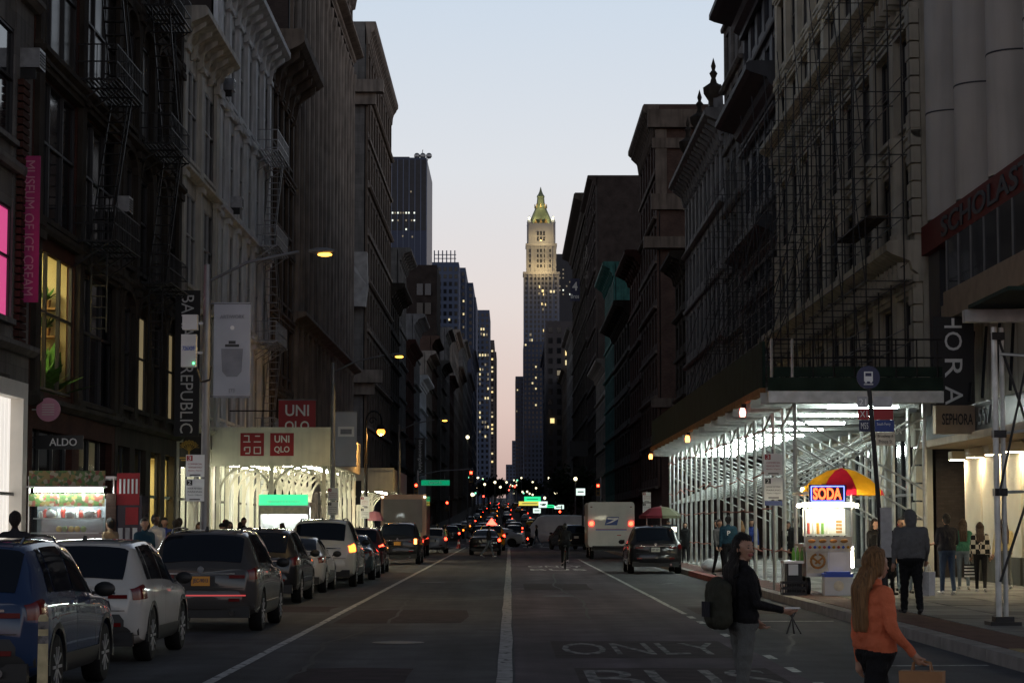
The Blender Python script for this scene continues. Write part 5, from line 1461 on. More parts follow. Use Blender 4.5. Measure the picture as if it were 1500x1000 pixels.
for i in range(8):
    t0, t1 = i * PI / 4 + .2, (i + 1) * PI / 4 + .2
    mb = MB(); rings = [(0, 2.96), (.35, 2.88), (.7, 2.70), (1.0, 2.44)]
    vs = []
    for r_, z in rings:
        for k in range(4):
            t = t0 + (t1 - t0) * k / 3; q = 1 - .05 * math.sin(PI * k / 3) * r_
            vs.append((r_ * q * math.cos(t), r_ * q * math.sin(t), z - .03 * math.sin(PI * k / 3) * r_))
    for k in range(4):
        t = t0 + (t1 - t0) * k / 3; vs.append((1.0 * math.cos(t), 1.0 * math.sin(t), 2.30 + .02 * (k % 2)))
    fs = [(a * 4 + k, a * 4 + k + 1, a * 4 + k + 5, a * 4 + k + 4) for a in range(4) for k in range(3)]
    mb.add(vs, fs); p = mb.build('panel', 'umb_red' if i % 2 else 'umb_yellow', um, smooth=True)
    MB().tube((.1 * math.cos(t0), .1 * math.sin(t0), 2.9), (.98 * math.cos(t0), .98 * math.sin(t0), 2.43), .008, 5).build('rib', 'stainless', um)
cb = thing('cooler', 'grey cool box with blue lid on the pavement before the hot dog cart', 'cooler', (CX + .12, CY - .85, .17))
MB().box(-.32, .32, -.22, .22, 0, .42).build('body', 'plastic_white', cb); MB().box(-.33, .33, -.23, .23, .42, .5).box(-.28, .28, -.18, .18, .5, .54).build('lid', 'plastic_blue', cb); MB().ball((0, -.22, .22), (.12, .01, .12), 14, 8).build('emblem', 'menu_cream', cb)
cr_ = thing('crate', 'black plastic crate on the kerb side of the hot dog cart', 'crate', (CX - .85, CY - .55, .17))
mb = MB()
for z in (0, .13, .26): mb.box(-.28, .28, -.2, -.18, z, z + .05); mb.box(-.28, .28, .18, .2, z, z + .05); mb.box(-.28, -.26, -.18, .18, z, z + .05); mb.box(.26, .28, -.18, .18, z, z + .05)
for i in range(6):
    x = -.28 + i * .108
    mb.box(x, x + .02, -.2, -.18, .05, .31); mb.box(x, x + .02, .18, .2, .05, .31)
mb.box(-.26, .26, -.18, .18, 0, .02); mb.build('frame', 'plastic_black', cr_)
for i in range(5):
    tag(MB().lathe([(0, 0), (.04, 0), (.042, .18), (.016, .25), (.016, .3), (0, .3)], n=8).build('bottle', 'fruit_green' if i < 3 else 'plastic_white', None, (CX - .78 + i * .1, CY - .05, .95), smooth=True), ('green' if i < 3 else 'white') + ' bottle on the side shelf of the hot dog cart', 'bottle', ('green' if i < 3 else 'white') + ' bottles on the cart')
sd = thing('side_shelf', 'cluttered steel side shelf with bin at the kerb side of the cart', 'shelf', (CX - .8, CY, .165)); MB().box(-.22, .24, -.25, .4, .72, .78).build('shelf', 'stainless', sd); MB().box(-.16, .2, -.2, .2, .0, .72).build('bin', 'plastic_black', sd); MB().box(-.12, .1, -.26, -.2, .45, .7).build('notice', 'sign_white', sd)
for x in (-.2, .22): MB().tube((x, .36, 0), (x, .36, .72), .015).build('leg', 'stainless', sd)
# --- dark umbrella stall beyond the black car
u2 = thing('umbrella', 'dark maroon and olive umbrella over a stall beside the black car', 'umbrella', (px_x(968, 96), 96, .165))
MB().tube((0, 0, 0), (0, 0, 2.45), .03, 6).build('pole', 'stainless', u2)
for i in range(8):
    t0, t1 = i * PI / 4, (i + 1) * PI / 4
    mb = MB(); mb.add([(0, 0, 2.42)] + [(.5 * math.cos(t), .5 * math.sin(t), 2.32) for t in (t0, t1)] + [(.95 * math.cos(t), .95 * math.sin(t), 2.0) for t in (t1, t0)] + [(.95 * math.cos(t), .95 * math.sin(t), 1.88) for t in (t0, t1)], [(0, 1, 2), (1, 4, 3, 2), (4, 5, 6, 3)]); mb.build('panel', 'umb_maroon' if i in (3, 4, 5) else 'umb_olive', u2)
sc2 = thing('food_stall', 'lit steel stall under the dark maroon umbrella', 'stall', (px_x(978, 97), 97.4, .165))
MB().box(-.5, .5, -.3, .5, .3, 1.1).build('cabinet', 'stainless', sc2); MB().box(-.45, .45, -.25, .4, 1.1, 1.6).build('glass_case', 'glass_blue', sc2); MB().box(-.4, .4, -.27, -.255, 1.3, 1.5).build('light_panel', 'lamp_small', sc2)
for x in (-.4, .4): MB().lathe([(0, -.03), (.16, -.03), (.16, .03), (0, .03)], (x, .1, .16), 12, 'x').build('wheel', 'plastic_black', sc2)

# ------------------------------------------------------------------ fruit kiosk and green food truck on the east pavement
fk = thing('fruit_kiosk', 'brightly lit fruit and juice kiosk with long white tube', 'kiosk', (-9.65, 48.2, .165))
mk('kiosk_print', (.32, .36, .18), .5, var=.2, scale=3.5, bump=0)
_m = M['kiosk_print']; _n, _l = _m.node_tree.nodes, _m.node_tree.links
_t = _n.new('ShaderNodeTexCoord'); _v = _n.new('ShaderNodeTexVoronoi'); _v.inputs['Scale'].default_value = 13; _r = _n.new('ShaderNodeValToRGB'); _s = _n.new('ShaderNodeSeparateXYZ')
_l.new(_t.outputs['Object'], _v.inputs['Vector']); _l.new(_v.outputs['Color'], _s.inputs[0]); _l.new(_s.outputs[0], _r.inputs[0]); _r.color_ramp.interpolation = 'CONSTANT'
for _i, _c in enumerate(((.06, .11, .03), (.20, .15, .05), (.08, .15, .04), (.19, .06, .04), (.25, .23, .16), (.05, .09, .03))):
    _e = _r.color_ramp.elements[_i] if _i < 2 else _r.color_ramp.elements.new(_i / 6)
    _e.position = _i / 6; _e.color = _c + (1,)
_l.new(_r.outputs[0], _n['Principled BSDF'].inputs['Base Color'])
MB().box(-.92, .92, .0, 1.4, .15, 1.05).build('cabinet', 'fruit_green', fk)
MB().box(-.95, .95, -.05, 1.4, 1.05, 1.12).build('counter', 'stainless', fk)
MB().box(-.95, .95, .95, 1.0, 1.12, 2.2).build('back_panel', 'truck_panel', fk)
MB().box(-.95, .8, -.32, -.08, 2.43, 2.46).build('tube_light_shield', 'stainless', fk)  # added board that keeps the tube's light off the header print
MB().box(-.95, .95, -.05, 1.4, 2.62, 2.68).build('roof', 'stainless', fk)
pn = MB().box(-.92, .75, -.1, -.06, 2.42, 2.8).build('header_print', 'kiosk_print', fk)
MB().box(-.92, .75, -.09, -.06, 2.02, 2.3).build('fruit_print', 'kiosk_print', fk)
MB().tube((-.78, -.18, 2.37), (.72, -.18, 2.37), .04, 8).build('light_tube', 'kiosk_light', fk)
MB().box(-.5, .5, .5, .54, 2.05, 2.08).build('case_lamp', 'kiosk_light', fk)
for i in range(14): MB().lathe([(0, 0), (.045, 0), (.05, .12 + .03 * (i % 3)), (.02, .16 + .03 * (i % 3)), (0, .16 + .03 * (i % 3))], (-.8 + .1 * i, .62, 1.771), 8).build('jar', ('plastic_white', 'fruit_red', 'kiosk_print', 'menu_cream')[i % 4], fk)
for x in (-.93, .93):
    for y in (0, 1.3): MB().tube((x, y, 1.12), (x, y, 2.62), .02, 6).build('post', 'stainless', fk)
MB().box(-.9, .6, .05, .7, 1.42, 1.45).build('shelf', 'stainless', fk); MB().box(-.9, .6, .3, .7, 1.74, 1.77).build('shelf', 'stainless', fk)
MB().box(-.9, .7, .0, .01, 1.14, 1.95).build('case_glass', 'pane_clear', fk)
MB().box(.78, 1.0, -.12, .02, .2, 2.3).build('corner_post', 'brick_brown', fk)
rd = MB().box(.98, 1.55, .0, .9, .2, 2.25).build('drinks_fridge', 'glass_blue', fk)
MB().box(1.0, 1.5, -.04, -.01, 2.05, 2.75).build('price_board', 'sign_red', fk)
for i in range(5): MB().box(1.06 + i * .09, 1.1 + i * .09, -.06, -.041, 2.3, 2.62).build('lettering', 'sign_white', fk)
MB().box(1.2, 1.48, -.03, -.005, 1.62, 2.0).build('drinks_poster', 'sign_red', fk)
for i in range(3): MB().box(1.04 + i * .16, 1.14 + i * .16, -.03, -.005, .6, 1.55).build('bottle_row', ('plastic_white', 'steel_grey', 'plastic_white')[i], fk)
for x in (-.6, .6): MB().lathe([(0, -.05), (.15, -.05), (.15, .05), (0, .05)], (x, .7, .15), 12, 'x').build('wheel', 'plastic_black', fk)
for i in range(8):
    m = ('fruit_yellow', 'fruit_green', 'fruit_yellow', 'fruit_yellow', 'fruit_green', 'fruit_green', 'fruit_red', 'fruit_green')[i]
    tag(MB().ball((0, 0, .07), .07, 10, 7).build('melon', m, None, (-9.95 + .135 * (i % 5), 48.38 + .15 * (i // 5), .165 + 1.452), smooth=True), {'fruit_yellow': 'yellow', 'fruit_green': 'green', 'fruit_red': 'red'}[m] + ' melon on the counter of the fruit kiosk', 'fruit', {'fruit_yellow': 'yellow', 'fruit_green': 'green', 'fruit_red': 'red'}[m] + ' fruit on the kiosk counter')
for i in range(3): blob('plastic_bag', 'white plastic bag on the shelf inside the fruit kiosk', (-10.2 + .42 * i, 48.7, .165 + 1.772), (.13, .1, .10), 'bag_white', 'bag', 'bags in the fruit kiosk', 10 + i)
gt = thing('food_trailer', 'food trailer with glowing green header under the pale arched shed', 'food trailer', (-9.0, 87.3, .165))
MB().box(-1.0, 1.0, 0, 2.2, .4, 1.15).build('lower_body', 'plastic_black', gt)
MB().box(-1.0, 1.0, .7, 2.2, 1.15, 2.3).build('interior', 'plastic_white', gt); MB().box(-1.02, 1.02, -.02, 2.2, 2.3, 2.5).build('roof', 'stainless', gt)
MB().box(-1.0, .95, -.06, -.03, 2.38, 2.8).build('header_sign', 'sign_glow_green', gt); text('FRESH FOOD', 1.3, .1, (0, -.07, 2.52), mat='sign_white', parent=gt)
MB().box(-.95, .95, .3, .36, 2.2, 2.28).build('light_tube', 'kiosk_light', gt)
MB().box(-.98, .98, .0, .02, 2.02, 2.3).build('menu_board', 'menu_cream', gt)
for i in range(12):
    MB().bar((-.95 + i * .16, -.01, .75), (-.8 + i * .16, -.01, 1.14), .02, .02).build('lattice_bar', 'steel_grey', gt)
MB().box(-1.0, 1.0, -.15, .3, 1.15, 1.19).build('counter', 'stainless', gt)
for x in (-1, 1): MB().box(x * .98 - .03, x * .98 + .03, 0, .06, 1.15, 2.3).build('post', 'stainless', gt)
for x in (-.95, .95): MB().lathe([(0, -.08), (.3, -.08), (.3, .08), (0, .08)], (x, 1.2, .3), 16, 'x').build('wheel', 'plastic_black', gt)
# pink umbrella near the crook lamp
u3 = thing('umbrella', 'small faded pink umbrella beside the box truck', 'umbrella', (px_x(548, 112), 112, .165))
MB().tube((0, 0, 0), (0, 0, 2.3), .03, 6).build('pole', 'stainless', u3); MB().lathe([(0, 2.3), (.3, 2.22), (.46, 1.95), (.48, 1.8), (.46, 1.8), (.44, 1.95), (.28, 2.2), (0, 2.26)], n=10).build('canopy', 'pink_disc', u3)

# ------------------------------------------------------------------ far lamps, unlit signs given a glow and street trees
FARL = [(843, 701, 226), (814, 721, 310), (798, 729, 380), (692, 724, 250), (685, 640, 236), (725, 706, 420), (710, 709, 470), (733, 713, 520), (742, 706, 700), (803, 700, 520), (806, 706, 560)]
for i, (px, py, d) in enumerate(FARL):
    p = pix(px, py, d); g = gz(d); sd_ = -1 if px < 747 else 1
    o = thing('street_lamp', 'far street lamp with small white globe on the %s side of the avenue' % ('truck' if sd_ < 0 else 'mail truck'), 'street lamp', (p.x, d, g), group='far street lamps')
    MB().tube((0, .3, 0), (0, .3, p.z - g), .09, 6).build('pole', 'lamp_pole', o)
    MB().ball((0, 0, p.z - g), .13 + d * .0003, 8, 6).build('globe', 'lamp_far', o)
rf = random.Random(11)
for i in range(54):
    d = rf.uniform(420, 1250); sd_ = rf.choice((-1, 1)); x = sd_ * rf.uniform(3.5, 7.5) * (1 if d < 900 else .9) - d * .004
    g = gz(d); h = rf.uniform(4.5, 9.5); k = rf.random()
    m = 'lamp_far' if k < .5 else ('lamp_far_green' if k < .8 else 'sig_red_far')
    nm = 'street lamp' if m == 'lamp_far' else 'traffic light'
    o = thing(nm.replace(' ', '_'), 'distant %s far down the avenue among the others' % {'lamp_far': 'white street lamp', 'lamp_far_green': 'green traffic light', 'sig_red_far': 'red traffic light'}[m], nm, (x, d, g), group='distant ' + {'lamp_far': 'white lamps', 'lamp_far_green': 'green lights', 'sig_red_far': 'red lights'}[m])
    MB().tube((0, .3, 0), (0, .3, h), .09, 5).build('pole', 'lamp_pole', o); MB().ball((0, 0, h), .10 + d * .00022, 8, 5).build('lens', m, o)
for (px0, px1, py0, py1, d, m, lab) in [(768, 792, 727, 734, 360, 'sign_glow_green', 'far green overhead street sign'), (760, 792, 734, 740, 340, 'sign_glow_yellow', 'far yellow lane sign below the green one'), (789, 802, 734, 743, 320, 'sign_glow_white', 'far pale sign beside the yellow lane sign'), (801, 812, 739, 743, 310, 'sign_glow_green', 'small far green street sign'), (812, 826, 739, 745, 300, 'sign_glow_white', 'far white green edged sign'), (781, 792, 744, 751, 280, 'sign_glow_white', 'low pale green sign above the white van'), (844, 857, 715, 725, 215, 'sign_glow_white', 'square white sign on a post before the mail truck')]:  # emission stands in for light reflected off these unlit boards
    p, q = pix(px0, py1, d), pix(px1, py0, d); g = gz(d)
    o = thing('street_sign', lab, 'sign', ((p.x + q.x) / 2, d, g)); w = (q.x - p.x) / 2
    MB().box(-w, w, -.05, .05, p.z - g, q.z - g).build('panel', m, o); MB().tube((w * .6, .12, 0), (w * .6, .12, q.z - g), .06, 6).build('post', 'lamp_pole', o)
    MB().box(-w * .7, w * .7, -.07, -.051, (p.z + q.z) / 2 - g - .06, (p.z + q.z) / 2 - g + .06).build('lettering', 'sign_white' if m != 'sign_glow_white' else 'iron_black', o)
mk('bark', (.05, .04, .03), .9, var=.3, scale=4, bump=.3)
mk('leaf_dark', (.022, .034, .014), .7, var=.4, scale=2, bump=0)
def tree(x, y, h, r, label, seed, n=900):
    g = random.Random(seed)
    o = thing('street_tree', label, 'tree', (x, y, gz(y)))
    mb = MB(); mb.tube((0, 0, 0), (.1, 0, h * .45), .16, 7, .1)
    tips = []
    for k in range(7):
        a = k * .9 + g.random(); t = (math.cos(a) * r * .6, math.sin(a) * r * .6, h * (.6 + .3 * g.random())); mb.tube((.05, 0, h * (.3 + .02 * k)), t, .06, 5, .02); tips.append(t)
    mb.build('trunk', 'bark', o)
    v, f = [], []
    for k in range(n):
        c = Vector(g.choice(tips)) + Vector((g.gauss(0, r * .28), g.gauss(0, r * .28), g.gauss(0, h * .09)))
        d1 = Vector((g.gauss(0, 1), g.gauss(0, 1), g.gauss(0, 1))).normalized() * (.2 + y * .00045); d2 = d1.orthogonal().normalized() * (.13 + y * .0003)
        b = len(v); v += [tuple(c - d1), tuple(c + d2), tuple(c + d1), tuple(c - d2)]; f.append((b, b + 1, b + 2, b + 3))
    mb = MB(); mb.add(v, f); mb.build('crown', 'leaf_dark', o)
for i, (px, d, h, r) in enumerate([(716, 560, 9, 3), (724, 760, 9, 4), (731, 1000, 10, 4), (735, 1250, 8, 4), (778, 640, 9, 3.5), (769, 820, 9, 4), (762, 1050, 9, 4), (836, 250, 8, 2.4)]):
    tree(px_x(px, d), d, h, r, ('dark leafy street tree before the stepped tower', 'dark leafy tree below the lit slab tower', 'small dark tree below the thin tower edge', 'smallest dark tree at the very end of the avenue', 'dark leafy tree below the lit office block', 'dark leafy tree at the foot of the grey setback tower', 'small dark tree below the domed tower', 'dark street tree beside the blank black flag sign')[i], i)
# ------------------------------------------------------------------ vehicles
def paint(name, col, metal=.0, rough=.4):
    mk(name, col, .45, metal, var=.08, scale=2, bump=0, coat=1.0 if rough < .45 else .3, spec=.15)
paint('car_blue', (.014, .032, .085)); paint('car_white', (.46, .45, .42), 0); paint('car_grey', (.045, .042, .039)); paint('car_black', (.008, .008, .009), 0, .2)
paint('car_pearl', (.56, .54, .48), 0); paint('car_teal', (.03, .05, .055)); paint('car_maroon', (.06, .012, .014)); paint('car_silver', (.30, .31, .33)); paint('taxi_yellow', (.62, .30, .012), 0)
paint('mail_white', (.50, .50, .47), 0, .5); paint('van_white', (.55, .55, .53), 0, .45); paint('truck_lit_tint', (.36, .25, .20), 0, .5); paint('truck_grey', (.16, .165, .17), 0, .5)  # truck side carries red and orange lamp light in its paint
mk('car_glass', (.006, .008, .012), .05, var=.1, bump=0, spec=.6)
mk('tyre', (.012, .012, .012), .8, var=.2, scale=10, bump=.1)
mk('rim', (.40, .40, .41), .35, .5, var=.1, bump=0)
mk('trim_black', (.012, .012, .012), .55, var=.1, bump=0)
mk('chrome', (.6, .6, .6), .12, 1.0, var=.05, bump=0)
mk('lens_off', (.12, .008, .008), .15, var=.1, bump=0)
mk('lens_clear', (.45, .42, .38), .15, var=.1, bump=0)
mk('plate_orange', (.60, .26, .03), .5, var=.05, bump=0)
mk('plate_white', (.62, .60, .50), .5, var=.05, bump=0)
def pchip(x, y, q):
    x = np.array(x, float); y = np.array(y, float); h = np.diff(x); d = np.diff(y) / h
    m = np.zeros(len(x))
    for i in range(1, len(x) - 1):
        if d[i - 1] * d[i] > 0:
            w1, w2 = 2 * h[i] + h[i - 1], h[i] + 2 * h[i - 1]
            m[i] = (w1 + w2) / (w1 / d[i - 1] + w2 / d[i])
    m[0], m[-1] = d[0], d[-1]
    i = np.clip(np.searchsorted(x, q) - 1, 0, len(h) - 1)
    t = (q - x[i]) / h[i]
    return (2 * t**3 - 3 * t**2 + 1) * y[i] + (t**3 - 2 * t**2 + t) * h[i] * m[i] + (-2 * t**3 + 3 * t**2) * y[i + 1] + (t**3 - t**2) * h[i] * m[i + 1]
#   y      zb   belt  top    ws    wb    wt
SHAPES = {
 'suv': [(0, .46, .99, 1.01, .70, .73, .60), (.03, .40, 1.0, 1.05, .80, .80, .62), (.10, .33, 1.03, 1.13, .86, .86, .645), (.26, .27, 1.05, 1.33, .885, .885, .655), (.45, .25, 1.06, 1.53, .895, .892, .655), (.62, .24, 1.06, 1.585, .90, .895, .66), (1.7, .22, 1.04, 1.62, .90, .90, .665),
         (2.45, .22, 1.01, 1.58, .90, .895, .65), (2.9, .22, .99, 1.40, .90, .89, .65), (3.3, .23, .98, 1.10, .90, .885, .70), (3.8, .25, .94, 1.03, .895, .87, .70), (4.18, .30, .86, .93, .86, .82, .66), (4.33, .36, .76, .80, .78, .74, .60), (4.38, .42, .68, .70, .68, .66, .52)],
 'sedan': [(0, .44, .90, .93, .68, .72, .58), (.05, .36, .94, .99, .82, .82, .66), (.2, .29, .96, 1.03, .87, .86, .69), (.55, .23, .96, 1.07, .89, .88, .68), (.95, .20, .95, 1.26, .90, .885, .63), (1.35, .19, .94, 1.40, .90, .885, .60), (1.9, .19, .93, 1.44, .90, .885, .60),
           (2.5, .19, .92, 1.40, .90, .885, .59), (3.0, .19, .90, 1.18, .90, .88, .62), (3.4, .20, .88, .96, .90, .87, .70), (4.0, .22, .84, .91, .89, .86, .70), (4.4, .28, .76, .81, .85, .80, .62), (4.55, .34, .68, .71, .76, .72, .56), (4.6, .40, .62, .64, .66, .62, .5)],
 'van': [(0, .50, 1.2, 2.30, .88, .92, .80), (.03, .44, 1.2, 2.40, .95, .96, .84), (.2, .40, 1.2, 2.48, .98, .98, .86), (1.2, .36, 1.2, 2.52, 1.0, 1.0, .87), (3.2, .34, 1.2, 2.52, 1.0, 1.0, .87), (3.75, .34, 1.2, 2.40, 1.0, .99, .85), (4.2, .34, 1.18, 2.0, 1.0, .98, .83), (4.6, .35, 1.14, 1.42, .99, .96, .82), (5.1, .38, 1.02, 1.14, .96, .92, .76), (5.4, .44, .84, .90, .86, .82, .66), (5.5, .5, .74, .78, .76, .72, .56)],
}
class CarSurf:
    def __init__(self, shape, L, W, H):
        st = np.array(SHAPES[shape])
        self.sy = L / st[-1, 0]; self.sw = W / 1.8 if shape != 'van' else W / 2.0; self.sz = H / st[:, 3].max()
        self.st = st; self.L = L
    def sec(self, y):
        q = np.clip(y / self.sy, 0, self.st[-1, 0])
        zb, ze, zt, ws, wb, wt = [float(pchip(self.st[:, 0], self.st[:, k], np.array([q]))[0]) for k in range(1, 7)]
        wm = max(ws, wb) + .008
        g = zt - ze
        p = [(0, zb), (ws * .85, zb), (ws * .96, zb + .05), (ws, zb + .17), (wm, (zb + .17 + ze) * .5), (wb + .004, ze - .12), (wb - .012, ze - .03), (wb - .04, ze),
             (wb - .05 + (wt + .02 - wb + .05) * .5, ze + g * .5), (wt + .015, ze + g * .84), (wt - .05, ze + g * .965), (wt - .15, zt), (wt * .45, zt + .018), (0, zt + .024)]
        return np.array([(a * self.sw, b * self.sz) for a, b in p])
    def pt(self, y, v, sgn=1):
        s = self.sec(y)
        if v > 13: v = 26 - v; sgn = -sgn
        i = min(int(v), 12); t = v - i
        a = s[i] * (1 - t) + s[i + 1] * t
        return np.array([sgn * a[0], y, a[1]])
    def body(self, ny=44):
        mb = MB(); rows = []
        ys = self.L * (np.concatenate([np.linspace(0, .12, 12)[:-1], np.linspace(.12, .9, 24)[:-1], np.linspace(.9, 1, 10)]))
        for y in ys:
            s = self.sec(y)
            ring = [(a, y, b) for a, b in s] + [(-a, y, b) for a, b in s[-2:0:-1]]
            rows.append(ring)
        n = len(rows[0])
        vs = [p for r in rows for p in r]
        fs = [(i * n + k, i * n + (k + 1) % n, (i + 1) * n + (k + 1) % n, (i + 1) * n + k) for i in range(len(ys) - 1) for k in range(n)]
        fs += [tuple(range(n - 1, -1, -1)), tuple((len(ys) - 1) * n + k for k in range(n))]
        mb.add(vs, fs)
        return mb
    def patch(self, mb, yb, yt, v0, v1, n=6, m=6, off=.006, sgn=1):
        """sheet lying on the body: yb/yt = (rear, front) limits at the lower and upper edge"""
        vs = []
        for j in range(m + 1):
            t = j / m; v = v0 + (v1 - v0) * t
            a = yb[0] + (yt[0] - yb[0]) * t; b = yb[1] + (yt[1] - yb[1]) * t
            for i in range(n + 1):
                y = a + (b - a) * i / n
                p = self.pt(y, v, sgn); e = .02
                du = self.pt(min(y + e, self.L), v, sgn) - self.pt(max(y - e, 0), v, sgn); dv = self.pt(y, min(v + .05, 26), sgn) - self.pt(y, v - .05, sgn)
                nn = np.cross(du, dv) * sgn; nn = nn / (np.linalg.norm(nn) + 1e-9)
                vs.append(tuple(p - nn * -off))
        fs = [(j * (n + 1) + i, j * (n + 1) + i + 1, (j + 1) * (n + 1) + i + 1, (j + 1) * (n + 1) + i) for j in range(m) for i in range(n)]
        mb.add(vs, fs)
        return mb
WHEEL = {}
def wheel_meshes(r, spokes=10):
    k = (round(r, 3), spokes)
    if k in WHEEL: return WHEEL[k]
    w = .22
    t = MB().lathe([(r * .66, -w / 2), (r * .93, -w / 2), (r, -w / 2 + .03), (r, w / 2 - .03), (r * .93, w / 2), (r * .66, w / 2)], n=28, axis='x').mesh('tyre', 'tyre', True)
    m = MB(); m.lathe([(r * .60, -w / 2 + .02), (r * .67, -w / 2), (r * .67, w / 2), (r * .60, w / 2 - .02)], n=28, axis='x')
    for s in (1, -1):
        for i in range(spokes):
            a = 2 * PI * i / spokes
            m.bar((s * .085, math.cos(a) * .03, math.sin(a) * .03), (s * .095, math.cos(a) * r * .62, math.sin(a) * r * .62), .05, .03)
        m.lathe([(0, s * .08), (.06, s * .08), (.05, s * .105), (0, s * .105)], n=10, axis='x')
    rm = m.mesh('rim', 'rim', True)
    d = MB().lathe([(0, -.03), (r * .6, -.03), (r * .6, .03), (0, .03)], n=20, axis='x').mesh('brake_disc', 'trim_black')
    WHEEL[k] = (t, rm, d)
    return WHEEL[k]
BODY = {}
def car(name, label, shape, x, y, L, W, H, paint_, rotz=0.0, tail='lens_off', plate='plate_white', plate_text=None, rails=False, wr=.34, cladding=False, lightbar=None, near=True, group=None, z=0.0, cat='car', privacy=True, amber=None, front=None):
    key = (shape, L, W, H, near)
    cs = CarSurf(shape, L, W, H)
    yr, yf = L * .195, L * .80
    if key not in BODY:
        o = bpy.data.objects.new('body', cs.body().mesh('body', paint_))
        c = MB()
        for yy in (yr, yf):
            for s in (-1, 1):
                c.lathe([(0, s * (W / 2 - .34)), (wr + .065, s * (W / 2 - .34)), (wr + .065, s * (W / 2 + .3)), (0, s * (W / 2 + .3))], (0, yy, wr), 28, 'x')
        co = bpy.data.objects.new('cut', c.mesh('cut', 'trim_black'))
        TMP.collection.objects.link(co)
        md = o.modifiers.new('b', 'BOOLEAN'); md.object = co; md.operation = 'DIFFERENCE'; md.solver = 'EXACT'
        me = evaluated(o)
        TMP.collection.objects.unlink(co)
        bpy.data.objects.remove(o); bpy.data.objects.remove(co)
        me.polygons.foreach_set('use_smooth', [True] * len(me.polygons))
        try: me.set_sharp_from_angle(angle=R(35))
        except Exception: pass
        sh = {}
        sh['body'] = me
        z_ = cs.sz
        if shape != 'van':
            g = MB(); k = 1 if shape == 'suv' else 2
            rw = ((.085, .44) if shape == 'suv' else (.60, 1.28)); rw = [q * cs.sy for q in rw]
            mb = MB(); vs = []
            n_, m_ = 8, 10
            for i in range(n_ + 1):
                yy = rw[0] + (rw[1] - rw[0]) * i / n_
                for j in range(m_ + 1):
                    v = 9.55 + (26 - 2 * 9.55) * j / m_
                    p = cs.pt(yy, v); vs.append((p[0], p[1] - .008, p[2] + .006))
            mb.add(vs, [(i * (m_ + 1) + j, i * (m_ + 1) + j + 1, (i + 1) * (m_ + 1) + j + 1, (i + 1) * (m_ + 1) + j) for i in range(n_) for j in range(m_)])
            sh['rear_window'] = mb.mesh('rear_window', 'car_glass', True)
            ws_ = [q * cs.sy for q in ((2.5, 3.24) if shape == 'suv' else (2.58, 3.34))]
            mb = MB(); vs = []
            for i in range(n_ + 1):
                yy = ws_[0] + (ws_[1] - ws_[0]) * i / n_
                for j in range(m_ + 1):
                    v = 9.7 + (26 - 2 * 9.7) * j / m_
                    p = cs.pt(yy, v); vs.append((p[0], p[1] + .006, p[2] + .008))
            mb.add(vs, [(i * (m_ + 1) + j, i * (m_ + 1) + j + 1, (i + 1) * (m_ + 1) + j + 1, (i + 1) * (m_ + 1) + j) for i in range(n_) for j in range(m_)])
            sh['windscreen'] = mb.mesh('windscreen', 'car_glass', True)
            W3 = [((.62, .88), (.74, .88)), ((.94, 1.82), (.94, 1.78)), ((1.88, 2.92), (1.88, 2.42))] if shape == 'suv' else [((1.18, 1.42), (1.36, 1.42)), ((1.47, 2.12), (1.47, 2.08)), ((2.18, 3.12), (2.18, 2.62))]
            for s in (1, -1):
                for q, (b_, t_) in enumerate(W3):
                    mb = MB(); cs.patch(mb, [a * cs.sy for a in b_], [a * cs.sy for a in t_], 7.15, 9.35, 6, 4, .007 * s, s)
                    sh[('side_window', s, q)] = mb.mesh('side_window', 'car_glass', True)
                mb = MB(); cs.patch(mb, (.012, .36 * cs.sy), (.012, .24 * cs.sy), 4.6, 6.8, 8, 4, .01 * s, s); sh[('tail_light', s)] = mb.mesh('tail_light', 'lens_off', True)
                mb = MB(); cs.patch(mb, (L - .42, L - .04), (L - .46, L - .06), 5.1, 6.6, 6, 3, .01 * s, s); sh[('headlight', s)] = mb.mesh('headlight', 'lens_clear', True)
                mb = MB(); cs.patch(mb, (.93 * cs.sy, 2.75 * cs.sy), (.93 * cs.sy, 2.75 * cs.sy), 6.15, 6.25, 10, 1, .004 * s, s)
                for q, yy in enumerate((1.62, 2.55)):
                    p = cs.pt(yy * cs.sy if shape == 'suv' else (yy + .3) * cs.sy, 5.6, s); hb = MB().box(p[0] - .02, p[0] + .03 * s, p[1] - .1, p[1] + .1, p[2] - .018, p[2] + .018); sh[('door_handle', s, q)] = hb.mesh('door_handle', paint_)
                for q, yy in enumerate((.91, 1.85, 2.9) if shape == 'suv' else (1.45, 2.15, 3.1)):
                    mb = MB(); cs.patch(mb, (yy * cs.sy - .006, yy * cs.sy + .006), (yy * cs.sy - .006, yy * cs.sy + .006), 3.0, 6.9, 1, 8, .002 * s, s); sh[('door_seam', s, q)] = mb.mesh('door_seam', 'trim_black')
                if cladding or 1:
                    mb = MB(); a, b = yr + wr + .09, yf - wr - .09; cs.patch(mb, (a, b), (a, b), 1.6, 3.2, 8, 3, .012 * s, s); sh[('sill_trim', s)] = mb.mesh('sill_trim', 'trim_black', True)
                for yy in (yr, yf):
                    mb = MB(); n2 = 14
                    for j in range(n2):
                        t0, t1 = -.15 + (PI + .3) * j / n2, -.15 + (PI + .3) * (j + 1) / n2
                        ra = wr + .085
                        q0 = (s * (W / 2 - .005), yy + ra * math.cos(t0), wr + ra * math.sin(t0)); q1 = (s * (W / 2 - .005), yy + ra * math.cos(t1), wr + ra * math.sin(t1))
                        mb.bar(q0, q1, .03, .06)
                    sh[('arch_trim', s, yy)] = mb.mesh('arch_trim', 'trim_black')
            # tailgate furniture on the flat rear
            zt = .62 * z_
            mb = MB(); n2 = 12; vs = []
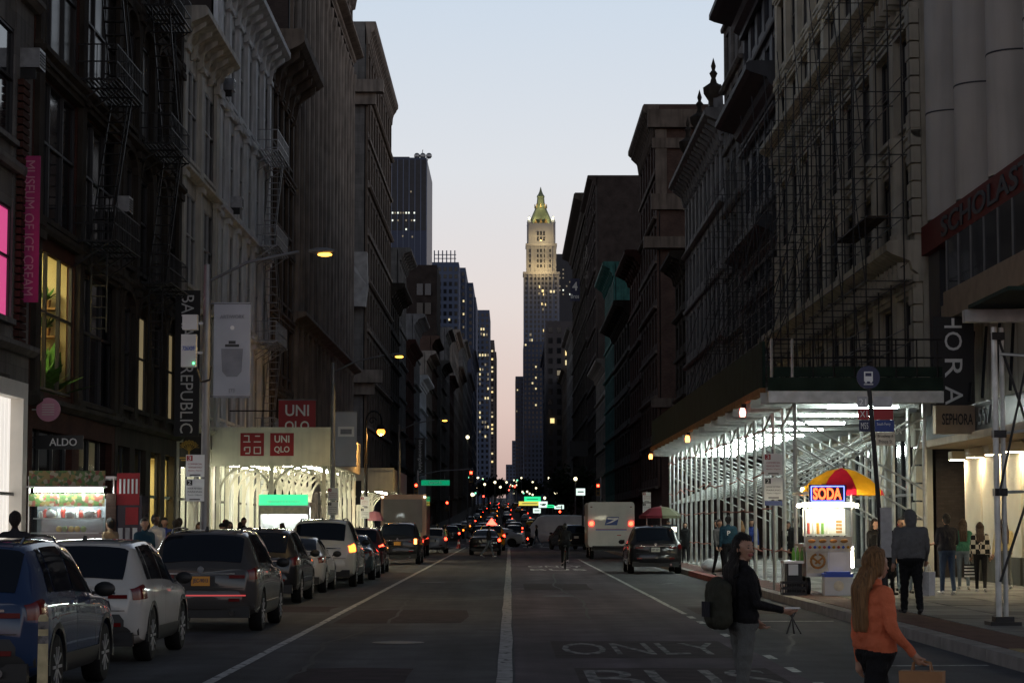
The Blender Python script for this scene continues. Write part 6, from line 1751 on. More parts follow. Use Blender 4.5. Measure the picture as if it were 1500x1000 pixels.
            for j in range(n2 + 1):
                xx = (-1 + 2 * j / n2) * (W / 2 - .06); yy = -.06 + .20 * abs(xx / (W / 2)) ** 3
                for a, b in ((0, .38), (-.02, .44), (-.02, .58), (.0, .66), (.12, .66), (.12, .38)): vs.append((xx, yy + a, b * z_))
            mb.add(vs, [(j * 6 + k2, j * 6 + (k2 + 1) % 6, (j + 1) * 6 + (k2 + 1) % 6, (j + 1) * 6 + k2) for j in range(n2) for k2 in range(6)] + [tuple(range(5, -1, -1)), tuple(n2 * 6 + k2 for k2 in range(6))])
            sh['rear_bumper'] = mb.mesh('rear_bumper', paint_ if not cladding else 'trim_black', True)
            mb = MB(); mb.box(-W * .43, W * .43, -.02, .10, .24 * z_, .42 * z_); sh['rear_valance'] = mb.mesh('rear_valance', 'trim_black')
            sh['tailgate_seam'] = MB().box(-W * .37, W * .37, -.006, .0, .70 * z_, .71 * z_).mesh('tailgate_seam', 'trim_black')
            sh['chrome_strip'] = MB().box(-W * .30, W * .30, -.018, -.001, .925 * z_, .95 * z_).mesh('chrome_strip', 'chrome')
            sh['plate_recess'] = MB().box(-.24, .24, -.006, -.001, .74 * z_, .90 * z_).mesh('plate_recess', 'trim_black')
        BODY[key] = sh
    sh = BODY[key]
    o = thing(name, label, cat, (x, y, z), rotz, group)
    def part(nm, me, mat=None):
        if mat:
            me = me.copy(); me.materials.clear(); me.materials.append(M[mat])
        return put(nm, me, o)
    bd = part('body', sh['body'], paint_)
    skip = () if near else ('door_handle', 'door_seam', 'arch_trim', 'chrome_strip', 'tailgate_seam', 'sill_trim')
    for k, me in sh.items():
        nm = k if isinstance(k, str) else k[0]
        if nm == 'body' or nm in skip: continue
        if nm == 'tail_light':
            part(nm, me, tail)
        elif nm in ('door_handle',) or (nm == 'rear_bumper' and not cladding):
            part(nm, me, paint_)
        elif nm == 'arch_trim' and not cladding: continue
        else: part(nm, me)
    for yy in (yr, yf):
        for s in (1, -1):
            t, rm, dsc = wheel_meshes(wr)
            w = put('wheel', t, o, (s * (W / 2 - .115), yy, wr))
            if near: put('rim', rm, w); put('brake_disc', dsc, w)
            else: put('rim', dsc, w)
    # mirrors, plate, aerial, rails
    zb_ = cs.sec(L * .62)[7][1]
    if shape != 'van':
        for s in (1, -1):
            MB().ball((s * (W / 2 + .10), L * .655, zb_ + .07), (.12, .06, .085), 12, 8).build('wing_mirror', 'trim_black', o, smooth=True)
            MB().bar((s * (W / 2 - .04), L * .655, zb_ + .02), (s * (W / 2 + .04), L * .655, zb_ + .05), .05, .03).build('mirror_arm', 'trim_black', o)
    if plate:
        z_ = cs.sz; zp = .82 * z_
        p = MB().box(-.155, .155, -.016, -.007, zp - .078, zp + .078).build('number_plate', plate, o)
        if plate_text: text(plate_text, .25, .085, (0, -.019, zp), mat='sign_navy', parent=p, depth=.004, bold=.01)
        if near: MB().lathe([(0, -.012), (.055, -.012), (.055, 0), (0, 0)], (0, -.004, zp + .19), 16, 'y').build('emblem', 'chrome', o)
        if near:
            for s in (1, -1): MB().box(s * W * .31 - .11 * W / 1.8, s * W * .31 + .14 * W / 1.8, -.014, -.001, .865 * z_, .915 * z_).build('tail_light_inner', tail, o)
        for s in (1, -1): MB().box(s * W * .30 - .09, s * W * .30 + .09, -.088, -.06, .50 * z_, .55 * z_).build('reflector', 'lens_off', o)
        if near: MB().tube((W * .28, -.075, .33), (W * .28, .2, .33), .045, 10).build('exhaust', 'chrome', o)
    if rails:
        for s in (1, -1):
            pts = [tuple(cs.pt(yy * cs.sy, 10.6, s) + np.array([0, 0, .0 if k in (0, 5) else .05])) for k, yy in enumerate((.62, .75, 1.2, 1.8, 2.2, 2.38))]
            MB().path(pts, .018, 6).build('roof_rail', 'chrome' if paint_ != 'car_black' else 'trim_black', o)
    if near and shape == 'suv':
        p = cs.pt(.66 * cs.sy, 13); MB().extrude([(-.03, p[1], p[2]), (.03, p[1], p[2]), (.012, p[1] + .02, p[2] + .075), (-.012, p[1] + .02, p[2] + .075)], (0, .1, -.0)).build('aerial_fin', 'trim_black', o)
        MB().box(-.5 * W / 1.8, .5 * W / 1.8, .50 * cs.sy, .60 * cs.sy, 1.555 * cs.sz, 1.578 * cs.sz).build('roof_spoiler', paint_, o)
    if lightbar: MB().box(-W * .40, W * .40, -.092, -.07, .585 * cs.sz, .605 * cs.sz).build('light_bar', lightbar, o)
    if amber:
        for s in (1, -1): MB().box(s * W * .40 - .06, s * W * .40 + .06, -.03, .03, .80 * cs.sz, 1.0 * cs.sz).build('lamp', amber, o)
    return o, cs
glow('tail_dim', (1, .03, .02), .5)
car('parked_car', 'blue compact SUV parked behind the cream flexible post', 'suv', -5.55, 21.8, 4.4, 1.80, 1.63, 'car_blue', cladding=True, rails=True, plate_text=None)
car('parked_car', 'white compact SUV parked ahead of the blue one', 'suv', -5.62, 28.3, 4.36, 1.79, 1.58, 'car_white', rails=False, cladding=True)
car('parked_car', 'dark grey SUV with orange plate and thin red light bar', 'suv', -5.14, 36.5, 4.66, 1.90, 1.69, 'car_grey', plate='plate_orange', plate_text='JEC-9013', lightbar='tail_dim', rails=True)
car('parked_car', 'glossy black SUV parked ahead of the dark grey one', 'suv', -5.72, 49.4, 4.7, 1.92, 1.68, 'car_black')
car('parked_car', 'white sedan parked ahead of the glossy black SUV', 'sedan', -5.75, 57.2, 4.6, 1.82, 1.45, 'car_white', plate=None)
car('parked_car', 'large pearl white SUV with glowing orange tail lamps and roof rack', 'suv', -5.42, 62.5, 5.1, 2.0, 1.92, 'car_pearl', tail='tail_amber', rails=True, plate=None, wr=.38)
car('parked_car', 'dark teal sedan parked ahead of the pearl white SUV', 'sedan', -5.25, 70.2, 4.5, 1.8, 1.44, 'car_teal', tail='lens_off')
car('parked_car', 'dark maroon SUV with red ring lamps behind the dark teal sedan', 'suv', -5.5, 79.5, 4.4, 1.84, 1.66, 'car_maroon', tail='tail_red', plate=None)
car('parked_car', 'black SUV with amber lamps and yellow plate behind the box truck', 'suv', -5.0, 97.5, 4.9, 2.0, 1.85, 'car_black', plate='plate_orange', amber='hazard', wr=.37)
car('parked_car', 'silver hatchback parked beyond the box truck', 'suv', -4.75, 134, 4.3, 1.78, 1.55, 'car_silver', near=False, tail='tail_red')
car('parked_car', 'black SUV with cream plate parked beside the shed', 'suv', 5.28, 79.5, 4.75, 1.95, 1.72, 'car_black', plate='plate_white', plate_text='HPY 5871')
car('moving_car', 'black sedan with bright brake lamps waiting in the traffic lane', 'sedan', -1.45, 127, 4.7, 1.85, 1.46, 'car_black', tail='tail_red', near=False, plate_text=None)
tx, cs_ = car('taxi', 'yellow taxi with red roof sign ahead of the black sedan', 'suv', -1.25, 148, 4.6, 1.85, 1.72, 'taxi_yellow', tail='tail_red', near=False, cat='taxi')
MB().extrude([(-.35, 1.5, 1.75), (.35, 1.5, 1.75), (0, 1.5, 2.2)], (0, .4, 0)).build('roof_sign', 'sig_red_far', tx)
car('moving_car', 'silver sedan crossing the avenue ahead of the taxi', 'sedan', 1.2, 172, 4.6, 1.82, 1.45, 'car_silver', rotz=R(78), near=False, tail='tail_red')
car('moving_car', 'black SUV beyond the cyclist beside the mail truck', 'suv', 4.6, 152, 4.8, 1.95, 1.75, 'car_black', rotz=R(12), near=False, tail='lens_off')
vn, vcs = car('delivery_van', 'white high-roof van crossing at the cross street', 'van', 6.2, 180.5, 5.6, 2.0, 2.5, 'van_white', rotz=R(88), plate=None, near=False, cat='van', wr=.36)
for s in (1, -1):
    mb = MB(); vcs.patch(mb, (3.75, 4.62), (3.8, 4.2), 7.2, 9.2, 6, 4, .01 * s, s); mb.build('side_window', 'car_glass', vn)
    MB().ball((s * 1.12, 4.55, 1.35), (.1, .07, .16), 10, 6).build('wing_mirror', 'trim_black', vn)
    MB().box(s * .8 - .1, s * .8 + .1, 5.36, 5.44, .8, .95).build('headlight', 'lens_clear', vn)
    mb = MB(); vcs.patch(mb, (.8, 4.6), (.8, 4.6), 2.0, 3.2, 10, 2, .012 * s, s); mb.build('sill_trim', 'trim_black', vn)
mb = MB(); vs = []
for i in range(7):
    yy = 4.0 + .7 * i / 6
    for j in range(9):
        p = vcs.pt(yy, 9.7 + 6.6 * j / 8); vs.append((p[0], p[1] + .02, p[2] + .01))
mb.add(vs, [(i * 9 + j, i * 9 + j + 1, (i + 1) * 9 + j + 1, (i + 1) * 9 + j) for i in range(6) for j in range(8)]); mb.build('windscreen', 'car_glass', vn)

# --- box truck with open grey tail board
bt = thing('box_truck', 'box truck with flat grey rear panel and side tinted as if lit orange', 'truck', (-5.70, 117.5, 0))
MB().box(-1.2, 1.2, .0, 5.6, 1.0, 3.35).build('box_body', 'truck_lit_tint', bt)
MB().box(-1.22, 1.22, -.05, .0, .98, 3.38).build('rear_frame', 'truck_lit_tint', bt); MB().box(-1.08, 1.0, -.09, -.051, 1.35, 3.12).build('rear_panel', 'truck_grey', bt)
MB().box(-1.1, 1.1, .1, 7.6, .62, .98).build('chassis', 'trim_black', bt); MB().box(-1.05, 1.05, -.25, -.06, .62, .78).build('rear_step', 'steel_grey', bt)
MB().extrude([(-1.05, 5.75, .8), (-1.05, 5.75, 2.5), (-1.05, 6.7, 2.45), (-1.05, 7.2, 1.6), (-1.05, 7.9, 1.4), (-1.05, 7.95, .7), (-1.05, 6.0, .6)], (2.1, 0, 0)).build('cab', 'van_white', bt)
for s in (1, -1):
    MB().extrude([(s * 1.055, 5.95, 1.6), (s * 1.055, 5.95, 2.35), (s * 1.055, 6.6, 2.3), (s * 1.055, 7.0, 1.6)], (s * .01, 0, 0)).build('side_window', 'car_glass', bt)
    MB().box(s * 1.2 - .09, s * 1.2 + .09, 6.9, 6.98, 1.7, 2.2).build('wing_mirror', 'trim_black', bt)
    MB().box(s * .95 - .12, s * .95 + .12, -.10, -.052, .84, .94).build('tail_light', 'tail_red', bt)
    MB().box(s * 1.13 - .05, s * 1.13 + .05, -.10, -.051, 3.2, 3.28).build('marker_lamp', 'lamp_small', bt)
    for yy in (1.4, 7.0):
        t, rm, dsc = wheel_meshes(.42); w = put('wheel', t, bt, (s * 1.0, yy, .42)); put('rim', rm, w)
# --- mail step van
mt = thing('mail_truck', 'white mail step van with blue eagle emblem and red brake lamps', 'truck', (5.22, 113, 0))
def rbox(mb, x0, x1, y0, y1, z0, z1, r):
    pts = []
    for cx, cz, a0 in ((x1 - r, z1 - r, 0), (x0 + r, z1 - r, 90), (x0 + r, z0 + r, 180), (x1 - r, z0 + r, 270)):
        for k in range(5):
            a = R(a0 + 90 * k / 4); pts.append((cx + r * math.cos(a), y0, cz + r * math.sin(a)))
    return mb.extrude(pts, (0, y1 - y0, 0))
rbox(MB(), -1.2, 1.2, 0, 4.9, .62, 2.93, .16).build('box_body', 'mail_white', mt, smooth=True)
rbox(MB(), -.86, .86, -.03, -.002, .80, 2.62, .05).build('rear_door', 'mail_white', mt)
MB().box(-.80, .80, -.036, -.031, 1.48, 1.52).build('blue_stripe', 'plastic_blue', mt); MB().box(-.80, .80, -.036, -.031, 1.525, 1.545).build('red_stripe', 'sign_red', mt)
MB().extrude([(-.34, -.036, 1.74), (.30, -.036, 1.74), (.40, -.036, 2.16), (-.22, -.036, 2.16)], (0, -.005, 0)).build('emblem_field', 'sign_blue', mt)
MB().extrude([(-.30, -.045, 1.80), (.0, -.045, 1.86), (.37, -.045, 2.06), (.36, -.045, 2.12), (.05, -.045, 2.10), (-.20, -.045, 2.12), (-.18, -.045, 2.04), (.16, -.045, 2.02), (-.02, -.045, 1.93)], (0, -.004, 0)).build('emblem_eagle', 'sign_white', mt)
MB().box(-.98, .98, -.26, -.04, .60, .68).build('rear_step', 'iron_black', mt); MB().box(-1.0, 1.0, .1, 6.2, .42, .61).build('chassis', 'trim_black', mt)
MB().extrude([(-1.1, 4.92, .7), (-1.1, 4.92, 2.7), (-1.1, 5.4, 2.5), (-1.1, 5.8, 1.6), (-1.1, 6.5, 1.4), (-1.1, 6.55, .6), (-1.1, 5, .55)], (2.2, 0, 0)).build('cab', 'mail_white', mt)
MB().box(.3, .5, -.035, -.031, 1.2, 1.24).build('lettering', 'sign_red', mt); MB().box(.62, .68, -.045, -.031, .9, 1.0).build('door_handle', 'iron_black', mt)
for s in (1, -1):
    MB().lathe([(0, -.05), (.11, -.05), (.12, 0), (0, 0)], (s * 1.02, 0.0, 1.82), 14, 'y').build('tail_light', 'tail_red', mt)
    MB().box(s * 1.02 - .05, s * 1.02 + .05, -.02, -.001, 2.65, 2.7).build('marker_lamp', 'lens_off', mt)
    MB().box(s * 1.28 - .06, s * 1.28 + .06, 5.6, 5.66, 1.7, 2.3).build('wing_mirror', 'trim_black', mt)
    for yy in (1.1, 5.6):
        t, rm, dsc = wheel_meshes(.40); w = put('wheel', t, mt, (s * .98, yy, .40)); put('rim', rm, w)
# --- traffic further down
tr = random.Random(5)
cols = [('car_black', 'black'), ('car_silver', 'silver'), ('car_white', 'white'), ('taxi_yellow', 'yellow'), ('car_grey', 'grey'), ('taxi_yellow', 'yellow'), ('car_black', 'black')]
for i in range(34):
    d = 198 + i * 9 + (i * i) * .32 + tr.uniform(-2, 2); lane = [-4.8, -1.8, 1.4, 4.8][i % 4] + tr.uniform(-.3, .3) - d * .004
    c, cn = cols[tr.randrange(len(cols))]
    sh = tr.choice(('suv', 'sedan'))
    o, _ = car('taxi' if c == 'taxi_yellow' else 'moving_car', 'distant %s %s among the queue past the cross street' % (cn, ('tall cab' if sh == 'suv' else 'low cab') if c == 'taxi_yellow' else ('utility car' if sh == 'suv' else 'saloon')), sh, lane, d, 4.5 if sh == 'suv' else 4.6, 1.85, 1.65 if sh == 'suv' else 1.46, c, tail='tail_red' if tr.random() > .2 else 'tail_amber', near=False, plate=None, group='distant %s %s queue' % (cn, sh), z=gz(d + 2), cat='taxi' if c == 'taxi_yellow' else 'car')
    if gz(d + 2) > .1: o.rotation_euler.x = math.atan((gz(d + 4) - gz(d)) / 4)

# ------------------------------------------------------------------ bicycles
def bike(x, y, rotz, label, name='bicycle'):
    o = thing(name, label, 'bicycle', (x, y, 0), rotz)
    for yy in (0, 1.05):
        m = MB(); n = 24
        m.path([(0, yy + .33 * math.cos(2 * PI * k / n), .34 + .33 * math.sin(2 * PI * k / n)) for k in range(n + 1)], .02, 6); w = m.build('wheel', 'tyre', o)
        m = MB()
        for k in range(10): m.tube((0, yy, .34), (0, yy + .32 * math.cos(2 * PI * k / 10), .34 + .32 * math.sin(2 * PI * k / 10)), .003, 4)
        m.build('spokes', 'chrome', w)
    MB().path([(0, 0, .34), (0, .42, .30), (0, .30, .78), (0, 0, .34)], .018, 8).build('rear_triangle', 'trim_black', o)
    MB().path([(0, .30, .78), (0, .85, .82), (0, .42, .30)], .02, 8).path([(0, .85, .90), (0, 1.05, .34)], .018, 8).build('frame', 'trim_black', o)
    MB().path([(-.28, .78, 1.0), (-.1, .86, 1.02), (.1, .86, 1.02), (.28, .78, 1.0)], .014, 8).tube((0, .85, .88), (0, .86, 1.02), .016).build('handlebar', 'trim_black', o)
    MB().tube((0, .30, .76), (0, .28, .90), .014).build('seat_post', 'chrome', o); MB().ball((0, .24, .93), (.08, .14, .04), 10, 6).build('saddle', 'trim_black', o)
    MB().bar((-.16, .42, .22), (.16, .42, .38), .03, .03).build('crank', 'chrome', o); MB().ball((0, -.05, .72), .035, 8, 5).build('rear_light', 'lens_off', o)
    return o
bike(2.2, 87.2, 0, 'dark bicycle ridden along the bus lane')
b2 = bike(px_x(773, 164), 164, 0, 'electric bicycle with red lamp crossing ahead of the white van')
MB().ball((0, -.12, .70), .07, 8, 6).build('brake_lamp', 'tail_red', b2); MB().box(-.22, .22, -.2, .2, .85, 1.25).build('delivery_box', 'trim_black', b2)
# ------------------------------------------------------------------ people
for nm, c in dict(skin_a=(.36, .20, .13), skin_b=(.10, .05, .03), skin_c=(.26, .14, .09), hair_dark=(.012, .009, .007), hair_brown=(.05, .026, .013), hair_fair=(.30, .155, .06), cloth_black=(.010, .010, .011), cloth_dark=(.022, .022, .026), cloth_grey=(.10, .10, .10),
                  cloth_orange=(.55, .14, .065), denim=(.035, .055, .095), denim_pale=(.12, .15, .18), denim_grey=(.10, .105, .10), cloth_white=(.60, .60, .58), cloth_purple=(.09, .03, .20), cloth_cream=(.52, .42, .22), cloth_green=(.04, .13, .085), cloth_teal=(.02, .055, .08), cloth_olive=(.035, .036, .026),
                  cloth_tan=(.28, .21, .13), shoe_dark=(.012, .012, .012), shoe_white=(.55, .55, .53), cloth_blue=(.03, .05, .20), lips=(.25, .06, .05), paper_brown=(.30, .14, .05), cloth_red=(.3, .02, .03)).items():
    if nm.startswith('hair'): mk(nm, c, .45, var=.55, scale=3, bump=.8, stretch=(22, 22, 1.5))
    elif nm.startswith('cloth') or nm.startswith('denim'): mk(nm, c, .8, var=.22, scale=1.6, bump=.7, stretch=(1.6, 1.6, 1))
    else: mk(nm, c, .5, var=.12, scale=12, bump=0)
def capsule(mb, p, q, r1, r2, n=10):
    p, q = Vector(p), Vector(q); d = q - p
    if d.length < 1e-5: d = Vector((0, 0, 1e-4)); q = p + d
    L = d.length; d = d / L; a = d.orthogonal().normalized(); b = d.cross(a)
    rings = [(-r1, .001)] + [(-r1 * math.cos(t), r1 * math.sin(t)) for t in (.5, 1.0)] + [(0, r1), (L, r2)] + [(L + r2 * math.sin(t), r2 * math.cos(t)) for t in (.55, 1.05)] + [(L + r2, .001)]
    vs = []
    for h, r in rings:
        c = p + d * h
        for i in range(n):
            t = 2 * PI * i / n; vs.append(tuple(c + (a * math.cos(t) + b * math.sin(t)) * r))
    k = len(rings)
    fs = [(j * n + i, j * n + (i + 1) % n, (j + 1) * n + (i + 1) % n, (j + 1) * n + i) for j in range(k - 1) for i in range(n)] + [tuple(range(n - 1, -1, -1)), tuple((k - 1) * n + i for i in range(n))]
    mb.add(vs, fs)
def union(name, caps, mats, voxel, smooth=4):
    """one continuous skin round a set of tapered limbs; each face takes the material of its nearest limb"""
    mb = MB()
    for p, q, r1, r2, m in caps: capsule(mb, p, q, r1, r2)
    o = bpy.data.objects.new('tmp', mb.mesh('tmp', mats[0], fix=False))
    md = o.modifiers.new('r', 'REMESH'); md.mode = 'VOXEL'; md.voxel_size = voxel
    ms = o.modifiers.new('s', 'SMOOTH'); ms.iterations = smooth; ms.factor = .5
    me = evaluated(o); bpy.data.objects.remove(o)
    me.name = name
    n = len(me.polygons)
    if n == 0: return me
    c = np.empty(n * 3); me.polygons.foreach_get('center', c); c = c.reshape(-1, 3)
    best = np.full(n, 1e9); idx = np.zeros(n, int)
    for p, q, r1, r2, m in caps:
        p = np.array(p); q = np.array(q); d = q - p; L2 = max(d @ d, 1e-9)
        t = np.clip(((c - p) @ d) / L2, 0, 1)
        dist = np.linalg.norm(c - p - t[:, None] * d, axis=1) - (r1 + (r2 - r1) * t)
        w = dist < best; best[w] = dist[w]; idx[w] = mats.index(m)
    if voxel < .015:               # creases in cloth, locks in hair
        nv = len(me.vertices); vc = np.empty(nv * 3); me.vertices.foreach_get('co', vc); vc = vc.reshape(-1, 3)
        vn = np.empty(nv * 3); me.vertices.foreach_get('normal', vn); vn = vn.reshape(-1, 3)
        X, Y, Z = vc.T
        isf = np.array([m.startswith(('cloth', 'denim')) for m in mats])[idx]; ish = np.array([m.startswith('hair') for m in mats])[idx]
        wf = np.zeros(nv); wh = np.zeros(nv)
        lt = np.empty(n, np.int32); me.polygons.foreach_get('loop_total', lt); li = np.empty(len(me.loops), np.int32); me.loops.foreach_get('vertex_index', li)
        wf[li[np.repeat(isf, lt)]] = 1; wh[li[np.repeat(ish, lt)]] = 1
        fold = np.sin(34 * Z + 11 * X + 3 * np.sin(13 * X + 9 * Y + 5 * Z)) * (.5 + .5 * np.sin(9 * Z + 7 * X - 6 * Y)) + .6 * np.sin(61 * Z - 27 * X + 19 * Y)
        ang = np.arctan2(X, -Y - .01)
        lock = np.sin(26 * ang + 4 * np.sin(6 * Z)) + .6 * np.sin(47 * ang + 3 * np.sin(11 * Z))
        vc = vc + vn * (wf * fold * .0045 + wh * lock * .004)[:, None]
        me.vertices.foreach_set('co', vc.ravel())
    me.materials.clear()
    for m in mats: me.materials.append(M[m])
    me.polygons.foreach_set('material_index', idx.astype(np.int32)); me.polygons.foreach_set('use_smooth', [True] * n)
    me.update()
    return me
def rotx(v, a):
    c, s = math.cos(a), math.sin(a); return Vector((v.x, v.y * c + v.z * s, -v.y * s + v.z * c))
def person(label, x, y, z, h=1.72, yaw=0.0, legs=((8, 4), (-8, 12)), arms=((-8, 8, 12), (8, 8, 18)), top='cloth_black', bottom='denim', shoe='shoe_dark', skin='skin_a', hair='hair_dark', hairlen=0.0, girth=1.0, coat=0.0, hood=False, head_yaw=0.0, head_pitch=0.0, voxel=.02, sit=None, group=None, shirt=None, sleeves=True, cap=None, face=False, fingers=True, lean=0.0):
    s = h / 1.72
    C = []
    def V(*a): return Vector(a)
    hipz = .905
    torso_off = V(0, 0, 0)
    def T(p):                      # lean the upper body about the hips
        q = Vector(p) - V(0, 0, hipz); q = rotx(q, R(lean)); return q + V(0, 0, hipz)
    g = girth
    C.append((V(-.075, 0, .92), V(.075, 0, .92), .118 * g, .118 * g, bottom))
    C.append((T((0, .0, 1.02)), T((0, .01, 1.20)), .125 * g, .14 * g, top))
    C.append((T((-.07, .0, 1.02)), T((-.09, .0, 1.26)), .10 * g, .115 * g, top)); C.append((T((.07, 0, 1.02)), T((.09, 0, 1.26)), .10 * g, .115 * g, top))
    C.append((T((-.10, .0, 1.33)), T((.10, .0, 1.33)), .105 * g, .105 * g, top)); C.append((T((-.155 * g, -.01, 1.395)), T((.155 * g, -.01, 1.395)), .062, .062, top))
    C.append((T((0, -.01, 1.40)), T((0, .005, 1.47)), .085, .06, top))
    if shirt: C.append((T((0, .085 * g, 1.02)), T((0, .075 * g, 1.36)), .055, .06, shirt))
    C.append((T((0, .0, 1.45)), T((0, .02, 1.53)), .052, .05, skin))
    # head
    hc = T((0, .02, 1.53)); hy, hp = R(head_yaw), R(head_pitch)
    def Hd(p):
        q = rotx(Vector(p), hp); c_, s_ = math.cos(hy), math.sin(hy)
        return hc + V(q.x * c_ - q.y * s_, q.x * s_ + q.y * c_, q.z)
    C.append((Hd((0, -.012, .115)), Hd((0, .008, .10)), .088, .086, skin)); C.append((Hd((0, .03, .035)), Hd((0, .035, .07)), .055, .066, skin)); C.append((Hd((0, .06, .0)), Hd((0, .055, .02)), .03, .035, skin))
    C.append((Hd((0, .098, .075)), Hd((0, .112, .052)), .008, .014, skin))
    for sx in (-1, 1): C.append((Hd((sx * .083, -.005, .055)), Hd((sx * .086, -.01, .085)), .014, .018, skin))
    if face: C.append((Hd((-.022, .088, .022)), Hd((.022, .088, .022)), .011, .011, 'lips'))
    if hood:
        C.append((Hd((0, -.03, .10)), Hd((0, -.01, .13)), .118, .112, top)); C.append((Hd((0, -.05, -.01)), Hd((0, -.04, .06)), .10, .11, top))
    # legs
    if sit is None: sit = legs
    for sx, (a, k) in zip((-1, 1), legs):
        hp0 = V(sx * .092, 0, .90); a1 = R(a); a2 = R(a - k)
        kn = hp0 + V(sx * .005, math.sin(a1) * .43, -math.cos(a1) * .43); an = kn + V(0, math.sin(a2) * .41, -math.cos(a2) * .41)
        C.append((hp0, kn, .092 * g, .062 * (1 + (g - 1) * .6), bottom)); C.append((kn, an, .06 * (1 + (g - 1) * .6), .045 * (1 + (g - 1)), bottom))
        fdir = V(sx * .15, math.cos(a2 * .6), math.sin(a2 * .6)).normalized()
        C.append((an + V(0, -.03, -.045), an + fdir * .17 + V(0, 0, -.055), .04, .036, shoe))
    if coat:
        for sx in (-1, 0, 1): C.append((V(sx * .09, 0, 1.0), V(sx * .13, 0, 1.0 - coat), .115 * g, .105 * g, top))
    else:
        C.append((V(-.085, 0, .985), V(.085, 0, .985), .122 * g, .122 * g, top))
    hands = []
    for sx, (f, ab, el) in zip((-1, 1), arms):
        sh_ = T((sx * .175 * (1 + (g - 1) * .7), -.01, 1.385)); a1 = R(f + lean); b1 = R(ab)
        d1 = V(sx * math.sin(b1), math.sin(a1) * math.cos(b1), -math.cos(a1) * math.cos(b1)); e_ = sh_ + d1 * .285
        a2 = R(f + lean + el); d2 = V(sx * math.sin(b1) * .4, math.sin(a2), -math.cos(a2)).normalized(); w_ = e_ + d2 * .25
        sk = skin if not sleeves else top
        C.append((sh_, e_, .058 * g, .046 * g, top)); C.append((e_, w_, .045 * g if sleeves else .038, .033 if sleeves else .027, sk))
        hd = w_ + d2 * .085
        C.append((w_ + d2 * .02, hd, .030, .036, skin)); hands.append(hd)
        if fingers:
            side = d2.cross(V(0, 1, .2)).normalized() if abs(d2.y) < .8 else V(1, 0, 0)
            nrm = side.cross(d2).normalized(); curl = nrm if nrm.y > 0 else -nrm
            for k, ln in enumerate((.072, .082, .078, .062)):
                b0 = hd + side * (.024 - .016 * k) + d2 * .015; m0 = b0 + (d2 * .85 + curl * .3).normalized() * ln * .55; t0 = m0 + (d2 * .45 + curl * .8).normalized() * ln * .5
                rr = .0095 if voxel < .012 else .012
                C.append((b0, m0, rr, rr * .9, skin)); C.append((m0, t0, rr * .9, rr * .8, skin))
            th = hd + side * .03 - d2 * .04; C.append((th, th + (side * .6 + d2 * .8 + curl * .3).normalized() * .06, .012, .010, skin))
    C = [(tuple(p * s), tuple(q * s), a * s, b * s, m) for p, q, a, b, m in C]
    mats = []
    for c in C:
        if c[4] not in mats: mats.append(c[4])
    zmin = min(min(c[0][2] - c[2], c[1][2] - c[3]) for c in C)
    me = union('person', C, mats, voxel)
    o = put('person', me, None, (x, y, z - zmin), yaw)
    tag(o, label, 'person', group)
    if hair and not hood:
        Hc = [(Hd((0, -.022, .13)), Hd((0, -.03, .10)), .093, .094, hair), (Hd((0, -.05, .05)), Hd((0, -.045, .09)), .07, .085, hair), (Hd((0, .035, .168)), Hd((0, -.02, .175)), .045, .06, hair)]
        if hairlen:
            for sx in (-1, 1): Hc.append((Hd((sx * .072, -.01, .12)), Hd((sx * .078, -.035, .02)), .034, .034, hair))
            for k in (-1, 0, 1):
                a = Hd((k * .05, -.07, .03)); b = T((k * .06, -.115 * g, 1.45 - hairlen)); m_ = T((k * .055, -.115 * g, 1.42))
                Hc.append((a, m_, .05, .05, hair)); Hc.append((m_, b, .05, .032, hair))
        Hc = [(tuple(p * s), tuple(q * s), a * s, b * s, m) for p, q, a, b, m in Hc]
        put('hair', union('hair', Hc, [hair], min(voxel, .014), 3), o)
    if cap:
        mb = MB(); p = Hd((0, -.01, .14)) * s; mb.ball(tuple(p), (.105 * s, .11 * s, .08 * s), 12, 8); q = Hd((0, .12, .14)) * s; mb.ball(tuple(q), (.07 * s, .07 * s, .012 * s), 10, 5); mb.build('cap', cap, o)
    if face:
        for sx in (-1, 1):
            e = Hd((sx * .031, .083, .085)) * s
            MB().ball(tuple(e), (.012 * s, .009 * s, .006 * s), 8, 6).build('eye', 'hair_dark', o)
            b = Hd((sx * .031, .086, .108)) * s; MB().ball(tuple(b), (.02 * s, .008 * s, .004 * s), 8, 5).build('eyebrow', 'hair_dark', o)
    o['lift'] = -zmin
    return o, [Vector(hh) * s + V(0, 0, z - zmin) for hh in hands]
def wpos(o, v):      # local person point (with lift already in it) to world
    c, s = math.cos(o.rotation_euler.z), math.sin(o.rotation_euler.z)
    return Vector((o.location.x + v.x * c - v.y * s, o.location.y + v.x * s + v.y * c, v.z))
# the two women on the road
P1, h1 = person('woman in black jacket and grey jeans with olive backpack looking back', 2.05, 19.4, .0, 1.65, R(-70), ((6, 4), (-5, 8)), ((10, 6, 40), (10, 8, 68)), 'cloth_black', 'denim_grey', 'shoe_dark', 'skin_a', 'hair_dark', .26, 1.0, voxel=.007, face=True, head_yaw=-68)
bp_ = thing('backpack', 'dark olive backpack on the back of the woman in black', 'backpack', (0, 0, 0)); bp_.location = (P1.location.x, P1.location.y, P1.location.z); bp_.rotation_euler.z = R(-70)
bp_.scale = (.95, .93, .95)
bpk = [((-.09, -.25, .98), (.09, -.25, .98), .10, .10, 'cloth_olive'), ((-.09, -.25, 1.25), (.09, -.25, 1.25), .09, .09, 'cloth_olive'), ((-.09, -.25, .98), (-.09, -.25, 1.25), .10, .09, 'cloth_olive'), ((.09, -.25, .98), (.09, -.25, 1.25), .10, .09, 'cloth_olive'), ((0, -.27, 1.0), (0, -.26, 1.3), .11, .075, 'cloth_olive')]
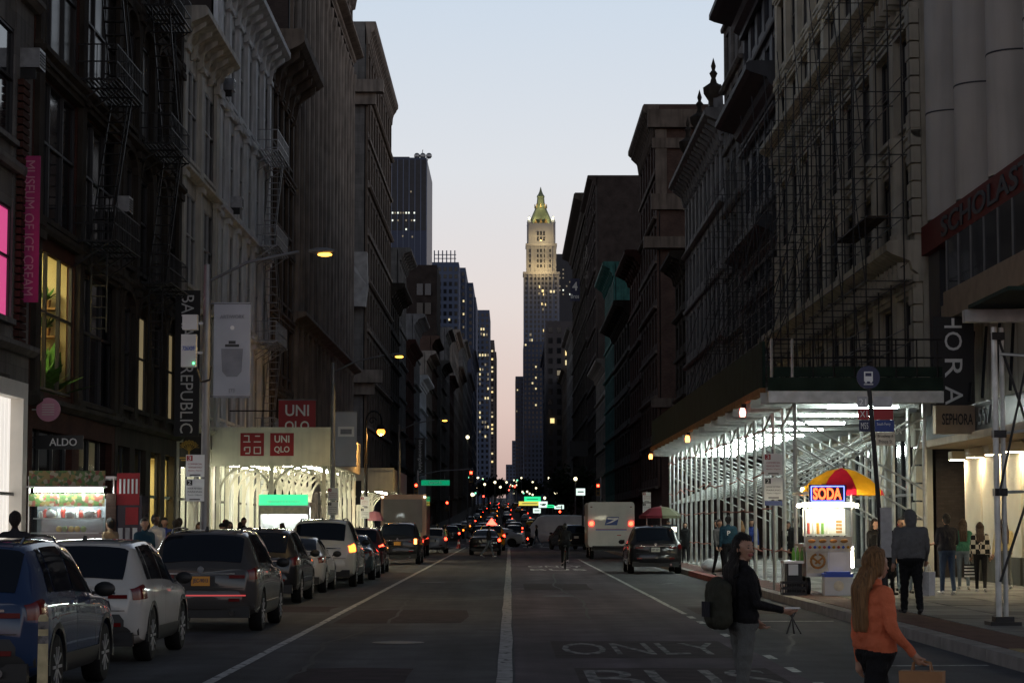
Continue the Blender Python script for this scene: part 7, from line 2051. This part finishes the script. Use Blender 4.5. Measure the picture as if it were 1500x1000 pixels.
put('bag_body', union('bag_body', bpk, ['cloth_olive'], .012, 6), bp_)
for sx in (-1, 1): MB().path([(sx * .10, -.14, 1.36), (sx * .115, -.02, 1.425), (sx * .12, .10, 1.34), (sx * .13, .13, 1.2), (sx * .14, .0, 1.05)], .016, 6).build('strap', 'cloth_black', bp_)
MB().box(-.08, .08, -.385, -.375, 1.0, 1.14).build('pocket', 'cloth_dark', bp_)
hw = wpos(P1, h1[1])
tp = thing('mini_tripod', 'small folding tripod with pale flat top in the hand of the woman in black', 'tripod', (hw.x + .02, hw.y, hw.z - .10))
tp.scale = (.8, .8, .8)
MB().box(-.085, .085, -.05, .05, .155, .17).build('plate', 'sign_white', tp); MB().tube((0, 0, .02), (0, 0, .155), .012).build('stem', 'trim_black', tp)
for k, (a, b) in enumerate(((-.06, .0), (.10, .02), (.03, .07))): MB().tube((0, 0, .06), (a, b, -.12), .008).build('leg', 'trim_black', tp)
for sx in (-1, 1): MB().tube((0, 0, .05), (sx * .06, 0, .155), .007).build('arm', 'trim_black', tp)
P2, h2 = person('woman with long fair hair in orange sweatshirt and black trousers walking', 2.72, 16.4, .0, 1.61, R(-68), ((22, 6), (-20, 16)), ((-6, 6, 12), (2, 14, 40)), 'cloth_orange', 'cloth_black', 'shoe_dark', 'skin_a', 'hair_fair', .34, 1.10, voxel=.007, face=True, head_yaw=6)
hw = wpos(P2, h2[1])
pb = thing('paper_bag', 'brown paper shopping bag carried by the woman in orange', 'bag', (hw.x + .02, hw.y, hw.z - .43), R(-20))
MB().extrude([(-.15, -.07, 0), (.15, -.07, 0), (.16, -.075, .36), (-.16, -.075, .36)], (0, .15, 0)).build('bag_body', 'paper_brown', pb)
for yy in (-.05, .05): MB().path([(-.07, yy, .36), (-.06, yy * .6, .42), (0, 0, .43), (.06, yy * .6, .42), (.07, yy, .36)], .006, 5).build('handle', 'paper_brown', pb)
# people on the west pavement
P3, h3 = person('large man in grey hoodie with hood up and black trousers seen from behind', 7.27, 39.8, .165, 1.82, R(4), ((10, 4), (-10, 10)), ((-6, 12, 10), (8, 12, 24)), 'cloth_grey', 'cloth_black', 'shoe_dark', 'skin_c', None, 0, 1.42, hood=True, voxel=.014)
hw = wpos(P3, h3[1]); sbg = thing('shopping_bag', 'white paper shopping bag in the hand of the man in the grey hoodie', 'bag', (hw.x + .05, hw.y, hw.z - .58), R(60)); MB().extrude([(-.16, -.06, 0), (.16, -.06, 0), (.17, -.07, .44), (-.17, -.07, .44)], (0, .13, 0)).build('bag_body', 'cloth_white', sbg)
for yy in (-.04, .04): MB().path([(-.06, yy, .44), (0, yy * .3, .58), (.06, yy, .44)], .006, 5).build('handle', 'cloth_white', sbg)
FACE = PI
person('person in long black coat standing beside the bus stop pole', 8.62, 50.2, .165, 1.72, FACE + .3, top='cloth_black', bottom='cloth_black', coat=.55, hairlen=.0, voxel=.018)
person('person in dark jacket and cap facing the street behind the large man', 9.28, 51.5, .165, 1.78, FACE, top='cloth_black', bottom='denim_pale', cap='cloth_dark', voxel=.018)
person('man in dark shirt and blue jeans seen from behind before the lit wall', 10.12, 50.8, .165, 1.80, R(10), ((6, 3), (-6, 6)), ((12, 8, 70), (6, 10, 60)), 'cloth_dark', 'denim', 'shoe_white', sleeves=False, girth=1.1, voxel=.016)
mk('cloth_check', (.5, .45, .36), .75, var=0, bump=0)
_m = M['cloth_check']; _n, _l = _m.node_tree.nodes, _m.node_tree.links
_t = _n.new('ShaderNodeTexCoord'); _c = _n.new('ShaderNodeTexChecker'); _c.inputs['Scale'].default_value = 9; _c.inputs['Color1'].default_value = (.50, .45, .36, 1); _c.inputs['Color2'].default_value = (.01, .01, .01, 1)
_l.new(_t.outputs['Object'], _c.inputs['Vector']); _l.new(_c.outputs[0], _n['Principled BSDF'].inputs['Base Color'])
P7, h7 = person('woman in black and cream checked jacket walking past the lit wall', 11.32, 52.8, .165, 1.62, R(-12), ((10, 4), (-10, 12)), ((4, 10, 20), (-6, 8, 30)), 'cloth_check', 'cloth_black', 'shoe_white', hair='hair_brown', hairlen=.18, voxel=.015)
hw = wpos(P7, h7[0]); o = thing('shopping_bag', 'striped black and white bag carried beside the checked jacket', 'bag', (hw.x - .02, hw.y, hw.z - .42), R(25))
for k in range(8): MB().box(-.13, .13, -.05, .05, k * .038, (k + 1) * .038).build('stripe', 'cloth_black' if k % 2 else 'cloth_white', o)
MB().path([(-.05, 0, .30), (0, 0, .42), (.05, 0, .30)], .006, 5).build('handle', 'cloth_black', o)
person('woman in green jacket and pale jeans walking beside the checked jacket', 11.28, 54.6, .165, 1.70, R(-8), ((8, 4), (-8, 10)), top='cloth_green', bottom='denim_pale', shoe='shoe_white', hair='hair_brown', hairlen=.25, voxel=.018)
person('woman in cream sweatshirt and grey jeans with long brown hair by the lit wall', 12.38, 55.0, .165, 1.70, R(6), ((9, 4), (-9, 12)), ((-14, 16, 20), (10, 10, 30)), 'cloth_cream', 'denim_grey', 'shoe_white', hair='hair_brown', hairlen=.3, girth=1.12, voxel=.016)
# under and beside the long shed
SH = [(9.0, 71, 1.66, FACE, 'woman in white shirt and open black jacket walking under the long shed', dict(top='cloth_black', shirt='cloth_white', bottom='denim_pale', shoe='shoe_white', hairlen=.2)),
      (8.35, 64, 1.78, .2, 'person in black coat standing by the shed posts near the food cart', dict(top='cloth_black', bottom='cloth_black', coat=.3)),
      (8.6, 78, 1.75, FACE, 'man in blue jacket under the long shed', dict(top='cloth_blue', bottom='cloth_dark')),
      (8.0, 76, 1.7, .4, 'person in dark clothes with orange hair under the long shed', dict(top='cloth_dark', bottom='denim', hair='hair_fair', hairlen=.1)),
      (7.9, 84, 1.72, FACE, 'person in dark coat further along the long shed', dict(top='cloth_black', bottom='cloth_dark', coat=.4)),
      (9.2, 88, 1.7, 0, 'person in grey top deep under the long shed', dict(top='cloth_grey', bottom='cloth_dark')),
      (6.72, 67.5, 1.82, .0, 'man in teal uniform jacket with letter P at the kerb', dict(top='cloth_teal', bottom='cloth_dark', girth=1.12)),
      (6.66, 69.8, 1.72, FACE + .6, 'person in black trousers and pale top at the kerb by the uniformed man', dict(top='cloth_grey', bottom='cloth_black')),
      (7.35, 92, 1.66, FACE, 'woman in black standing by the dark umbrella', dict(top='cloth_black', bottom='cloth_black', hairlen=.2, coat=.3)),
      (7.2, 99.5, 1.72, FACE, 'stall keeper under the dark umbrella', dict(top='cloth_dark', bottom='cloth_dark')),
      (8.75, 52.6, 1.70, FACE + .5, 'woman with dark glasses beside the person in the long coat', dict(top='cloth_black', bottom='cloth_black', hairlen=.2)),
      (9.55, 53.5, 1.74, FACE - .3, 'person in dark jumper in the group before the lit wall', dict(top='cloth_dark', bottom='denim')),
      (10.0, 58.5, 1.70, .3, 'person in black jacket near the shop doorway', dict(top='cloth_black', bottom='cloth_dark'))]
for x, y, h, yw, lab, kw in SH:
    o, _ = person(lab, x, y, .165, h, yw, voxel=.02 if y < 80 else .03, fingers=y < 80, **kw)
    if 'letter P' in lab:
        text('P', .1, .14, (0, -.17, 1.27 + .05), (1, 0, 0), (0, 0, 1), 'sign_white', o, .01, bold=.02)
# east pavement, heads over the parked cars
SE = [(px_x(22, 33), 33.0, 1.76, .3, 'person with dark curly hair behind the blue car', dict(top='cloth_dark')),
      (-8.55, 50.6, 1.74, FACE + .6, 'person in grey shirt beside the fruit kiosk', dict(top='cloth_grey', cap='cloth_dark')),
      (-8.0, 48.2, 1.66, .7, 'woman in purple top behind the dark grey car', dict(top='cloth_purple')),
      (-8.02, 49.6, 1.80, FACE + .7, 'man in white short-sleeved shirt behind the dark grey car', dict(top='cloth_white', skin='skin_b', sleeves=False, girth=1.1)),
      (-8.75, 48.0, 1.70, .9, 'person in cream top at the fruit kiosk fridge', dict(top='cloth_tan')),
      (-8.3, 55.0, 1.72, .2, 'person in black jumper walking beyond the white shirt', dict(top='cloth_black')),
      (-8.5, 60.0, 1.62, FACE, 'woman with brown hair facing the street beyond the black jumper', dict(top='cloth_dark', hair='hair_brown', hairlen=.2)),
      (-8.1, 58.5, 1.58, .4, 'short person with dark hair near the lamp post', dict(top='cloth_black', hairlen=.15)),
      (-8.4, 64.0, 1.6, FACE, 'person in dark cap near the lit doorway', dict(top='cloth_teal', cap='cloth_dark')),
      (-9.6, 74.0, 1.72, FACE, 'man in red cap and black shirt before the arched shed', dict(top='cloth_black', cap='cloth_red')),
      (-9.3, 75.5, 1.64, .3, 'person in dark top beside the red cap', dict(top='cloth_dark')),
      (-8.8, 72.5, 1.78, FACE + .4, 'man in black suit and white shirt behind the black SUV', dict(top='cloth_black', shirt='cloth_white')),
      (-8.2, 79.0, 1.62, 1.2, 'customer in tan coat at the green topped food trailer', dict(top='cloth_tan', hair='hair_brown', hairlen=.1)),
      (-7.9, 83.0, 1.62, .2, 'person in yellow top by the food trailer', dict(top='cloth_cream')),
      (-8.9, 69.0, 1.60, FACE, 'short woman in dark top between the walkers and the red cap', dict(top='cloth_dark', hairlen=.15))]
SE += [(-8.0, 52.5, 1.68, .2, 'person in olive jacket next to the black jumper', dict(top='cloth_olive')), (-8.9, 56.5, 1.74, FACE, 'man in blue shirt coming along the pavement beyond the fruit kiosk', dict(top='cloth_blue')), (-7.7, 46.2, 1.7, FACE + .4, 'person in teal jumper behind the white compact SUV', dict(top='cloth_teal')), (-8.6, 66.5, 1.7, .1, 'person in grey hooded top walking away past the lamp post', dict(top='cloth_grey')), (-9.9, 77.5, 1.66, FACE, 'woman in cream coat under the arched shed with red logos', dict(top='cloth_cream', hairlen=.2))]
for x, y, h, yw, lab, kw in SE:
    person(lab, x, y, .165, h, yw, voxel=.022, fingers=True, **kw)
# crossing the avenue
person('pedestrian in dark top and pale trousers crossing behind the black sedan', px_x(716, 119), 119, 0, 1.74, R(-80), ((22, 6), (-22, 18)), top='cloth_dark', bottom='denim_pale', shoe='shoe_white', voxel=.03, fingers=False)
person('pedestrian in black with white shoes crossing before the white van', px_x(786, 170), 170, 0, 1.74, R(85), ((24, 6), (-24, 18)), top='cloth_black', bottom='denim_pale', shoe='shoe_white', voxel=.035, fingers=False)
person('pedestrian in pale coat stepping out beyond the box truck', px_x(652, 141), 141, 0, 1.7, R(-60), ((14, 6), (-14, 12)), top='cloth_tan', bottom='cloth_dark', voxel=.035, fingers=False)
person('pedestrian in black beside the one in the pale coat', px_x(641, 140), 140, 0, 1.76, R(-30), top='cloth_black', bottom='cloth_black', voxel=.035, fingers=False)
# riders
person('cyclist in black riding the dark bicycle along the bus lane', 2.2, 87.48, .10, 1.78, 0, ((38, 42), (62, 70)), ((42, 6, 8), (42, 6, 8)), 'cloth_black', 'cloth_black', voxel=.022, lean=14, girth=1.05)
person('rider in dark jacket on the electric bicycle', px_x(773, 164), 164.3, .10, 1.74, 0, ((40, 46), (60, 70)), ((42, 6, 8), (42, 6, 8)), 'cloth_black', 'cloth_dark', voxel=.035, lean=10, fingers=False)
for sc_ in [TMP]: bpy.data.scenes.remove(sc_)
